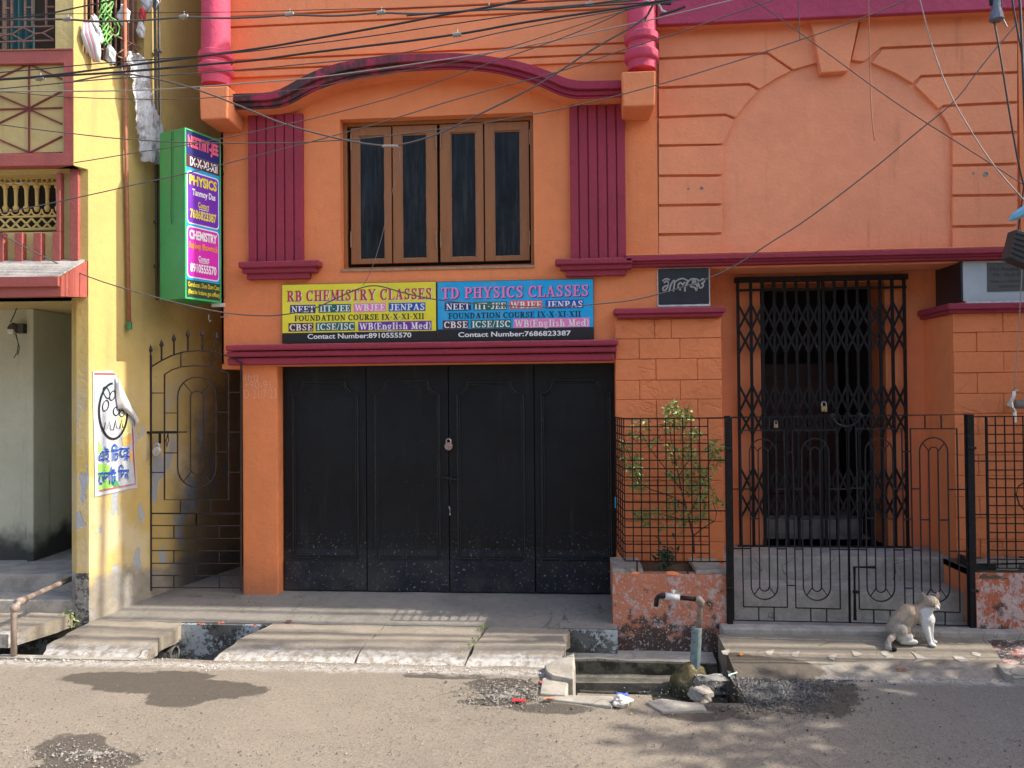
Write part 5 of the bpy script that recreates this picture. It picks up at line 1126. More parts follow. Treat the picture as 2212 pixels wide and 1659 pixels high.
# handrail at the lower left
HR = thing('handrail', 'bent rusty pipe handrail by the yellow house steps', 'handrail', G(30, 1421, .0))
b0 = G(30, 1424, -.02); top = Vector((b0.x, b0.y, 0)); d_ = ray(31, 1305); zt_ = CAM_LOC.z+d_.z*((b0.y-CAM_LOC.y)/d_.y); top.z = zt_
end = YF.at(163, 1246, -.25)
mb = MB(); mb.tube([b0, Vector((b0.x, b0.y, zt_-.06)), Vector((b0.x+.01, b0.y+.01, zt_-.02)), top.lerp(end, .08), end], .023, 12); mb.build('pipe', M['rustpipe'], HR, smooth=True)
mb = MB(); mb.ball(Vector((b0.x+.008, b0.y, zt_-.03)), .036, 10, 8); a = top.lerp(end, .10); mb.ball(a, .034, 10, 8); mb.tube([top.lerp(end, .05), top.lerp(end, .16)], .032, 12); mb.build('elbow', M['rustpipe'], HR, smooth=True)

# ================================================================== COLLAPSIBLE GATE
GO = -.44                                   # plane just in front of the recess wall
CG = thing('collapsible_gate', 'black collapsible lattice gate in the dark entrance recess', 'gate', F.p(F.uv(1780, 1000, GO)[0], zplat, GO))
ux = [1597, 1625, 1650, 1675, 1698.5, 1723, 1748, 1772, 1781.5, 1806, 1830.5, 1855, 1880, 1905, 1931, 1957]
def cg(u, v, o=0): return F.at(u, v, GO+o)
CX = [F.uv(u, 900, GO)[0] for u in ux]; czt, czb = F.uv(1780, 606, GO)[1], zplat+.01
mb = MB(); mb.pbox(F, (-.013, .013, czb-zplat, czt-zplat), -.009, .009)
for z in (.25, .55, .8, 1.15, 1.4, 1.75): mb.tube([(0, -.008, z), (0, -.016, z)], .007, 6)
up0 = mb.build('upright', M['iron'], None); CGl = CG.location
for i, x in enumerate(CX):
    o = up0 if i == 0 else share(up0, 'upright', CG, (0, 0, 0))
    o.parent = CG; o.location = (x-CGl.x, -GO-CGl.y, 0)
def tier(va, vb, vc, k_):
    za, zb_, zc_ = [F.uv(1780, v, GO)[1] for v in (va, vb, vc)]
    grp = [CX[:8], CX[8:]]
    for gx in grp:
        for i in range(len(gx)-1):
            for s in (0, 1):
                a, b = (gx[i], gx[i+1]) if s == 0 else (gx[i+1], gx[i])
                mb = MB(); oo = GO+.012+.004*s
                mb.prism(F, [(a-.012, za), (a+.012, za), (b+.012, zb_), (b-.012, zb_)] if s == 0 else [(a-.012, za), (a+.012, za), (b+.012, zb_), (b-.012, zb_)], oo-.0015, oo+.0015)
                mb.prism(F, [(b-.012, zb_), (b+.012, zb_), (a+.012, zc_), (a-.012, zc_)], oo-.0015, oo+.0015)
                mb.build('lattice_strip', M['iron'], CG)
tier(655, 709, 762, 0); tier(831, 888, 938, 1); tier(1010, 1066, 1120, 2)
mb = MB(); mb.pbox(F, (CX[0]-.03, CX[-1]+.03, czt-.005, czt+.045), GO-.03, GO+.03); mb.build('top_track', M['iron'], CG, bevel=.003)
mb = MB(); z = F.uv(1780, 624, GO)[1]; mb.pbox(F, (CX[0]-.02, CX[-1]+.02, z-.012, z+.012), GO+.009, GO+.014); mb.build('top_rail', M['iron'], CG)
mb = MB(); mb.pbox(F, (CX[0]-.03, CX[-1]+.03, zplat, zplat+.014), GO-.02, GO+.02); mb.build('bottom_track', M['iron_dusty'], CG)
def padlock(label, c, s, m, P=F, body='round', off=0):
    t = thing('padlock', label, 'padlock', c); mb = MB()
    if body == 'round': mb.lathe((c.x, c.y-.012*s, c.z), [(.030*s, 0), (.034*s, .006*s), (.034*s, .018*s), (.030*s, .024*s)], 18, 'y')
    else: mb.box(c.x-.024*s, c.x+.024*s, c.y-.01*s, c.y+.01*s, c.z-.024*s, c.z+.022*s)
    mb.build('body', m, t, bevel=.002)
    mb = MB(); mb.tube([(c.x-.018*s, c.y, c.z+.018*s), (c.x-.018*s, c.y, c.z+.048*s), (c.x-.010*s, c.y, c.z+.060*s), (c.x+.010*s, c.y, c.z+.060*s), (c.x+.018*s, c.y, c.z+.048*s), (c.x+.018*s, c.y, c.z+.018*s)], .0055*s, 7); mb.build('shackle', M['steel'], t)
    mb = MB(); mb.box(c.x-.002*s, c.x+.002*s, c.y-.0135*s, c.y-.0125*s, c.z-.018*s, c.z-.006*s); mb.build('keyhole', M['ink_black'], t); return t
padlock('round dull padlock hanging at the middle of the black garage door', F.at(969, 964, DO+.045), 1.15, metal('dull_copper', (.33, .22, .20), .4, .2, met=.3))
padlock('brass padlock on the middle upright of the collapsible gate', F.at(1780, 883, GO+.05), 1.1, M['brass'], body='sq')
padlock('small brass padlock hanging low on the left of the collapsible gate', F.at(1676, 908+12, GO+.05), .8, M['brass'], body='sq')
# paper slip stuck inside the gate
# ================================================================== IRON ENTRANCE GATE
gY = .58
def gx(x): return F.uv(1536+.3307*(x+9), 1130, gY)[0]
def gz(y): return F.uv(1829, 850+.3307*y, gY)[1]
def gp(x, y, o=0): return (gx(x), -gY-o, gz(y))
def gate_leaf(name, label, x0, x1, frame_m=.009):
    return thing(name, label, 'gate', gp(x0, 1495))
def gt(par, pts, rr=.0062, name='bar', n=4, m='iron_dusty', o=0):
    mb = MB(); mb.tube([gp(x, y, o) for x, y in pts], rr, n); return mb.build(name, M[m], par)
def oval(par, xa, xb, ia, ib):
    cx = (xa+xb)/2; R = (xb-xa)/2; r = (ib-ia)/2; yt, yb_ = 382, 1265
    pts = [(xa, yb_), (xa, yt)]+[(cx-R*math.cos(a), yt-R*math.sin(a)) for a in [math.pi*k/12 for k in range(1, 12)]]+[(xb, yt), (xb, yb_)]
    gt(par, pts, name='arched_bar')
    gt(par, [(xa, yb_)]+[(cx-R*math.cos(a), yb_+R*math.sin(a)) for a in [math.pi*k/12 for k in range(1, 12)]]+[(xb, yb_)], name='arched_bar')
    gt(par, [(ia, yb_), (ia, yt)]+[(cx-r*math.cos(a), yt-r*math.sin(a)) for a in [math.pi*k/8 for k in range(1, 8)]]+[(ib, yt), (ib, yb_)], name='arched_bar')
    gt(par, [(ia, yb_)]+[(cx-r*math.cos(a), yb_+r*math.sin(a)) for a in [math.pi*k/8 for k in range(1, 8)]]+[(ib, yb_)], name='arched_bar')
    for s in (-1, 1):
        gt(par, [(cx+s*r, yt-4), (cx+s*R*.78, yt-R*.62)], .005, 'spoke'); gt(par, [(cx+s*r, yb_+6), (cx+s*R*.76, yb_+R*.64)], .005, 'spoke')
gl = gate_leaf('entrance_gate', 'left leaf of the low black iron entrance gate with arched bars', 130, 885)
gt(gl, [(131, 152), (131, 1492), (886, 1495), (886, 146), (131, 152)], .009, 'frame', m='iron')
for p in ([(190, 238), (475, 238)], [(525, 238), (820, 238)], [(380, 152), (380, 238)], [(190, 238), (196, 1402)], [(475, 238), (483, 1402)], [(530, 238), (538, 1405)], [(822, 238), (828, 1408)], [(196, 1402), (483, 1402)], [(538, 1405), (828, 1408)],
          [(295, 1402), (295, 1492)], [(395, 1402), (395, 1492)], [(634, 1408), (634, 1493)], [(738, 1408), (738, 1493)], [(477, 383), (533, 383)], [(483, 1258), (538, 1258)]): gt(gl, p)
oval(gl, 248, 422, 304, 368); oval(gl, 588, 766, 646, 706)
for (a, b, y) in ((131, 248, 625), (422, 478, 625), (534, 588, 625), (766, 884, 624), (248, 304, 820), (368, 422, 820), (480, 536, 820), (588, 646, 822), (706, 766, 822), (131, 248, 1017), (422, 482, 1018), (537, 590, 1018), (768, 884, 1018)): gt(gl, [(a, y), (b, y)], .007, 'cross_bar')
gr_ = gate_leaf('entrance_gate', 'right leaf of the low black iron entrance gate, directly behind the cat', 890, 1660)
gt(gr_, [(890, 146), (890, 1496), (1661, 1505), (1661, 143), (890, 146)], .009, 'frame', m='iron')
for p in ([(940, 231), (1245, 232)], [(1298, 232), (1607, 234)], [(946, 231), (952, 1408)], [(1246, 232), (1250, 1412)], [(1302, 232), (1306, 1415)], [(1606, 232), (1608, 1420)], [(952, 1408), (1250, 1413)], [(1306, 1415), (1608, 1420)], [(1398, 148), (1398, 234)], [(1505, 148), (1505, 234)],
          [(1045, 1411), (1045, 1497)], [(1152, 1412), (1152, 1498)], [(1410, 1418), (1410, 1502)], [(1510, 1419), (1510, 1503)], [(1248, 380), (1302, 380)], [(1250, 1267), (1306, 1267)]): gt(gr_, p)
oval(gr_, 1004, 1184, 1062, 1126); oval(gr_, 1360, 1544, 1419, 1480)
for (a, b, y) in ((890, 1004, 618), (1184, 1247, 622), (1303, 1360, 622), (1544, 1660, 626), (1004, 1062, 815), (1126, 1184, 818), (1248, 1303, 821), (1360, 1419, 822), (1480, 1544, 824), (890, 1004, 1018), (1184, 1250, 1019), (1304, 1362, 1020), (1544, 1660, 1025)): gt(gr_, [(a, y), (b, y)], .007, 'cross_bar')
gt(gr_, [(1052, 1130), (917, 1130), (917, 1475)], .014, 'drop_bolt', m='iron', o=.02); gt(gr_, [(905, 1290), (948, 1292)], .016, 'bolt_guide', m='iron', o=.02)
gt(gr_, [(1178, 1100), (1182, 1160), (1172, 1210)], .006, 'bent_wire', 5, 'iron', .02)
gt(gl, [(783, 135), (795, 165), (815, 195), (850, 213), (890, 216), (925, 205), (955, 180), (972, 150)], .010, 'latch_loop', 6, 'iron', .015)
gt(gl, [(775, 146), (800, 146)], .02, 'latch_block', 6, 'iron_dusty', .01); gt(gl, [(963, 142), (985, 142)], .018, 'latch_block', 6, 'iron_dusty', .01)
def post(label, x0, x1):
    t = thing('gate_post', label, 'post', gp((x0+x1)/2, 1520)); mb = MB(); a, b = gx(x0), gx(x1)
    mb.box(a, b, -gY-.02, -gY+.035, .02, gz(140)); mb.build('post_shaft', M['iron'], t, bevel=.003)
    for y in (355, 1272):
        m_ = MB(); xx = b if x0 < 500 else a; s = 1 if x0 < 500 else 1
        m_.tube([gp(x0-3, y, .03), gp(x1+3, y+2, .03)], .012, 6); m_.build('hinge', M['iron_dusty'], t)
post('black square gate post left of the iron gate beside the tap planter', 90, 125); post('black square gate post right of the iron gate behind the cat', 1667, 1713)

# ================================================================== PLANTERS, WIRE GUARDS
pY = .57
px0, px1 = F.uv(1325, 1310, pY)[0], F.uv(1569, 1310, pY)[0]; pz1 = F.uv(1445, 1240, pY)[1]
PL = thing('planter_box', 'orange masonry planter with whitewash splashes and black mould behind the street tap', 'planter', (.5*(px0+px1), -pY, 0))
def rough_wall(name, pts_b, pts_t, m, par, amp=.012, nx=26, nz_=20):
    """front face grid between bottom and top edges with a plastered roughness, plus closed back"""
    mb = MB()
    for j in range(nz_+1):
        for i in range(nx+1):
            s, t = i/nx, j/nz_; a = Vector(pts_b[0]).lerp(Vector(pts_b[1]), s); b = Vector(pts_t[0]).lerp(Vector(pts_t[1]), s); p = a.lerp(b, t)
            e = min(1, min(i, nx-i)/2, (nz_-j)/2)
            mb.v.append((p.x, p.y-amp*e*(nz(p.x*5, p.z*5, 3)+.6*nz(p.x*14, p.z*14, 8)), p.z))
    mb.f = [(j*(nx+1)+i, j*(nx+1)+i+1, (j+1)*(nx+1)+i+1, (j+1)*(nx+1)+i) for j in range(nz_) for i in range(nx)]
    return mb.build(name, m, par, smooth=True, recalc=False)
rough_wall('front_face', ((px0-.01, -pY-.012, -.2), (px1+.0, -pY-.012, -.2)), ((px0, -pY, pz1), (px1, -pY, pz1)), M['planter'], PL)
mb = MB(); mb.box(px0, px0+.07, -pY+.0, -.056, -.2, pz1-.001); mb.box(px1-.07, px1, -pY, -.056, -.2, pz1-.001); mb.box(px0+.07, px1-.07, -pY+.004, -pY+.11, -.2, pz1-.002); mb.build('box_wall', M['planter'], PL)
mb = MB(); mb.box(px0+.07, px1-.07, -pY+.11, -.056, .2, pz1-.03); mb.build('soil', M['soil'], PL)
for i, (a, b, h) in enumerate(((px0, px0+.25, .035), (px1-.24, px1, .035))):
    rough_box(a, b, -pY+.02, -.10, pz1, pz1+h, M['conc_edge'], 'coping_stone', .006, PL)
for (u, s) in ((1372, .03), (1452, .045)):
    mb = MB(); c = F.at(u, 1240, pY-.01); mb.ball((c.x, c.y, pz1), s, 8, 5, (1.3, .5, .5), .2); mb.build('cement_dab', M['orange_flat'], PL)
# right planter, flared towards the road
qx0 = F.uv(2108, 1300, .6)[0]; qz1 = F.uv(2160, 1237, .6)[1]
pb = G(2152, 1438, .02)
PR = thing('planter_box', 'orange planter wall covered in white lime splashes at the right of the gate', 'planter', (qx0+.3, -.7, 0))
qm = F.uv(2113, 1368, .62)[1]
rough_wall('front_face', ((qx0, -.62, qm), (5.2, -.64, qm)), ((qx0, -.6, qz1), (5.2, -.62, qz1)), M['planter2'], PR, .012, 60, 20)
rough_wall('foot_face', ((pb.x, pb.y, -.02), (5.2, pb.y-.05, -.02)), ((qx0, -.62, qm), (5.2, -.64, qm)), M['planter2'], PR, .012, 60, 8)
mb = MB(); mb.add([(pb.x, pb.y, -.02), (qx0, -.62, qm), (qx0, -.6, qz1), (qx0, -.06, qz1), (qx0, -.06, -.02)], [(0, 1, 2, 3, 4)]); mb.build('side_face', M['orange'], PR)
mb = MB(); mb.box(qx0, 5.2, -.6, -.056, qz1-.05, qz1-.001); mb.build('soil', M['soil'], PR)
for i in range(7):
    a = qx0+.05+i*.17; rough_box(a, a+random.uniform(.12, .2), -.5, -.2, qz1, qz1+random.uniform(.03, .07), (M['granite'], M['conc_edge'], M['drain'])[i % 3], 'rubble_piece', .01, PR)
slabpoly([(2095, 1208), (2160, 1203), (2230, 1206), (2240, 1212), (2100, 1214)], qz1+.07, .015, M['step'], 'slate_piece', PR)
slabpoly([(2152, 1434), (2260, 1438), (2260, 1462), (2190, 1460), (2168, 1452)], .055, .07, M['conc_edge'], 'foot_stone', PR, .02)

def wire_guard(label, Yf, xs_px, ys_px, Zx, Zy, um, post_x=None, side=False):
    t = thing('wire_guard', label, 'wire guard', (F.uv(Zx(xs_px[0]), 1100, Yf)[0], -Yf, F.uv(um, Zy(ys_px[-1]), Yf)[1]))
    X = [F.uv(Zx(x), 1060, Yf)[0] for x in xs_px]; Z = [F.uv(um, Zy(y), Yf)[1] for y in ys_px]; base = t.location
    mv = MB(); mv.tube([(0, 0, Z[-1]-base.z), (0, 0, Z[0]-base.z)], .0052, 5); v0 = mv.build('wire', M['iron'], None)
    for i, x in enumerate(X):
        o = v0 if i == 0 else share(v0, 'wire', t, (0, 0, 0)); o.parent = t; o.location = (x-base.x, 0, 0)
    mh = MB(); mh.tube([(X[0]-base.x, -.007, 0), (X[-1]-base.x, -.007, 0)], .0052, 5); h0 = mh.build('wire', M['iron'], None)
    for i, z in enumerate(Z):
        o = h0 if i == 0 else share(h0, 'wire', t, (0, 0, 0)); o.parent = t; o.location = (0, 0, z-base.z)
    return t, X, Z
R4x = lambda x: 1289+.2315*x; R4y = lambda y: 850+.2315*y
t, X, Z = wire_guard('square wire mesh guard in front of the shrub on the left planter', pY-.02, [258+i*78.6 for i in range(11)], [230+i*78.5 for i in range(18)], R4x, R4y, 1445)
xp = gx(92)
for (a, b) in ((0, 2), (5, 2), (11, 2), (17, 2)):
    mb = MB(); mb.tube([(X[-1], -pY+.02, Z[a]), (xp, -pY+.02, Z[a])], .006, 5); mb.build('link_bar', M['iron'], t)
for x in (X[1]+.03, X[7]+.03): mb = MB(); mb.tube([(x, -pY+.02, Z[-1]), (x, -pY+.02, pz1-.02)], .007, 5); mb.build('foot_bar', M['iron_dusty'], t)
xb_ = F.uv(R4x(205), 1060, .08)[0]
for z in Z:
    mb = MB(); mb.tube([(X[0], -pY+.02, z), (xb_-.02, -.07, z-.004)], .0052, 5); mb.build('side_wire', M['iron'], t)
for k_ in range(1, 5):
    y = lerp(-pY+.02, -.07, k_/4); x = lerp(X[0], xb_-.02, k_/4); mb = MB(); mb.tube([(x, y, Z[-1]), (x, y, Z[0])], .006, 5); mb.build('side_wire', M['iron'], t)
t, X2, Z2 = wire_guard('square wire mesh guard on the right planter at the photo edge', .585, [1805+i*60 for i in range(14)], [150+i*58.2 for i in range(18)], lambda x: 1536+.3307*x, lambda y: 850+.3307*y, 2150)
for a in (0, 5, 11): mb = MB(); mb.tube([(X2[0], -.585, Z2[a]), (gx(1713), -.585, Z2[a])], .006, 5); mb.build('link_bar', M['iron'], t)
mb = MB(); mb.tube([(X2[0], -.585, Z2[-1]), (X2[0], -.585, Z2[0])], .011, 4); mb.build('frame_bar', M['iron'], t)

# shrub behind the left guard
SH = thing('shrub', 'sparse leafy shrub growing behind the wire guard of the left planter', 'shrub', (F.uv(1498, 1200, .3)[0], -.32, pz1-.03))
def sp(x, y, o=.33): return F.at(R4x(x), R4y(y), o)
def stem(pts, r0, r1, o=.33, oo=None):
    P_ = [sp(x, y, (oo[i] if oo else o)) for i, (x, y) in enumerate(pts)]; mb = MB(); mb.tube(P_, [lerp(r0, r1, i/(len(P_)-1)) for i in range(len(P_))], 6); mb.build('stem', M['bark'], SH, smooth=True); return P_
main = stem([(905, 1490), (900, 1330), (870, 1200), (830, 1050), (790, 900), (760, 750), (720, 560), (690, 400), (680, 250)], .011, .004)
stem([(905, 1325), (1000, 1250), (1100, 1190), (1120, 1120), (1080, 1000)], .006, .003); stem([(870, 1200), (700, 1150), (560, 1120), (420, 1130)], .006, .003)
stem([(830, 1050), (700, 960), (520, 900), (380, 830), (300, 700)], .006, .003); stem([(790, 900), (640, 700), (500, 520), (420, 380), (390, 300)], .005, .002)
stem([(860, 1150), (950, 950), (1000, 800), (1060, 620), (1120, 520)], .005, .003); stem([(760, 780), (850, 640), (880, 450), (830, 250)], .005, .002); stem([(420, 900), (330, 640), (260, 450), (280, 330)], .005, .002)
def leaf(mb, c, d, L, wd, up):
    d = d.normalized(); s = d.cross(up); s = s.normalized() if s.length > 1e-4 else Vector((1, 0, 0)); n_ = s.cross(d).normalized()
    mid = c+d*L*.5; b = len(mb.v)
    mb.v += [tuple(c), tuple(mid+s*wd*.5+n_*wd*.18), tuple(c+d*L-n_*L*.12), tuple(mid-s*wd*.5+n_*wd*.18), tuple(mid)]
    mb.f += [(b, b+1, b+4), (b+1, b+2, b+4), (b+2, b+3, b+4), (b+3, b, b+4)]
def rv(): return Vector((random.uniform(-1, 1), random.uniform(-1, 1), random.uniform(-1, 1))).normalized()
def leaves(par, clumps, m, name='leaves', L0=.056, spf=sp):
    mb = MB()
    for (x, y, r, n_) in clumps:
        for _ in range(int(n_*2.4)):
            a = random.uniform(0, 6.28); q = random.uniform(0, 1)**.5*r; c = spf(x+q*math.cos(a), y+q*math.sin(a), .33+random.uniform(-.10, .10))
            d = rv()+Vector((math.cos(a)*.6, -.3, -math.sin(a)*.3+.15)); L = L0*random.uniform(.6, 1.25); leaf(mb, c, d, L, L*.42, rv()+Vector((0, -.5, .8)))
    o = mb.build(name, m, par, recalc=False, weld=False); o['kind'] = 'stuff'; return o
leaves(SH, [(700, 130, 40, 16), (700, 190, 70, 26), (830, 190, 50, 16), (690, 300, 60, 16), (840, 260, 50, 12), (400, 330, 90, 18), (920, 360, 35, 8), (860, 430, 60, 12), (520, 460, 45, 8), (270, 500, 55, 14), (330, 640, 80, 26), (360, 720, 60, 16), (380, 830, 60, 20), (400, 900, 40, 10),
            (700, 520, 40, 12), (730, 620, 70, 16), (850, 570, 55, 16), (900, 660, 70, 18), (1100, 520, 65, 26), (1130, 610, 45, 12), (1095, 700, 30, 6), (720, 770, 40, 10), (830, 780, 40, 8), (950, 770, 60, 14), (900, 840, 50, 12), (1010, 800, 40, 10), (960, 920, 70, 20), (860, 920, 50, 10),
            (1080, 940, 40, 8), (980, 1040, 60, 14), (1130, 1040, 40, 6), (700, 1040, 70, 14), (780, 1120, 90, 18), (400, 1140, 60, 22), (540, 1130, 50, 14), (470, 1180, 50, 10), (980, 1130, 60, 10), (860, 1190, 60, 10), (800, 1280, 30, 4), (640, 1200, 60, 8)], M['leaf'])
leaves(SH, [(400, 240, 40, 8), (370, 400, 80, 10), (600, 380, 60, 10), (620, 270, 30, 5), (480, 280, 20, 4), (820, 450, 40, 5)], M['leaf_dry'], 'dry_leaves', .028)
leaves(SH, [(690, 890, 30, 16), (690, 925, 20, 8), (950, 890, 35, 14), (940, 960, 20, 6), (1000, 900, 20, 6), (980, 1060, 15, 4), (990, 690, 12, 4), (1120, 570, 10, 3), (640, 640, 14, 4), (730, 990, 12, 3)], M['leaf_pale'], 'pale_buds', .022)
WD = thing('weed', 'small dark green leafy weed low on the soil of the left planter', 'weed', sp(680, 1560, .5))
mb = MB()
for _ in range(60):
    a = random.uniform(0, 6.28); c = sp(650+random.gauss(0, 60), 1530+random.gauss(0, 60), random.uniform(.3, .52)); leaf(mb, c, rv()+Vector((0, -.4, .3)), random.uniform(.05, .085), .035, Vector((0, -.3, 1)))
WO = mb.build('foliage', M['leaf_dark'], WD, recalc=False, weld=False); WO['kind'] = 'stuff'
mb = MB(); mb.tube([sp(690, 1610, .45), sp(650, 1500, .42)], .006, 5); mb.tube([sp(690, 1610, .45), sp(720, 1540, .48)], .005, 5); mb.build('stem', M['bark'], WD)
# weed in the corner by the yellow pillar
WD = thing('weed', 'tiny light green weed sprouting at the foot of the yellow door pillar', 'weed', G(150, 1345, .1))
mb = MB(); c0 = G(150, 1350, .08)
for _ in range(34):
    c = c0+Vector((random.gauss(0, .045), random.gauss(0, .02), random.uniform(-.02, .13))); leaf(mb, c, rv()+Vector((0, -.3, .2)), random.uniform(.025, .05), .02, Vector((0, -.3, 1)))
WO = mb.build('foliage', M['leaf'], WD, recalc=False, weld=False); WO['kind'] = 'stuff'
mb = MB(); mb.tube([c0, c0+Vector((.01, 0, .12))], .003, 4); mb.build('stem', M['bark'], WD)

# ================================================================== ALLEY GATE
aY = 0.11
def Z3(x, y): return (.248*x, 713+.248*y)
def ap(x, y, o=0): q = F.uv(*Z3(x, y), aY); return (q[0], -aY-o, q[1])
AG = thing('alley_gate', 'narrow brown iron alley gate with arched top and six spear points', 'gate', ap(1310, 2250))
def ab(pts, rr=.0062, name='bar', m='iron_brown_dark', snap=True):
    mb = MB(); mb.tube([ap(*q) for q in pts], rr, 4); return mb.build(name, M[m], AG)
M['iron_brown_dark'] = metal('dark_brown_iron', (.035, .026, .024), .55, .4, (.12, .08, .06))
ab([(1312, 220), (1312, 2270)], .013, 'post'); ab([(2100, 280), (2100, 2270)], .009, 'post')
ab([(1320, 318), (1400, 270), (1500, 220), (1600, 190), (1720, 180), (1850, 190), (1950, 215), (2050, 255), (2100, 285)], .008, 'arch_bar')
ab([(1435, 385), (1500, 345), (1580, 320), (1700, 310), (1830, 320), (1920, 345), (1990, 380)], .007, 'arch_bar')
for (x, ya, yb_) in ((1310, 195, 225), (1407, 150, 262), (1515, 100, 210), (1636, 62, 182), (1762, 60, 182), (1885, 85, 198)):
    ab([(x, yb_), (x, ya)], .009, 'spear_shaft')
    p = Vector(ap(x, ya)); mb = MB(); mb.lathe((p.x, p.y, p.z), [(.006, -.005), (.024, .022), (.002, .075)], 4); mb.build('spear_head', M['iron_brown_dark'], AG)
ab([(1433, 385), (1433, 1478), (1992, 1478), (1992, 380)], .008, 'inner_frame')
cx, R, r_ = 1715, 168, 56
ab([(cx-R, 580), (cx-R, 1200)]+[(cx-R*math.cos(a), 1200+170*math.sin(a)) for a in [math.pi*k/12 for k in range(1, 12)]]+[(cx+R, 1200), (cx+R, 580)]+[(cx+R*math.cos(a), 580-170*math.sin(a)) for a in [math.pi*k/12 for k in range(1, 12)]]+[(cx-R, 580)], .007, 'oval_bar')
ab([(cx-r_, 580), (cx-r_, 1205)]+[(cx-r_*math.cos(a), 1205+50*math.sin(a)) for a in [math.pi*k/8 for k in range(1, 8)]]+[(cx+r_, 1205), (cx+r_, 580)]+[(cx+r_*math.cos(a), 580-48*math.sin(a)) for a in [math.pi*k/8 for k in range(1, 8)]]+[(cx-r_, 580)], .006, 'oval_bar')
for s in (-1, 1): ab([(cx+s*42, 550), (cx+s*112, 465)], .005, 'spoke'); ab([(cx+s*48, 1232), (cx+s*115, 1318)], .005, 'spoke')
for (a, b, y) in ((1320, 1433, 548), (1992, 2100, 542), (1433, 1547, 722), (1883, 1992, 715), (1770, 1883, 888), (1992, 2100, 888), (1433, 1547, 1070), (1883, 1992, 1062), (1320, 1433, 1240), (1992, 2100, 1238), (1320, 2100, 1595)): ab([(a, y), (b, y)])
for (x, a, b) in ((1575, 205, 318), (1843, 195, 318), (1572, 1478, 1595), (1838, 1478, 1595)): ab([(x, a), (x, b)])
Y4 = lambda y: (y*.2976+1097-713)/.248; X4 = lambda x: x*.2976/.248
for j, y in enumerate((42, 128, 220, 310, 402, 490, 578)):
    ab([(1318, Y4(y)), (2100, Y4(y+2))])
    if j:
        for x in ((1262, 1592) if j % 2 == 0 else (1425,)): ab([(X4(x), Y4(y)), (X4(x), Y4((42, 128, 220, 310, 402, 490, 578)[j-1]))])
ab([(X4(1425), Y4(128)), (X4(1425), Y4(42))])
mb = MB(); mb.tube([ap(1285, 890, .03), ap(1560, 888, .03)], .013, 8); mb.tube([ap(1560, 888, .03), ap(1640, 886, .03)], .006, 8); mb.tube([ap(1480, 895, .03), ap(1462, 960, .035), ap(1470, 1015, .035), ap(1485, 960, .035), ap(1480, 900, .035)], .005, 5); mb.build('bolt', M['iron_dusty'], AG)
mb = MB(); mb.tube([ap(1412, 880, .04), ap(1412, 985, .04)], .012, 6); mb.build('bolt_tongue', M['iron'], AG)
padlock('pale round padlock on the bolt of the narrow alley gate', Vector(ap(1392, 1055, .05)), 1.25, metal('pale_lock', (.5, .47, .4), .4, .2, met=.3))
# small white hook and wires beside the green sign
HK = thing('wall_hook', 'small bent wire hook and bracket at the orange corner under the green sign', 'hook', F.at(460, 680, .1))
mb = MB(); mb.tube([F.at(*ZB(x, y), .08) for x, y in ((1820, 1190), (1818, 1230), (1830, 1255), (1842, 1240))], .004, 5); mb.tube([F.at(*ZB(x, y), .04) for x, y in ((1920, 1215), (1950, 1210), (1985, 1185), (1960, 1200))], .005, 5); mb.build('wire_hook', M['steel'], HK)
mb = MB(); q = frect(458, 655, 485, 663, .02); mb.pbox(F, q, .0, .03); mb.build('bracket', M['paper_w'], HK)
# blue sticker at the right jamb
ST = tag(MB().pbox(F, frect(1328, 1074, 1335, 1098, .045), .031, .034).build('door_sticker', M['ink_cyan']), 'small faded blue and white sticker on the jamb right of the garage door', 'sticker')

# ================================================================== STREET TAP
tY = 1.10
TP_ = thing('standpipe_tap', 'old street water tap with bent dark pipe and white valve on mossy mound', 'water tap', (F.uv(1492, 1480, tY)[0], -tY, -.3))
Z6p = lambda x, y: (1097+.2976*x, 1207+.2976*y)
tp_ = lambda x, y, o=0: F.at(*Z6p(x, y), tY+o)
mb = MB(); a, b = tp_(1372, 500), tp_(1358, 790); mb.tube([a, b], .0365*1.08, 16); mb.build('sleeve', M['mossy_pipe'], TP_, smooth=False)
mb = MB(); mb.tube([tp_(1384, 520), tp_(1398, 345), tp_(1400, 320)], .021, 12); mb.build('riser', M['rustpipe'], TP_, smooth=True)
mb = MB(); mb.tube([tp_(1400, 345), tp_(1404, 310), tp_(1392, 296), tp_(1362, 292)], .028, 12); mb.build('elbow', M['rustpipe'], TP_, smooth=True)
mb = MB(); mb.tube([tp_(1370, 294), tp_(1240, 281)], .017, 12); mb.build('arm', M['iron_dusty'], TP_, smooth=True)
mb = MB(); mb.tube([tp_(1246, 282), tp_(1143, 270)], .027, 12); mb.tube([tp_(1200, 272), tp_(1200, 232)], .012, 8); mb.tube([tp_(1185, 234), tp_(1216, 234)], .010, 8); mb.build('valve', M['pvc_white'], TP_, smooth=True)
mb = MB(); mb.tube([tp_(1146, 269), tp_(1115, 268), tp_(1092, 276), tp_(1080, 295), tp_(1077, 345)], .018, 12); mb.build('spout', M['iron_dusty'], TP_, smooth=True)
bm = bmesh.new(); bmesh.ops.create_icosphere(bm, subdivisions=4, radius=1); c = tp_(1335, 1000); off = wloc(TP_)
for v in bm.verts:
    p = v.co.copy(); k_ = 1+.13*nz(p.x*2.3, p.y*2.3, p.z*2.3)+.05*nz(p.x*7, p.y*7, p.z*7)
    zz_ = max(p.z, -.2); rad = .165*(1.0 if p.z < .3 else 1.05-.3*(p.z-.3)); v.co = Vector((c.x+p.x*rad*k_, -tY+p.y*.13*k_, -.285+(zz_+.2)/1.2*.26*k_))-off
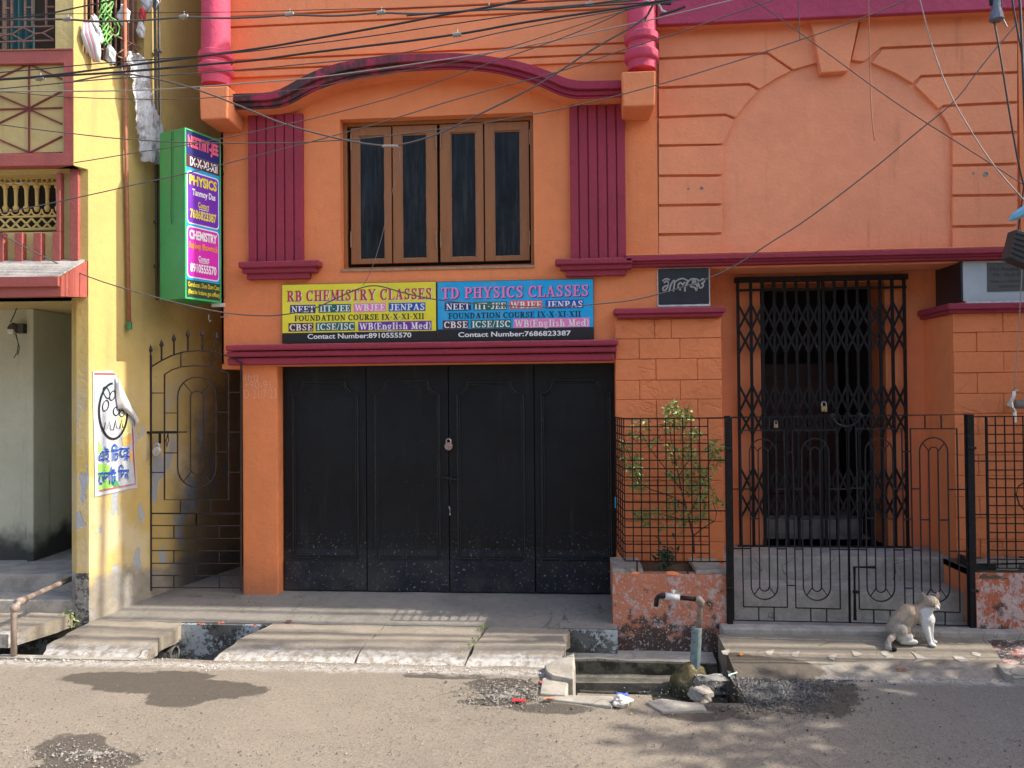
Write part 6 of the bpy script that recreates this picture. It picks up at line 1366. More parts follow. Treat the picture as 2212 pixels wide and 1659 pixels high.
me = bpy.data.meshes.new('mound'); bm.to_mesh(me); bm.free(); me.materials.append(M['mound']); me.shade_smooth(); o = bpy.data.objects.new('mound', me); COL.objects.link(o); o.parent = TP_
def stone_thing(name, label, cat, c, s, m, jit=.18, rot=0, group=None, box=False):
    t = None; mb = MB()
    if box:
        bm = bmesh.new(); bmesh.ops.create_cube(bm, size=2); bmesh.ops.subdivide_edges(bm, edges=bm.edges, cuts=3, use_grid_fill=True)
    else: bm = bmesh.new(); bmesh.ops.create_icosphere(bm, subdivisions=3, radius=1)
    R_ = Euler((rot*.3, rot*.2, rot)).to_matrix()
    for v in bm.verts:
        p = v.co*(1+jit*nz(v.co.x*1.7+c[0]*9, v.co.y*1.7, v.co.z*1.7+5)*1.6+jit*.4*nz(v.co.x*5, v.co.y*5, v.co.z*5)); v.co = R_ @ Vector((p.x*s[0], p.y*s[1], p.z*s[2]))
    me = bpy.data.meshes.new(name); bm.to_mesh(me); bm.free(); me.materials.append(m); o = bpy.data.objects.new(name, me); COL.objects.link(o); o.location = c
    return tag(o, label, cat, group)
c = G(1535, 1487, -.1); stone_thing('brick', 'worn grey brick leaning against the mossy mound of the tap', 'brick', (c.x, c.y, -.07), (.11, .06, .05), M['mould'], .1, .25, None, True)
c = G(1515, 1512, -.1); stone_thing('brick', 'tilted brick fragment at the road rim right below the tap mound', 'brick', (c.x, c.y, -.06), (.085, .05, .035), M['conc_edge'], .1, .9, None, True)
c = G(1345, 1525, .0); stone_thing('stone', 'rough white stone lying at the road rim of the tap basin', 'stone', (c.x, c.y, .03), (.066, .045, .038), flatm('white_stone', (.58, .55, .5), .9, var=.3), .25, .4)
c = G(1600, 1411, .06); stone_thing('brick_chip', 'small orange brick chip on the slab edge near the gate corner', 'brick chip', (c.x, c.y, zr(c.x, c.y)+.01), (.018, .012, .01), M['ink_orange'], .2, .3)
c = G(1167, 1479, .0); stone_thing('brick_chip', 'small red brick chip at the broken curb left of the basin', 'brick chip', (c.x, c.y, .015), (.016, .012, .012), M['brick_red'], .2, .3)
def litter(name, label, cat, u, v, w_x, w_y, m, z=.006, rot=.1, zf=None, fold=.01):
    c = G(u, v, .0) if not zf else GP(u, v, zf); z0 = zf(c.x, c.y) if zf else 0; mb = MB(); R_ = Matrix.Rotation(rot, 3, 'Z')
    pts = []
    for i in range(4):
        for j in range(3):
            p = R_ @ Vector(((i/3-.5)*w_x, (j/2-.5)*w_y, 0)); pts.append((c.x+p.x, c.y+p.y, z0+z+fold*abs(math.sin(i*1.9+j*1.1))))
    mb.add(pts, [(i*3+j, i*3+j+1, i*3+j+4, i*3+j+3) for i in range(3) for j in range(2)]); o = mb.build(name, m, None, recalc=False)
    so_ = o.modifiers.new('s', 'SOLIDIFY'); so_.thickness = .002; return tag(o, label, cat)
litter('wrapper', 'small red plastic wrapper lying on the road left of the basin', 'wrapper', 1121, 1517, .085, .04, M['litter_red'], rot=-.05)
litter('packet', 'small blue packet standing at the drain hole behind the white stone', 'packet', 1345, 1512, .075, .05, M['litter_blue'], z=.03, rot=.05)
dry = flatm('dry_red_leaf', (.30, .08, .05), .8, var=.3)
for i, (u, v, nm) in enumerate(((790/1.0, 1358, ''),)): pass
for i, (x, y, lb) in enumerate(((1455, 862, 'dry red leaf on the apron behind the open drain, leftmost of the leaf litter'), (1605, 853, 'dry red curled leaf on the apron above the right end of the open drain'), (1850, 875, 'dry brown leaf fragment just right of the open drain'), (2100, 838, 'thin dry reddish twig leaf on the pavement in front of the door pillar'))):
    u, v = x*.2976, 1097+y*.2976; litter('dry_leaf', lb, 'leaf', u, v, .06, .03, dry, z=.008, rot=i*.9, zf=zpav, fold=.018)['group'] = 'dry leaves on the pavement'
for (x, y, lb) in ((300, 1040, 'brown dry leaf beside the white broken curb left of the basin'),):
    litter('dry_leaf', lb, 'leaf', 1097+x*.2976, 1207+y*.2976, .075, .03, flatm('tan_leaf', (.42, .2, .1), .8), z=.02)['group'] = 'dry leaves on the pavement'
for i, (x, y, lb) in enumerate(((560, 1188, 'curled orange leaf by the slab edge in front of the cat'), (630, 1192, 'second curled orange leaf, just right of the other one in front of the cat'))):
    litter('dry_leaf', lb, 'leaf', *R7(x, y), .04, .02, flatm('orange_leaf%d' % i, (.4, .15, .06), .8), z=.008, zf=zr, fold=.015)['group'] = 'dry leaves on the pavement'
litter('plastic_stick', 'thin pale green plastic stick in the wet gravel right of the tap', 'plastic stick', 1583, 1467, .10, .012, flatm('mint', (.35, .62, .5), .4), z=.03, rot=.7)

# pebbles and gravel
def pebbles(name, label, n, place, m, s0, s1):
    mb = MB()
    for _ in range(n):
        p = place(); r = random.uniform(s0, s1)*(1 if random.random() < .9 else 1.8); a = random.uniform(0, 3); c_, s_ = math.cos(a), math.sin(a)
        q = [(1, 0, 0), (0, 1, 0), (-1, 0, 0), (0, -1, 0), (0, 0, .8), (0, 0, -.6)]
        b = len(mb.v); mb.v += [(p[0]+(x*c_-y*s_)*r*random.uniform(.7, 1.2), p[1]+(x*s_+y*c_)*r*random.uniform(.7, 1.1), p[2]+z*r) for x, y, z in q]
        mb.f += [(b+i, b+(i+1) % 4, b+4) for i in range(4)]+[(b+(i+1) % 4, b+i, b+5) for i in range(4)]
    o = mb.build(name, m, None, weld=False, recalc=False); tag(o, label, 'gravel'); o['kind'] = 'stuff'; return o
def pl_disc(u, v, ru, rv_):
    def f():
        a = random.uniform(0, 6.28); q = abs(random.gauss(0, .55)); c = G(u+ru*q*math.cos(a), min(1700, v+rv_*q*math.sin(a)))
        y_ = min(c.y, -1.47 if c.x > BX1 else -1.4)
        if BX0-.12 < c.x < BX1-.01 and y_ > -1.96: return f()
        return (c.x, y_, .003)
    return f
pebbles('gravel', 'dark wet gravel heap spread on the road right of the tap', 7600, pl_disc(1660, 1492, 170, 48), M['pebble_d'], .003, .0085)
pebbles('gravel', 'loose gravel along the broken curb left of the tap basin', 1500, pl_disc(1090, 1500, 130, 35), M['pebble'], .003, .008)
pebbles('gravel', 'fine scattered grit over the road surface', 5200, lambda: (lambda c: (c.x, c.y, .002))(G(random.uniform(-60, 2270), 1480+200*random.random()**.8)), M['pebble'], .002, .0055)
pebbles('gravel', 'grit on the damp patch of road at the lower left corner', 700, pl_disc(200, 1630, 130, 25), M['pebble'], .003, .007)

# ================================================================== CAT
bc = GP(2003, 1391, zr); K_ = .00068*1.0
CAT = thing('cat', 'white and tabby brown cat sitting on the entrance slab with its tail curled', 'cat', (bc.x, bc.y, bc.z))
L_ = []
def cs(x, y, d, r, sc=(1, 1, 1)): L_.append(((x-900)*K_, d, (845-y)*K_, r, sc))
def chain(pts, n=8):
    for (x, y, d, r), (x2, y2, d2, r2) in zip(pts, pts[1:]):
        for i in range(n+1):
            t = i/n; cs(lerp(x, x2, t), lerp(y, y2, t), lerp(d, d2, t), lerp(r, r2, t))
chain([(630, 700, .03, .076), (650, 610, .03, .082), (710, 540, .03, .080), (800, 510, .025, .071), (870, 520, .02, .068), (892, 560, .005, .066)])
chain([(850, 500, .015, .064), (890, 450, .005, .056), (915, 400, .0, .047)]); chain([(560, 690, .02, .07), (620, 590, .02, .078), (720, 510, .02, .078)])
cs(940, 366, -.005, .060, (1.06, .95, .90)); cs(968, 405, -.046, .026, (1.1, 1, .85)); cs(982, 416, -.054, .016); cs(955, 420, -.045, .018); cs(905, 395, -.015, .036); cs(985, 392, -.015, .036)
cs(595, 700, -.03, .066, (1.15, .8, 1.15)); cs(625, 745, -.04, .052, (1.3, .8, .9)); chain([(600, 790, -.045, .030), (680, 800, -.05, .024), (735, 800, -.055, .018)])
cs(600, 710, .08, .055); chain([(620, 800, .09, .026), (790, 790, .08, .018)])
chain([(865, 560, -.012, .042), (872, 640, -.025, .030), (890, 730, -.035, .021), (905, 800, -.04, .0175)]); cs(918, 826, -.055, .022, (1.2, 1.3, .62)); cs(935, 834, -.065, .015, (1.1, 1.2, .6))
chain([(930, 560, .0, .036), (938, 650, .0, .025), (942, 740, .0, .018), (950, 790, .0, .016)]); cs(968, 812, -.012, .020, (1.2, 1.2, .62))
chain([(540, 745, .0, .030), (490, 745, -.05, .026), (440, 765, -.08, .024), (405, 795, -.10, .0225), (400, 820, -.12, .022), (425, 835, -.135, .021), (455, 845, -.145, .017)])
mb = MB()
for (x, d, z, r, sc) in L_: mb.ball((bc.x+x, bc.y+d, bc.z+z), r, 14, 9, sc)
tmp = mb.build('tmp', M['leaf'], None, weld=False)
rm = tmp.modifiers.new('r', 'REMESH'); rm.mode = 'VOXEL'; rm.voxel_size = .0045; smm = tmp.modifiers.new('s', 'SMOOTH'); smm.iterations = 3; smm.factor = .5
me = bpy.data.meshes.new_from_object(tmp.evaluated_get(bpy.context.evaluated_depsgraph_get())); bpy.data.objects.remove(tmp)
me.name = 'body'; me.materials.clear()
ca = me.color_attributes.new('fur', 'FLOAT_COLOR', 'POINT')
W_, TN, GY, OG, BK = (.66, .65, .63), (.40, .33, .26), (.27, .25, .225), (.52, .37, .23), (.02, .016, .014)
def mixc(a, b, t): t = max(0, min(1, t)); return tuple(lerp(p, q, t) for p, q in zip(a, b))
for i, v in enumerate(me.vertices):
    p = Vector(v.co)-Vector((bc.x, bc.y, bc.z)); zx = p.x/K_+900; zy = 845-p.z/K_; d = p.y; n1 = nz(p.x*28, p.y*28, p.z*28)
    st_ = math.sin((zx*.045+zy*.03)+3.2*n1); c = mixc(TN, GY, .5+.9*st_); c = mixc(c, OG, (600-zy)/120*(1 if zx < 850 else 0)*(.5+.5*n1)*.9)
    c = mixc(c, mixc(W_, GY, .25), (zy-690)/60-.2+.5*n1 if zx < 790 and zx > 500 and zy > 640 else 0)                     # pale lower haunch
    if zx > 770 and zy > 425: c = mixc(c, W_, ((zx-800)+(zy-500)*.15)/30+.6*n1)   # white chest and forelegs
    if zx > 850 and zy < 470:     # head
        c = mixc(mixc(TN, OG, .35+.4*n1), GY, .25*(.5+.5*math.sin(zx*.16)))
        if zy > 372 and 950 < zx < 1000 and d < -.01: c = mixc(c, W_, (zy-376)/14+.6*n1)
        if zy > 405: c = mixc(c, W_, (zy-408)/16)
        if 378 < zy < 398 and zx < 925: c = mixc(c, GY, .7)
        if zy < 350 and abs((zx-940) % 34-17) < 6: c = mixc(c, GY, .7)
    if zx < 535 and zy > 700:
        c = mixc(GY, TN, .5+.5*math.sin(zx*.14)); 
        if zx < 470 and zy > 800: c = mixc(c, W_, .4) if zx < 418 else BK
        if zx >= 425 and zy > 812: c = BK
    k2 = 1+.18*nz(p.x*130, p.y*130, p.z*60); ca.data[i].color = tuple(min(1, q*k2) for q in c)+(1,)
    v.co = Vector(v.co)-CAT.location
k = NT('cat_fur', .95); at_ = k.n('Attribute', attribute_name='fur'); k.bump((k.noise(190, 3, .6, k.map((1.6, 1.6, .6))), 1), dist=.004); M['fur'] = k.done(at_.outputs['Color'], spec=.15)
me.materials.append(M['fur']); me.shade_smooth(); o = bpy.data.objects.new('body', me); COL.objects.link(o); o.parent = CAT
def catp(zx, zy, d): return (bc.x+(zx-900)*K_, bc.y+d, bc.z+(845-zy)*K_)
eye = flatm('cat_eye', (.02, .02, .012), .2); nose = flatm('cat_nose', (.34, .13, .12), .5)
mb = MB(); mb.ball(catp(940, 388, -.0635), .0095, 8, 6, (1.4, .5, .42)); mb.build('eye', eye, CAT); mb = MB(); mb.ball(catp(998, 386, -.0505), .009, 8, 6, (1.0, .6, .42)); mb.build('eye', eye, CAT)
mb = MB(); mb.ball(catp(976, 408, -.070), .0065, 8, 6, (1.1, .7, .8)); mb.build('nose', nose, CAT)
mb = MB(); mb.tube([catp(958, 428, -.066), catp(974, 425, -.070), catp(990, 427, -.066)], .0018, 4); mb.build('mouth', eye, CAT)
ein = flatm('inner_ear', (.40, .27, .22), .8); eo = NT('ear_fur', .95); eo = eo.done(eo.vary((.40, .31, .23, 1), 60, .3))
for (xa_, xb__, xt, yb__, yt_) in ((858, 912, 852, 322, 240), (975, 1030, 1028, 318, 236)):
    a, b, c_ = Vector(catp(xa_, yb__+6, -.012)), Vector(catp(xb__, yb__-6, -.022)), Vector(catp((xa_+xb__)/2, yb__, .024)); tp2 = Vector(catp(xt, yt_, .002))
    mid = [p.lerp(tp2, .5)+(p-(a+b+c_)/3)*.14 for p in (a, b, c_)]
    mb = MB(); mb.add([a, b, c_]+mid+[tp2], [(0, 2, 1), (0, 1, 4, 3), (1, 2, 5, 4), (2, 0, 3, 5), (3, 4, 6), (4, 5, 6), (5, 3, 6)]); er = mb.build('ear', eo, CAT, smooth=True)
    f0 = (a+b+tp2)/3; q = [p.lerp(f0, .28)+Vector((0, -.004, 0)) for p in (a, b, mid[1], tp2, mid[0])]; mb = MB(); mb.add(q, [(0, 1, 2, 3, 4)]); mb.build('inner_ear', ein, er, recalc=False)
for i in range(6):
    s_ = 1 if i % 2 else -1; mb = MB(); mb.tube([catp(972+8*s_, 420+3*(i//2), -.066), catp(972+60*s_, 414+9*(i//2), -.07)], .0007, 3); mb.build('whisker', M['paper_w'], CAT)

# ================================================================== OVERHEAD WIRES
def cable(label, pts, Y, rr, m='wire', ties=(), name='overhead_cable', ext=True):
    rr *= .86; P_ = [F.at(u, v, Y) for u, v in pts]
    if ext:
        if pts[0][0] < 30: P_.insert(0, P_[0]+(P_[0]-P_[1]).normalized()*3.0)
        if pts[-1][1] < 30 or pts[-1][0] > 2190: P_.append(P_[-1]+(P_[-1]-P_[-2]).normalized()*2.5)
    t = thing(name, label, 'cable', P_[len(P_)//2]); q = P_
    for _ in range(2):
        q = [q[0]]+[x for a, b in zip(q, q[1:]) for x in (a.lerp(b, .25), a.lerp(b, .75))]+[q[-1]]
    q = [p+Vector((0, 0, .004*nz(p.x*2.3, Y*7, rr*900))) for p in q]
    mb = MB(); mb.tube(q, rr, 6); mb.build('strand', M[m], t, smooth=True)
    for (u, v) in ties:
        c = F.at(u, v, Y); mb = MB(); mb.tube([c+Vector((-.035, 0, -.003)), c+Vector((.035, 0, .003))], rr*1.9, 7); mb.tube([c+Vector((.0, 0, -.03)), c+Vector((.004, 0, .045))], .005, 5); mb.build('tie', M['wire_grey'], t)
    return t
cable('thick grey bundled cable with white ties, topmost crossing the pink left column', [(0, 42), (75, 43), (146, 41), (211, 47), (273, 46), (335, 42), (397, 36), (470, 40), (560, 37), (625, 31), (702, 35), (770, 32), (823, 27), (890, 30), (960, 28), (1055, 18), (1150, 20), (1273, 9), (1355, 2), (1421, -6)], 1.00, .0105, 'wire_mid', [(146, 41), (397, 36), (625, 31), (823, 27), (1055, 18), (1273, 9)])
cable('thick black cable rising from the balcony panel to the top edge above the canopy', [(0, 171), (87, 166), (263, 144), (372, 129), (549, 107), (662, 87), (893, 45), (960, 31), (1052, 16), (1131, 0)], 1.10, .011)
cable('thick black cable passing just over the arched canopy towards the upper junction', [(0, 172), (159, 162), (263, 156), (397, 143), (549, 131), (612, 121), (811, 97), (987, 75), (1151, 45), (1339, 18), (1421, 4), (1500, -6)], 1.05, .011, 'wire', [(987, 75), (87, 169)])
cable('thick spliced cable sagging in a deep loop before the brown window', [(159, 176), (263, 157), (335, 169), (422, 191), (549, 241), (612, 268), (736, 302), (823, 315), (860, 315), (935, 295), (1009, 259), (1133, 200), (1205, 157), (1287, 101), (1393, 44), (1410, 14)], .95, .0085, 'wire_mid', [(263, 156)])
mb_ = [o for o in bpy.data.objects if o.get('label', '').startswith('thick spliced')][0]
mb = MB(); mb.tube([F.at(u, 315.5+abs(u-845)*.03, .95) for u in (826, 838, 850, 860)], .011, 8); mb.build('splice', M['wire_grey'], mb_)
cable('thin dark cable between the two thick black cables over the orange wall', [(0, 157), (248, 134), (496, 117), (761, 84), (987, 50), (1028, 44), (1164, 25), (1341, 0)], 1.2, .0055)
cable('thin cable low over the left column base rising past the canopy top', [(0, 192), (124, 180), (223, 171), (322, 165), (549, 149), (712, 134), (836, 121), (987, 92), (1069, 72), (1232, 41), (1341, 22), (1420, 8)], 1.15, .006, 'wire_mid')
cable('pale grey cable crossing the front of the maroon canopy', [(0, 197), (273, 197), (422, 189), (549, 178), (662, 170), (811, 150), (987, 125), (1041, 116), (1151, 97), (1341, 57), (1481, 25), (1560, 6)], .90, .0065, 'wire_grey')
cable('thin cable touching the canopy underside on the left and rising to the right column', [(0, 198), (149, 211), (322, 216), (439, 213), (612, 198), (712, 182), (860, 156), (987, 134), (1082, 109), (1232, 60), (1341, 25), (1410, 8)], .85, .0045, 'wire_mid')
cable('thin cable running level over the green sign and the window head to the right arch', [(0, 269), (124, 285), (298, 304), (439, 309), (549, 310), (662, 308), (811, 297), (987, 275), (1151, 248), (1260, 224), (1371, 198), (1561, 142), (1728, 87), (1877, 34), (1956, 0)], .88, .0055, 'wire_mid')
cable('thin cable crossing the left doorway lattice, green sign and window up to the arch', [(0, 461), (124, 436), (273, 403), (345, 388), (476, 357), (662, 309), (736, 289), (860, 254), (1014, 205), (1205, 157), (1341, 109), (1481, 65), (1637, 11), (1680, -4)], .92, .0055, 'wire_mid')
cable('thin cable from above the green sign slanting under the canopy to the right column', [(161, 351), (347, 322), (459, 304), (662, 260), (811, 221), (878, 202), (1041, 142), (1194, 90), (1287, 53), (1369, 14), (1400, 2)], .97, .005, 'wire_mid')
cable('lowest cable, dipping over the two banner signs and the black name plaque', [(0, 505), (99, 558), (198, 602), (347, 646), (484, 677), (576, 684), (630, 678), (680, 668), (732, 642), (784, 619), (819, 616), (871, 633), (941, 649), (1062, 658), (1184, 665), (1289, 657), (1363, 650), (1425, 635), (1512, 610), (1587, 576), (1661, 526), (1732, 484), (1884, 368), (1979, 287), (2067, 217), (2112, 152), (2196, 52), (2225, 20)], .80, .006, 'wire_mid')
cable('thin cable falling rightwards across the big arch from the top junction', [(1420, -70), (1560, -36), (1630, 0), (1698, 49), (1774, 106), (1964, 243), (2063, 304), (2212, 399)], 1.0, .005, 'wire_mid', ext=True)
cable('pale thin cable falling over the right arch blocks to the photo edge', [(1975, -60), (1987, 0), (2013, 103), (2051, 205), (2112, 308), (2154, 368), (2212, 432)], 1.05, .005, 'wire_grey')
cable('black service cable hanging from the insulator at the upper right', [(2146, 40), (2156, 90), (2165, 144), (2184, 266), (2205, 380), (2222, 430)], 1.1, .0075)
cable('black cable at the top right corner outside the insulator', [(2180, -60), (2186, 0), (2200, 76), (2212, 141), (2240, 260)], 1.15, .0075)
cable('second black cable at the top right corner, nearest the photo edge', [(2198, -60), (2203, 0), (2206, 60), (2212, 200), (2216, 330)], 1.2, .010)
cable('short loose wire end dangling left of the keystone', [(1726, -60), (1727, 0), (1726, 40), (1728, 86)], .9, .0045, ext=False, m='wire_mid')
cable('long loose wire end dangling over the middle of the arched field', [(1874, -60), (1876, 0), (1879, 152), (1882, 243), (1889, 303)], .9, .0045, ext=False, m='pvc_brown')
cable('thin vertical wire down the right pier to the pipe clamp', [(2209, 520), (2209, 562), (2204, 654), (2198, 757), (2191, 840)], .45, .0045, 'wire_grey', ext=False)
cable('hair thin wire at the very top of the orange wall', [(0, 32), (270, 28), (549, 25), (750, 20), (987, 14), (1200, 4), (1300, -4)], 1.25, .0035)
cable('short dark cable leaving the balcony grille upwards at the top left', [(0, 40), (40, 38), (99, 32), (174, 15), (238, 2), (280, -8)], 1.15, .0075)
cable('thin loose tail hanging from the splice across the window to the yellow banner', [(863, 318), (862, 350), (848, 409), (835, 470), (820, 530), (800, 590), (784, 617)], .9, .003, 'wire_mid', ext=False)
cable('dark cable parallel to the thick ones, ending at the junction over the right column', [(878, 34), (1052, 20), (1164, 22), (1280, 12), (1400, 6), (1500, -10)], 1.3, .007)
# junction bundle
JB = thing('cable_junction', 'tangle of white and black wire ends at the top of the right pink column', 'wire tangle', F.at(1405, 10, 1.0))
for pts, m_, rr in (([(1393, 44), (1402, 25), (1410, 10)], 'wire', .006), ([(1400, 5), (1416, 4), (1424, 10), (1430, 22), (1440, 27)], 'pvc_white', .009), ([(1385, 12), (1410, 6), (1450, 8)], 'wire', .013), ([(1340, 18), (1352, 14), (1345, 22)], 'wire_grey', .006), ([(1425, 32), (1460, 22), (1480, 14)], 'wire', .010), ([(1395, 0), (1412, 8), (1425, 2)], 'pvc_white', .008)):
    mb = MB(); mb.tube([F.at(*q, 1.0) for q in pts], rr, 6); mb.build('wire_end', M[m_], JB)
# insulator clamp
IN = thing('cable_clamp', 'grey hanging cable clamp wrapped in plastic at the upper right', 'cable clamp', F.at(2152, 40, 1.1))
mb = MB(); c = F.at(2152, 30, 1.1); mb.lathe((c.x, c.y, c.z-.06), [(.03, 0), (.052, .015), (.045, .06), (.032, .1), (.03, .16), (.045, .2), (.02, .21)], 12); mb.build('shell', metal('grey_plastic', (.13, .14, .17), .4, .2), IN)
mb = MB(); mb.tube([F.at(2140, -30, 1.1), F.at(2142, 10, 1.1), F.at(2160, 10, 1.1), F.at(2163, -30, 1.1)], .015, 8); mb.build('hook', M['iron'], IN)
mb = MB(); mb.tube([F.at(2166, 40, 1.08), F.at(2172, 52, 1.08), F.at(2175, 58, 1.08)], .006, 6); mb.build('tail', M['wire_grey'], IN)
# hanging dark block and blue film at the right edge
BX = thing('hanging_box', 'black ribbed junction box hanging tilted at the right photo edge', 'junction box', F.at(2205, 530, .9))
mb = MB(); q = [F.uv(*p_, .95) for p_ in ((2196, 494), (2290, 520), (2262, 592), (2181, 556))]; mb.prism(F, q, .82, .95); mb.build('shell', flatm('black_rubber', (.05, .05, .05), .6, var=.2), BX, bevel=.012)
for i in range(1, 6):
    a, b = Vector(q[0]).lerp(Vector(q[3]), i/6), Vector(q[1]).lerp(Vector(q[2]), i/6); mb = MB(); mb.tube([F.p(a.x, a.y, .955), F.p(b.x, b.y, .955)], .004, 4); mb.build('rib', M['iron'], BX)
mb = MB(); mb.tube([F.at(2200, 497, .9), F.at(2206, 450, .9), F.at(2212, 400, .9)], .006, 5); mb.build('hanger', M['wire'], BX)
BF = thing('plastic_film', 'twisted pale blue plastic film caught above the black junction box', 'plastic film', F.at(2200, 465, .95))
mb = MB(); mb.tube([F.at(*q_, .95) for q_ in ((2180, 476), (2188, 470), (2198, 464), (2212, 456), (2240, 448))], [.006, .028, .035, .04, .03], 7); mb.build('film', M['bluebag'], BF)
# pipe bracket on the right pier
PB = thing('pipe_bracket', 'steel clamp holding a grey horizontal pipe stub at the right edge', 'pipe bracket', F.at(2190, 870, .25))
mb = MB(); a = F.at(2190, 873, .30); mb.tube([a, a+Vector((1.0, 0, 0))], .038, 14); mb.build('pipe', M['rustpipe'], PB, smooth=True)
mb = MB(); mb.tube([F.at(*q_, .345) for q_ in ((2191, 845), (2190, 855), (2184, 868), (2186, 880), (2192, 890), (2192, 912))], .014, 5); mb.tube([F.at(2184, 873, .06), F.at(2180, 873, .30)], .02, 6); mb.tube([F.at(2190, 843, .33), F.at(2200, 843, .33)], .012, 6); mb.build('clamp', M['steel'], PB)
mb = MB(); mb.tube([F.at(*q_, .35) for q_ in ((2214, 1042), (2200, 1050), (2195, 1068), (2202, 1090), (2214, 1103))], .006, 6); mb.build('wire_loop', M['wire'], PB)

# ================================================================== BEYOND THE FRAME: tree added to shade the road, cable bundles
TR = thing('added_shade_tree', 'unseen leafy tree added beyond the right edge to shade the road', 'tree', (8.2, -3.7, 0))
mb = MB(); mb.tube([(8.2, -3.7, -.1), (8.25, -3.72, 1.2), (8.1, -3.6, 2.6), (8.2, -3.7, 3.6)], [.17, .13, .11, .07], 10); mb.build('trunk', M['bark'], TR, smooth=True)
for i in range(7):
    a = i*.9; mb = MB(); mb.tube([(8.1, -3.6, 2.5+.15*i), (8.1+.6*math.cos(a), -3.6+.7*math.sin(a), 3.4+.1*i), (8.1+1.4*math.cos(a), -3.6+1.6*math.sin(a), 4.0+.1*i)], [.06, .04, .015], 6); mb.build('limb', M['bark'], TR)
mb = MB(); rnd = random.Random(5)
cl = [(8.9+rnd.uniform(-2.2, 2.2), -3.6+rnd.uniform(-2.0, 1.75), 4.4+rnd.uniform(-.9, .9), rnd.uniform(.55, .95)) for _ in range(66)]
for (x, y, z, r) in cl:
    for _ in range(300):
        d = Vector((rnd.gauss(0, 1), rnd.gauss(0, 1), rnd.gauss(0, 1))).normalized(); c = Vector((x, y, z))+d*r*rnd.random()**.4
        leaf(mb, c, d+Vector((0, 0, -.4)), .19, .11, Vector((rnd.uniform(-1, 1), rnd.uniform(-1, 1), 1)))
CRN = mb.build('crown', M['leaf_tree'], TR, recalc=False, weld=False); CRN['kind'] = 'stuff'

# houses across the street, behind the camera
for (x0, x1, yy, h, lb) in ((-14, -1.5, -10.2, 7.5, 'cream house across the street on the left, behind the viewer'), (-1.0, 12, -10.6, 6.6, 'cream house across the street on the right, behind the viewer')):
    t = thing('opposite_house', lb, 'house', ((x0+x1)/2, yy, 0)); OP = Plane((x1, yy), math.pi)
    hs = [(x1-x0-2.2-i*2.8-1.1, x1-x0-2.2-i*2.8, z, z+1.3) for i in range(4) for z in (1.0, 4.2)]
    mb = MB(); mb.wall(OP, (0, x1-x0, -.01, h), hs, -.2, 0); mb.build('wall', M['housewall'], t)
    mb = MB(); mb.box(x0, x1, yy-6, yy-.21, h-.1, h+.05); mb.box(x0, x0+.1, yy-6, yy-.21, 0, h-.1); mb.box(x1-.1, x1, yy-6, yy-.21, 0, h-.1); mb.build('roof', M['roof'], t)
    for q in hs: mb = MB(); mb.pbox(OP, q, -.19, -.15); mb.build('window', M['glass'], t)

# cable bundles passing above the frame; their shadows stripe the pavement
for i, (Y, z, rr, lb) in enumerate(((-.42, 5.9, .016, 'nearest the wall'), (-.60, 6.1, .022, 'second from the wall'), (-.80, 5.8, .024, 'third from the wall'), (-.96, 6.2, .020, 'fourth from the wall'), (-1.12, 5.9, .018, 'farthest from the wall'))):
    t = thing('cable_bundle', 'bundle of black cables strung above the top of the photo, '+lb, 'cable', (4, Y, z)); t['group'] = 'cable bundles above the street'
    pts = [Vector((x, Y+.05*math.sin(x*.5+i), z-.35*math.sin(math.pi*(x-1)/13)+.25)) for x in [1+13*k_/20 for k_ in range(21)]]
    mb = MB(); mb.tube(pts, rr, 8); mb.tube([p+Vector((0, .03*math.sin(k_*.9), rr*1.7)) for k_, p in enumerate(pts)], rr*.6, 6); mb.build('strand', M['wire'], t)
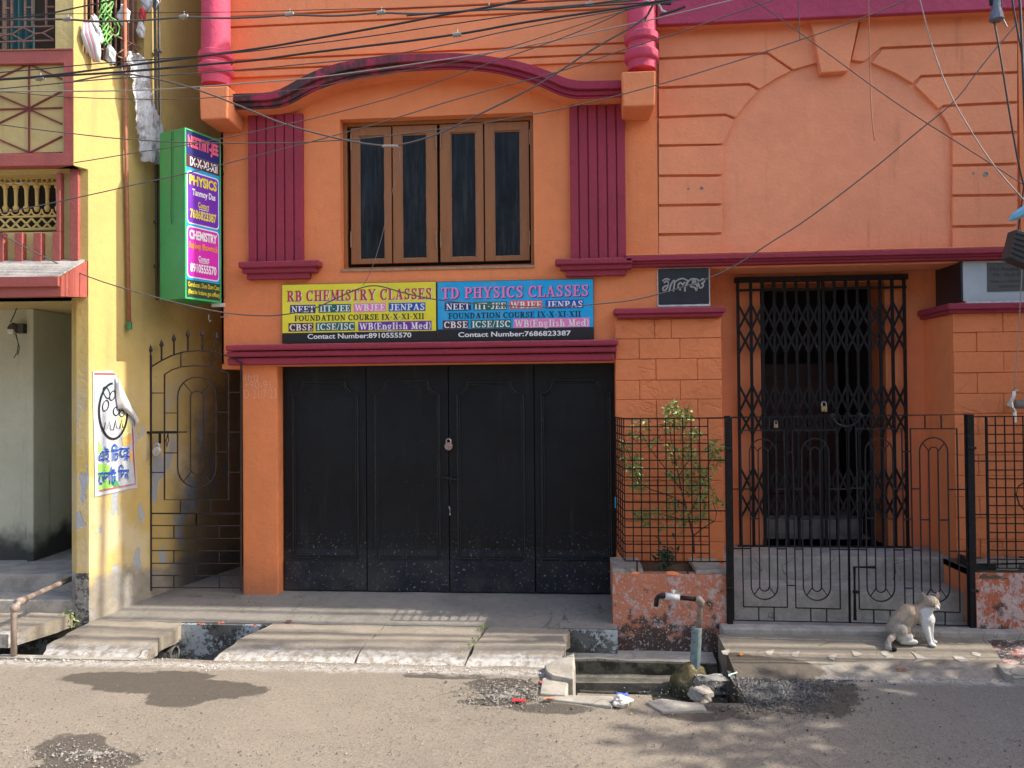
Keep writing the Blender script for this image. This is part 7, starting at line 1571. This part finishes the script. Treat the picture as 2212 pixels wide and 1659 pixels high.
# weeds in the second slab joint, clay pipe end in the drain
WD = thing('weed', 'tiny weed in the wide crack between pavement slabs before the garage door', 'weed', GP(1048, 1356))
mb = MB(); c0 = GP(1046, 1360)
for i in range(46):
    q = random.random()**2; c = GP(lerp(1049, 1003, q), lerp(1354, 1415, q))+Vector((random.gauss(0, .012), random.gauss(0, .012), random.uniform(0, .03*(1-q)+.008))); leaf(mb, c, rv()+Vector((0, -.2, .6)), random.uniform(.014, .034), .012, Vector((0, -.3, 1)))
WO = mb.build('foliage', M['leaf'], WD, recalc=False, weld=False); WO['kind'] = 'stuff'
mb = MB(); mb.tube([c0, c0+Vector((.004, 0, .03))], .003, 4); mb.build('stem', M['bark'], WD)
c = G(352, 1424, -.1); DP = thing('clay_pipe', 'pale rim of a drain pipe poking out below the broken slab in the open drain', 'pipe', (c.x, -.78, -.2))
mb = MB(); vs = []
for k_ in range(24):
    a = k_*math.pi/12
    for (r_, d) in ((.075, 0), (.062, 0), (.062, .12), (.075, .12)): vs.append((c.x-.02+d*-1.0, -.80+r_*math.cos(a), -.14+r_*math.sin(a)))
mb.add(vs, [(k_*4+j, k_*4+(j+1) % 4, ((k_+1) % 24)*4+(j+1) % 4, ((k_+1) % 24)*4+j) for k_ in range(24) for j in range(4)]); mb.build('pipe_rim', M['mould'], DP, smooth=False)

# unseen wall block added beyond the right edge to shade the steps and pavement
NB = thing('added_shade_wall', 'unseen cream wall block added beyond the right edge to shade the steps', 'house', (6.4, -.4, 0))
mb = MB(); mb.box(5.3, 9.5, -.74, -.065, -.1, 5.2); mb.build('wall', M['housewall'], NB)
mb = MB(); mb.box(5.25, 9.5, -.78, -.065, 5.202, 5.3); mb.build('coping', M['roof'], NB)
lime = flatm('lime_crumb', (.55, .53, .50), .95, var=.2)
pebbles('lime_crumbs', 'white lime crumbs and grit along the broken pavement edge', 1500, lambda: (lambda x: (x, -1.40+.05*random.gauss(0, 1)+.03*math.sin(x*3), random.uniform(-.002, .006)))(random.choice((random.uniform(-4.5, -.15), random.uniform(-4.5, -.15), random.uniform(1.7, 3.6)))), lime, .002, .0065)

crumb = flatm('yellow_crumb', (.42, .30, .12), .9, var=.3)
pebbles('leaf_crumbs', 'tiny yellow and brown leaf crumbs scattered over the road and pavement', 70, lambda: (lambda c: (c.x, c.y, .004))(G(random.uniform(-20, 2240), random.uniform(1470, 1655))), crumb, .002, .006)
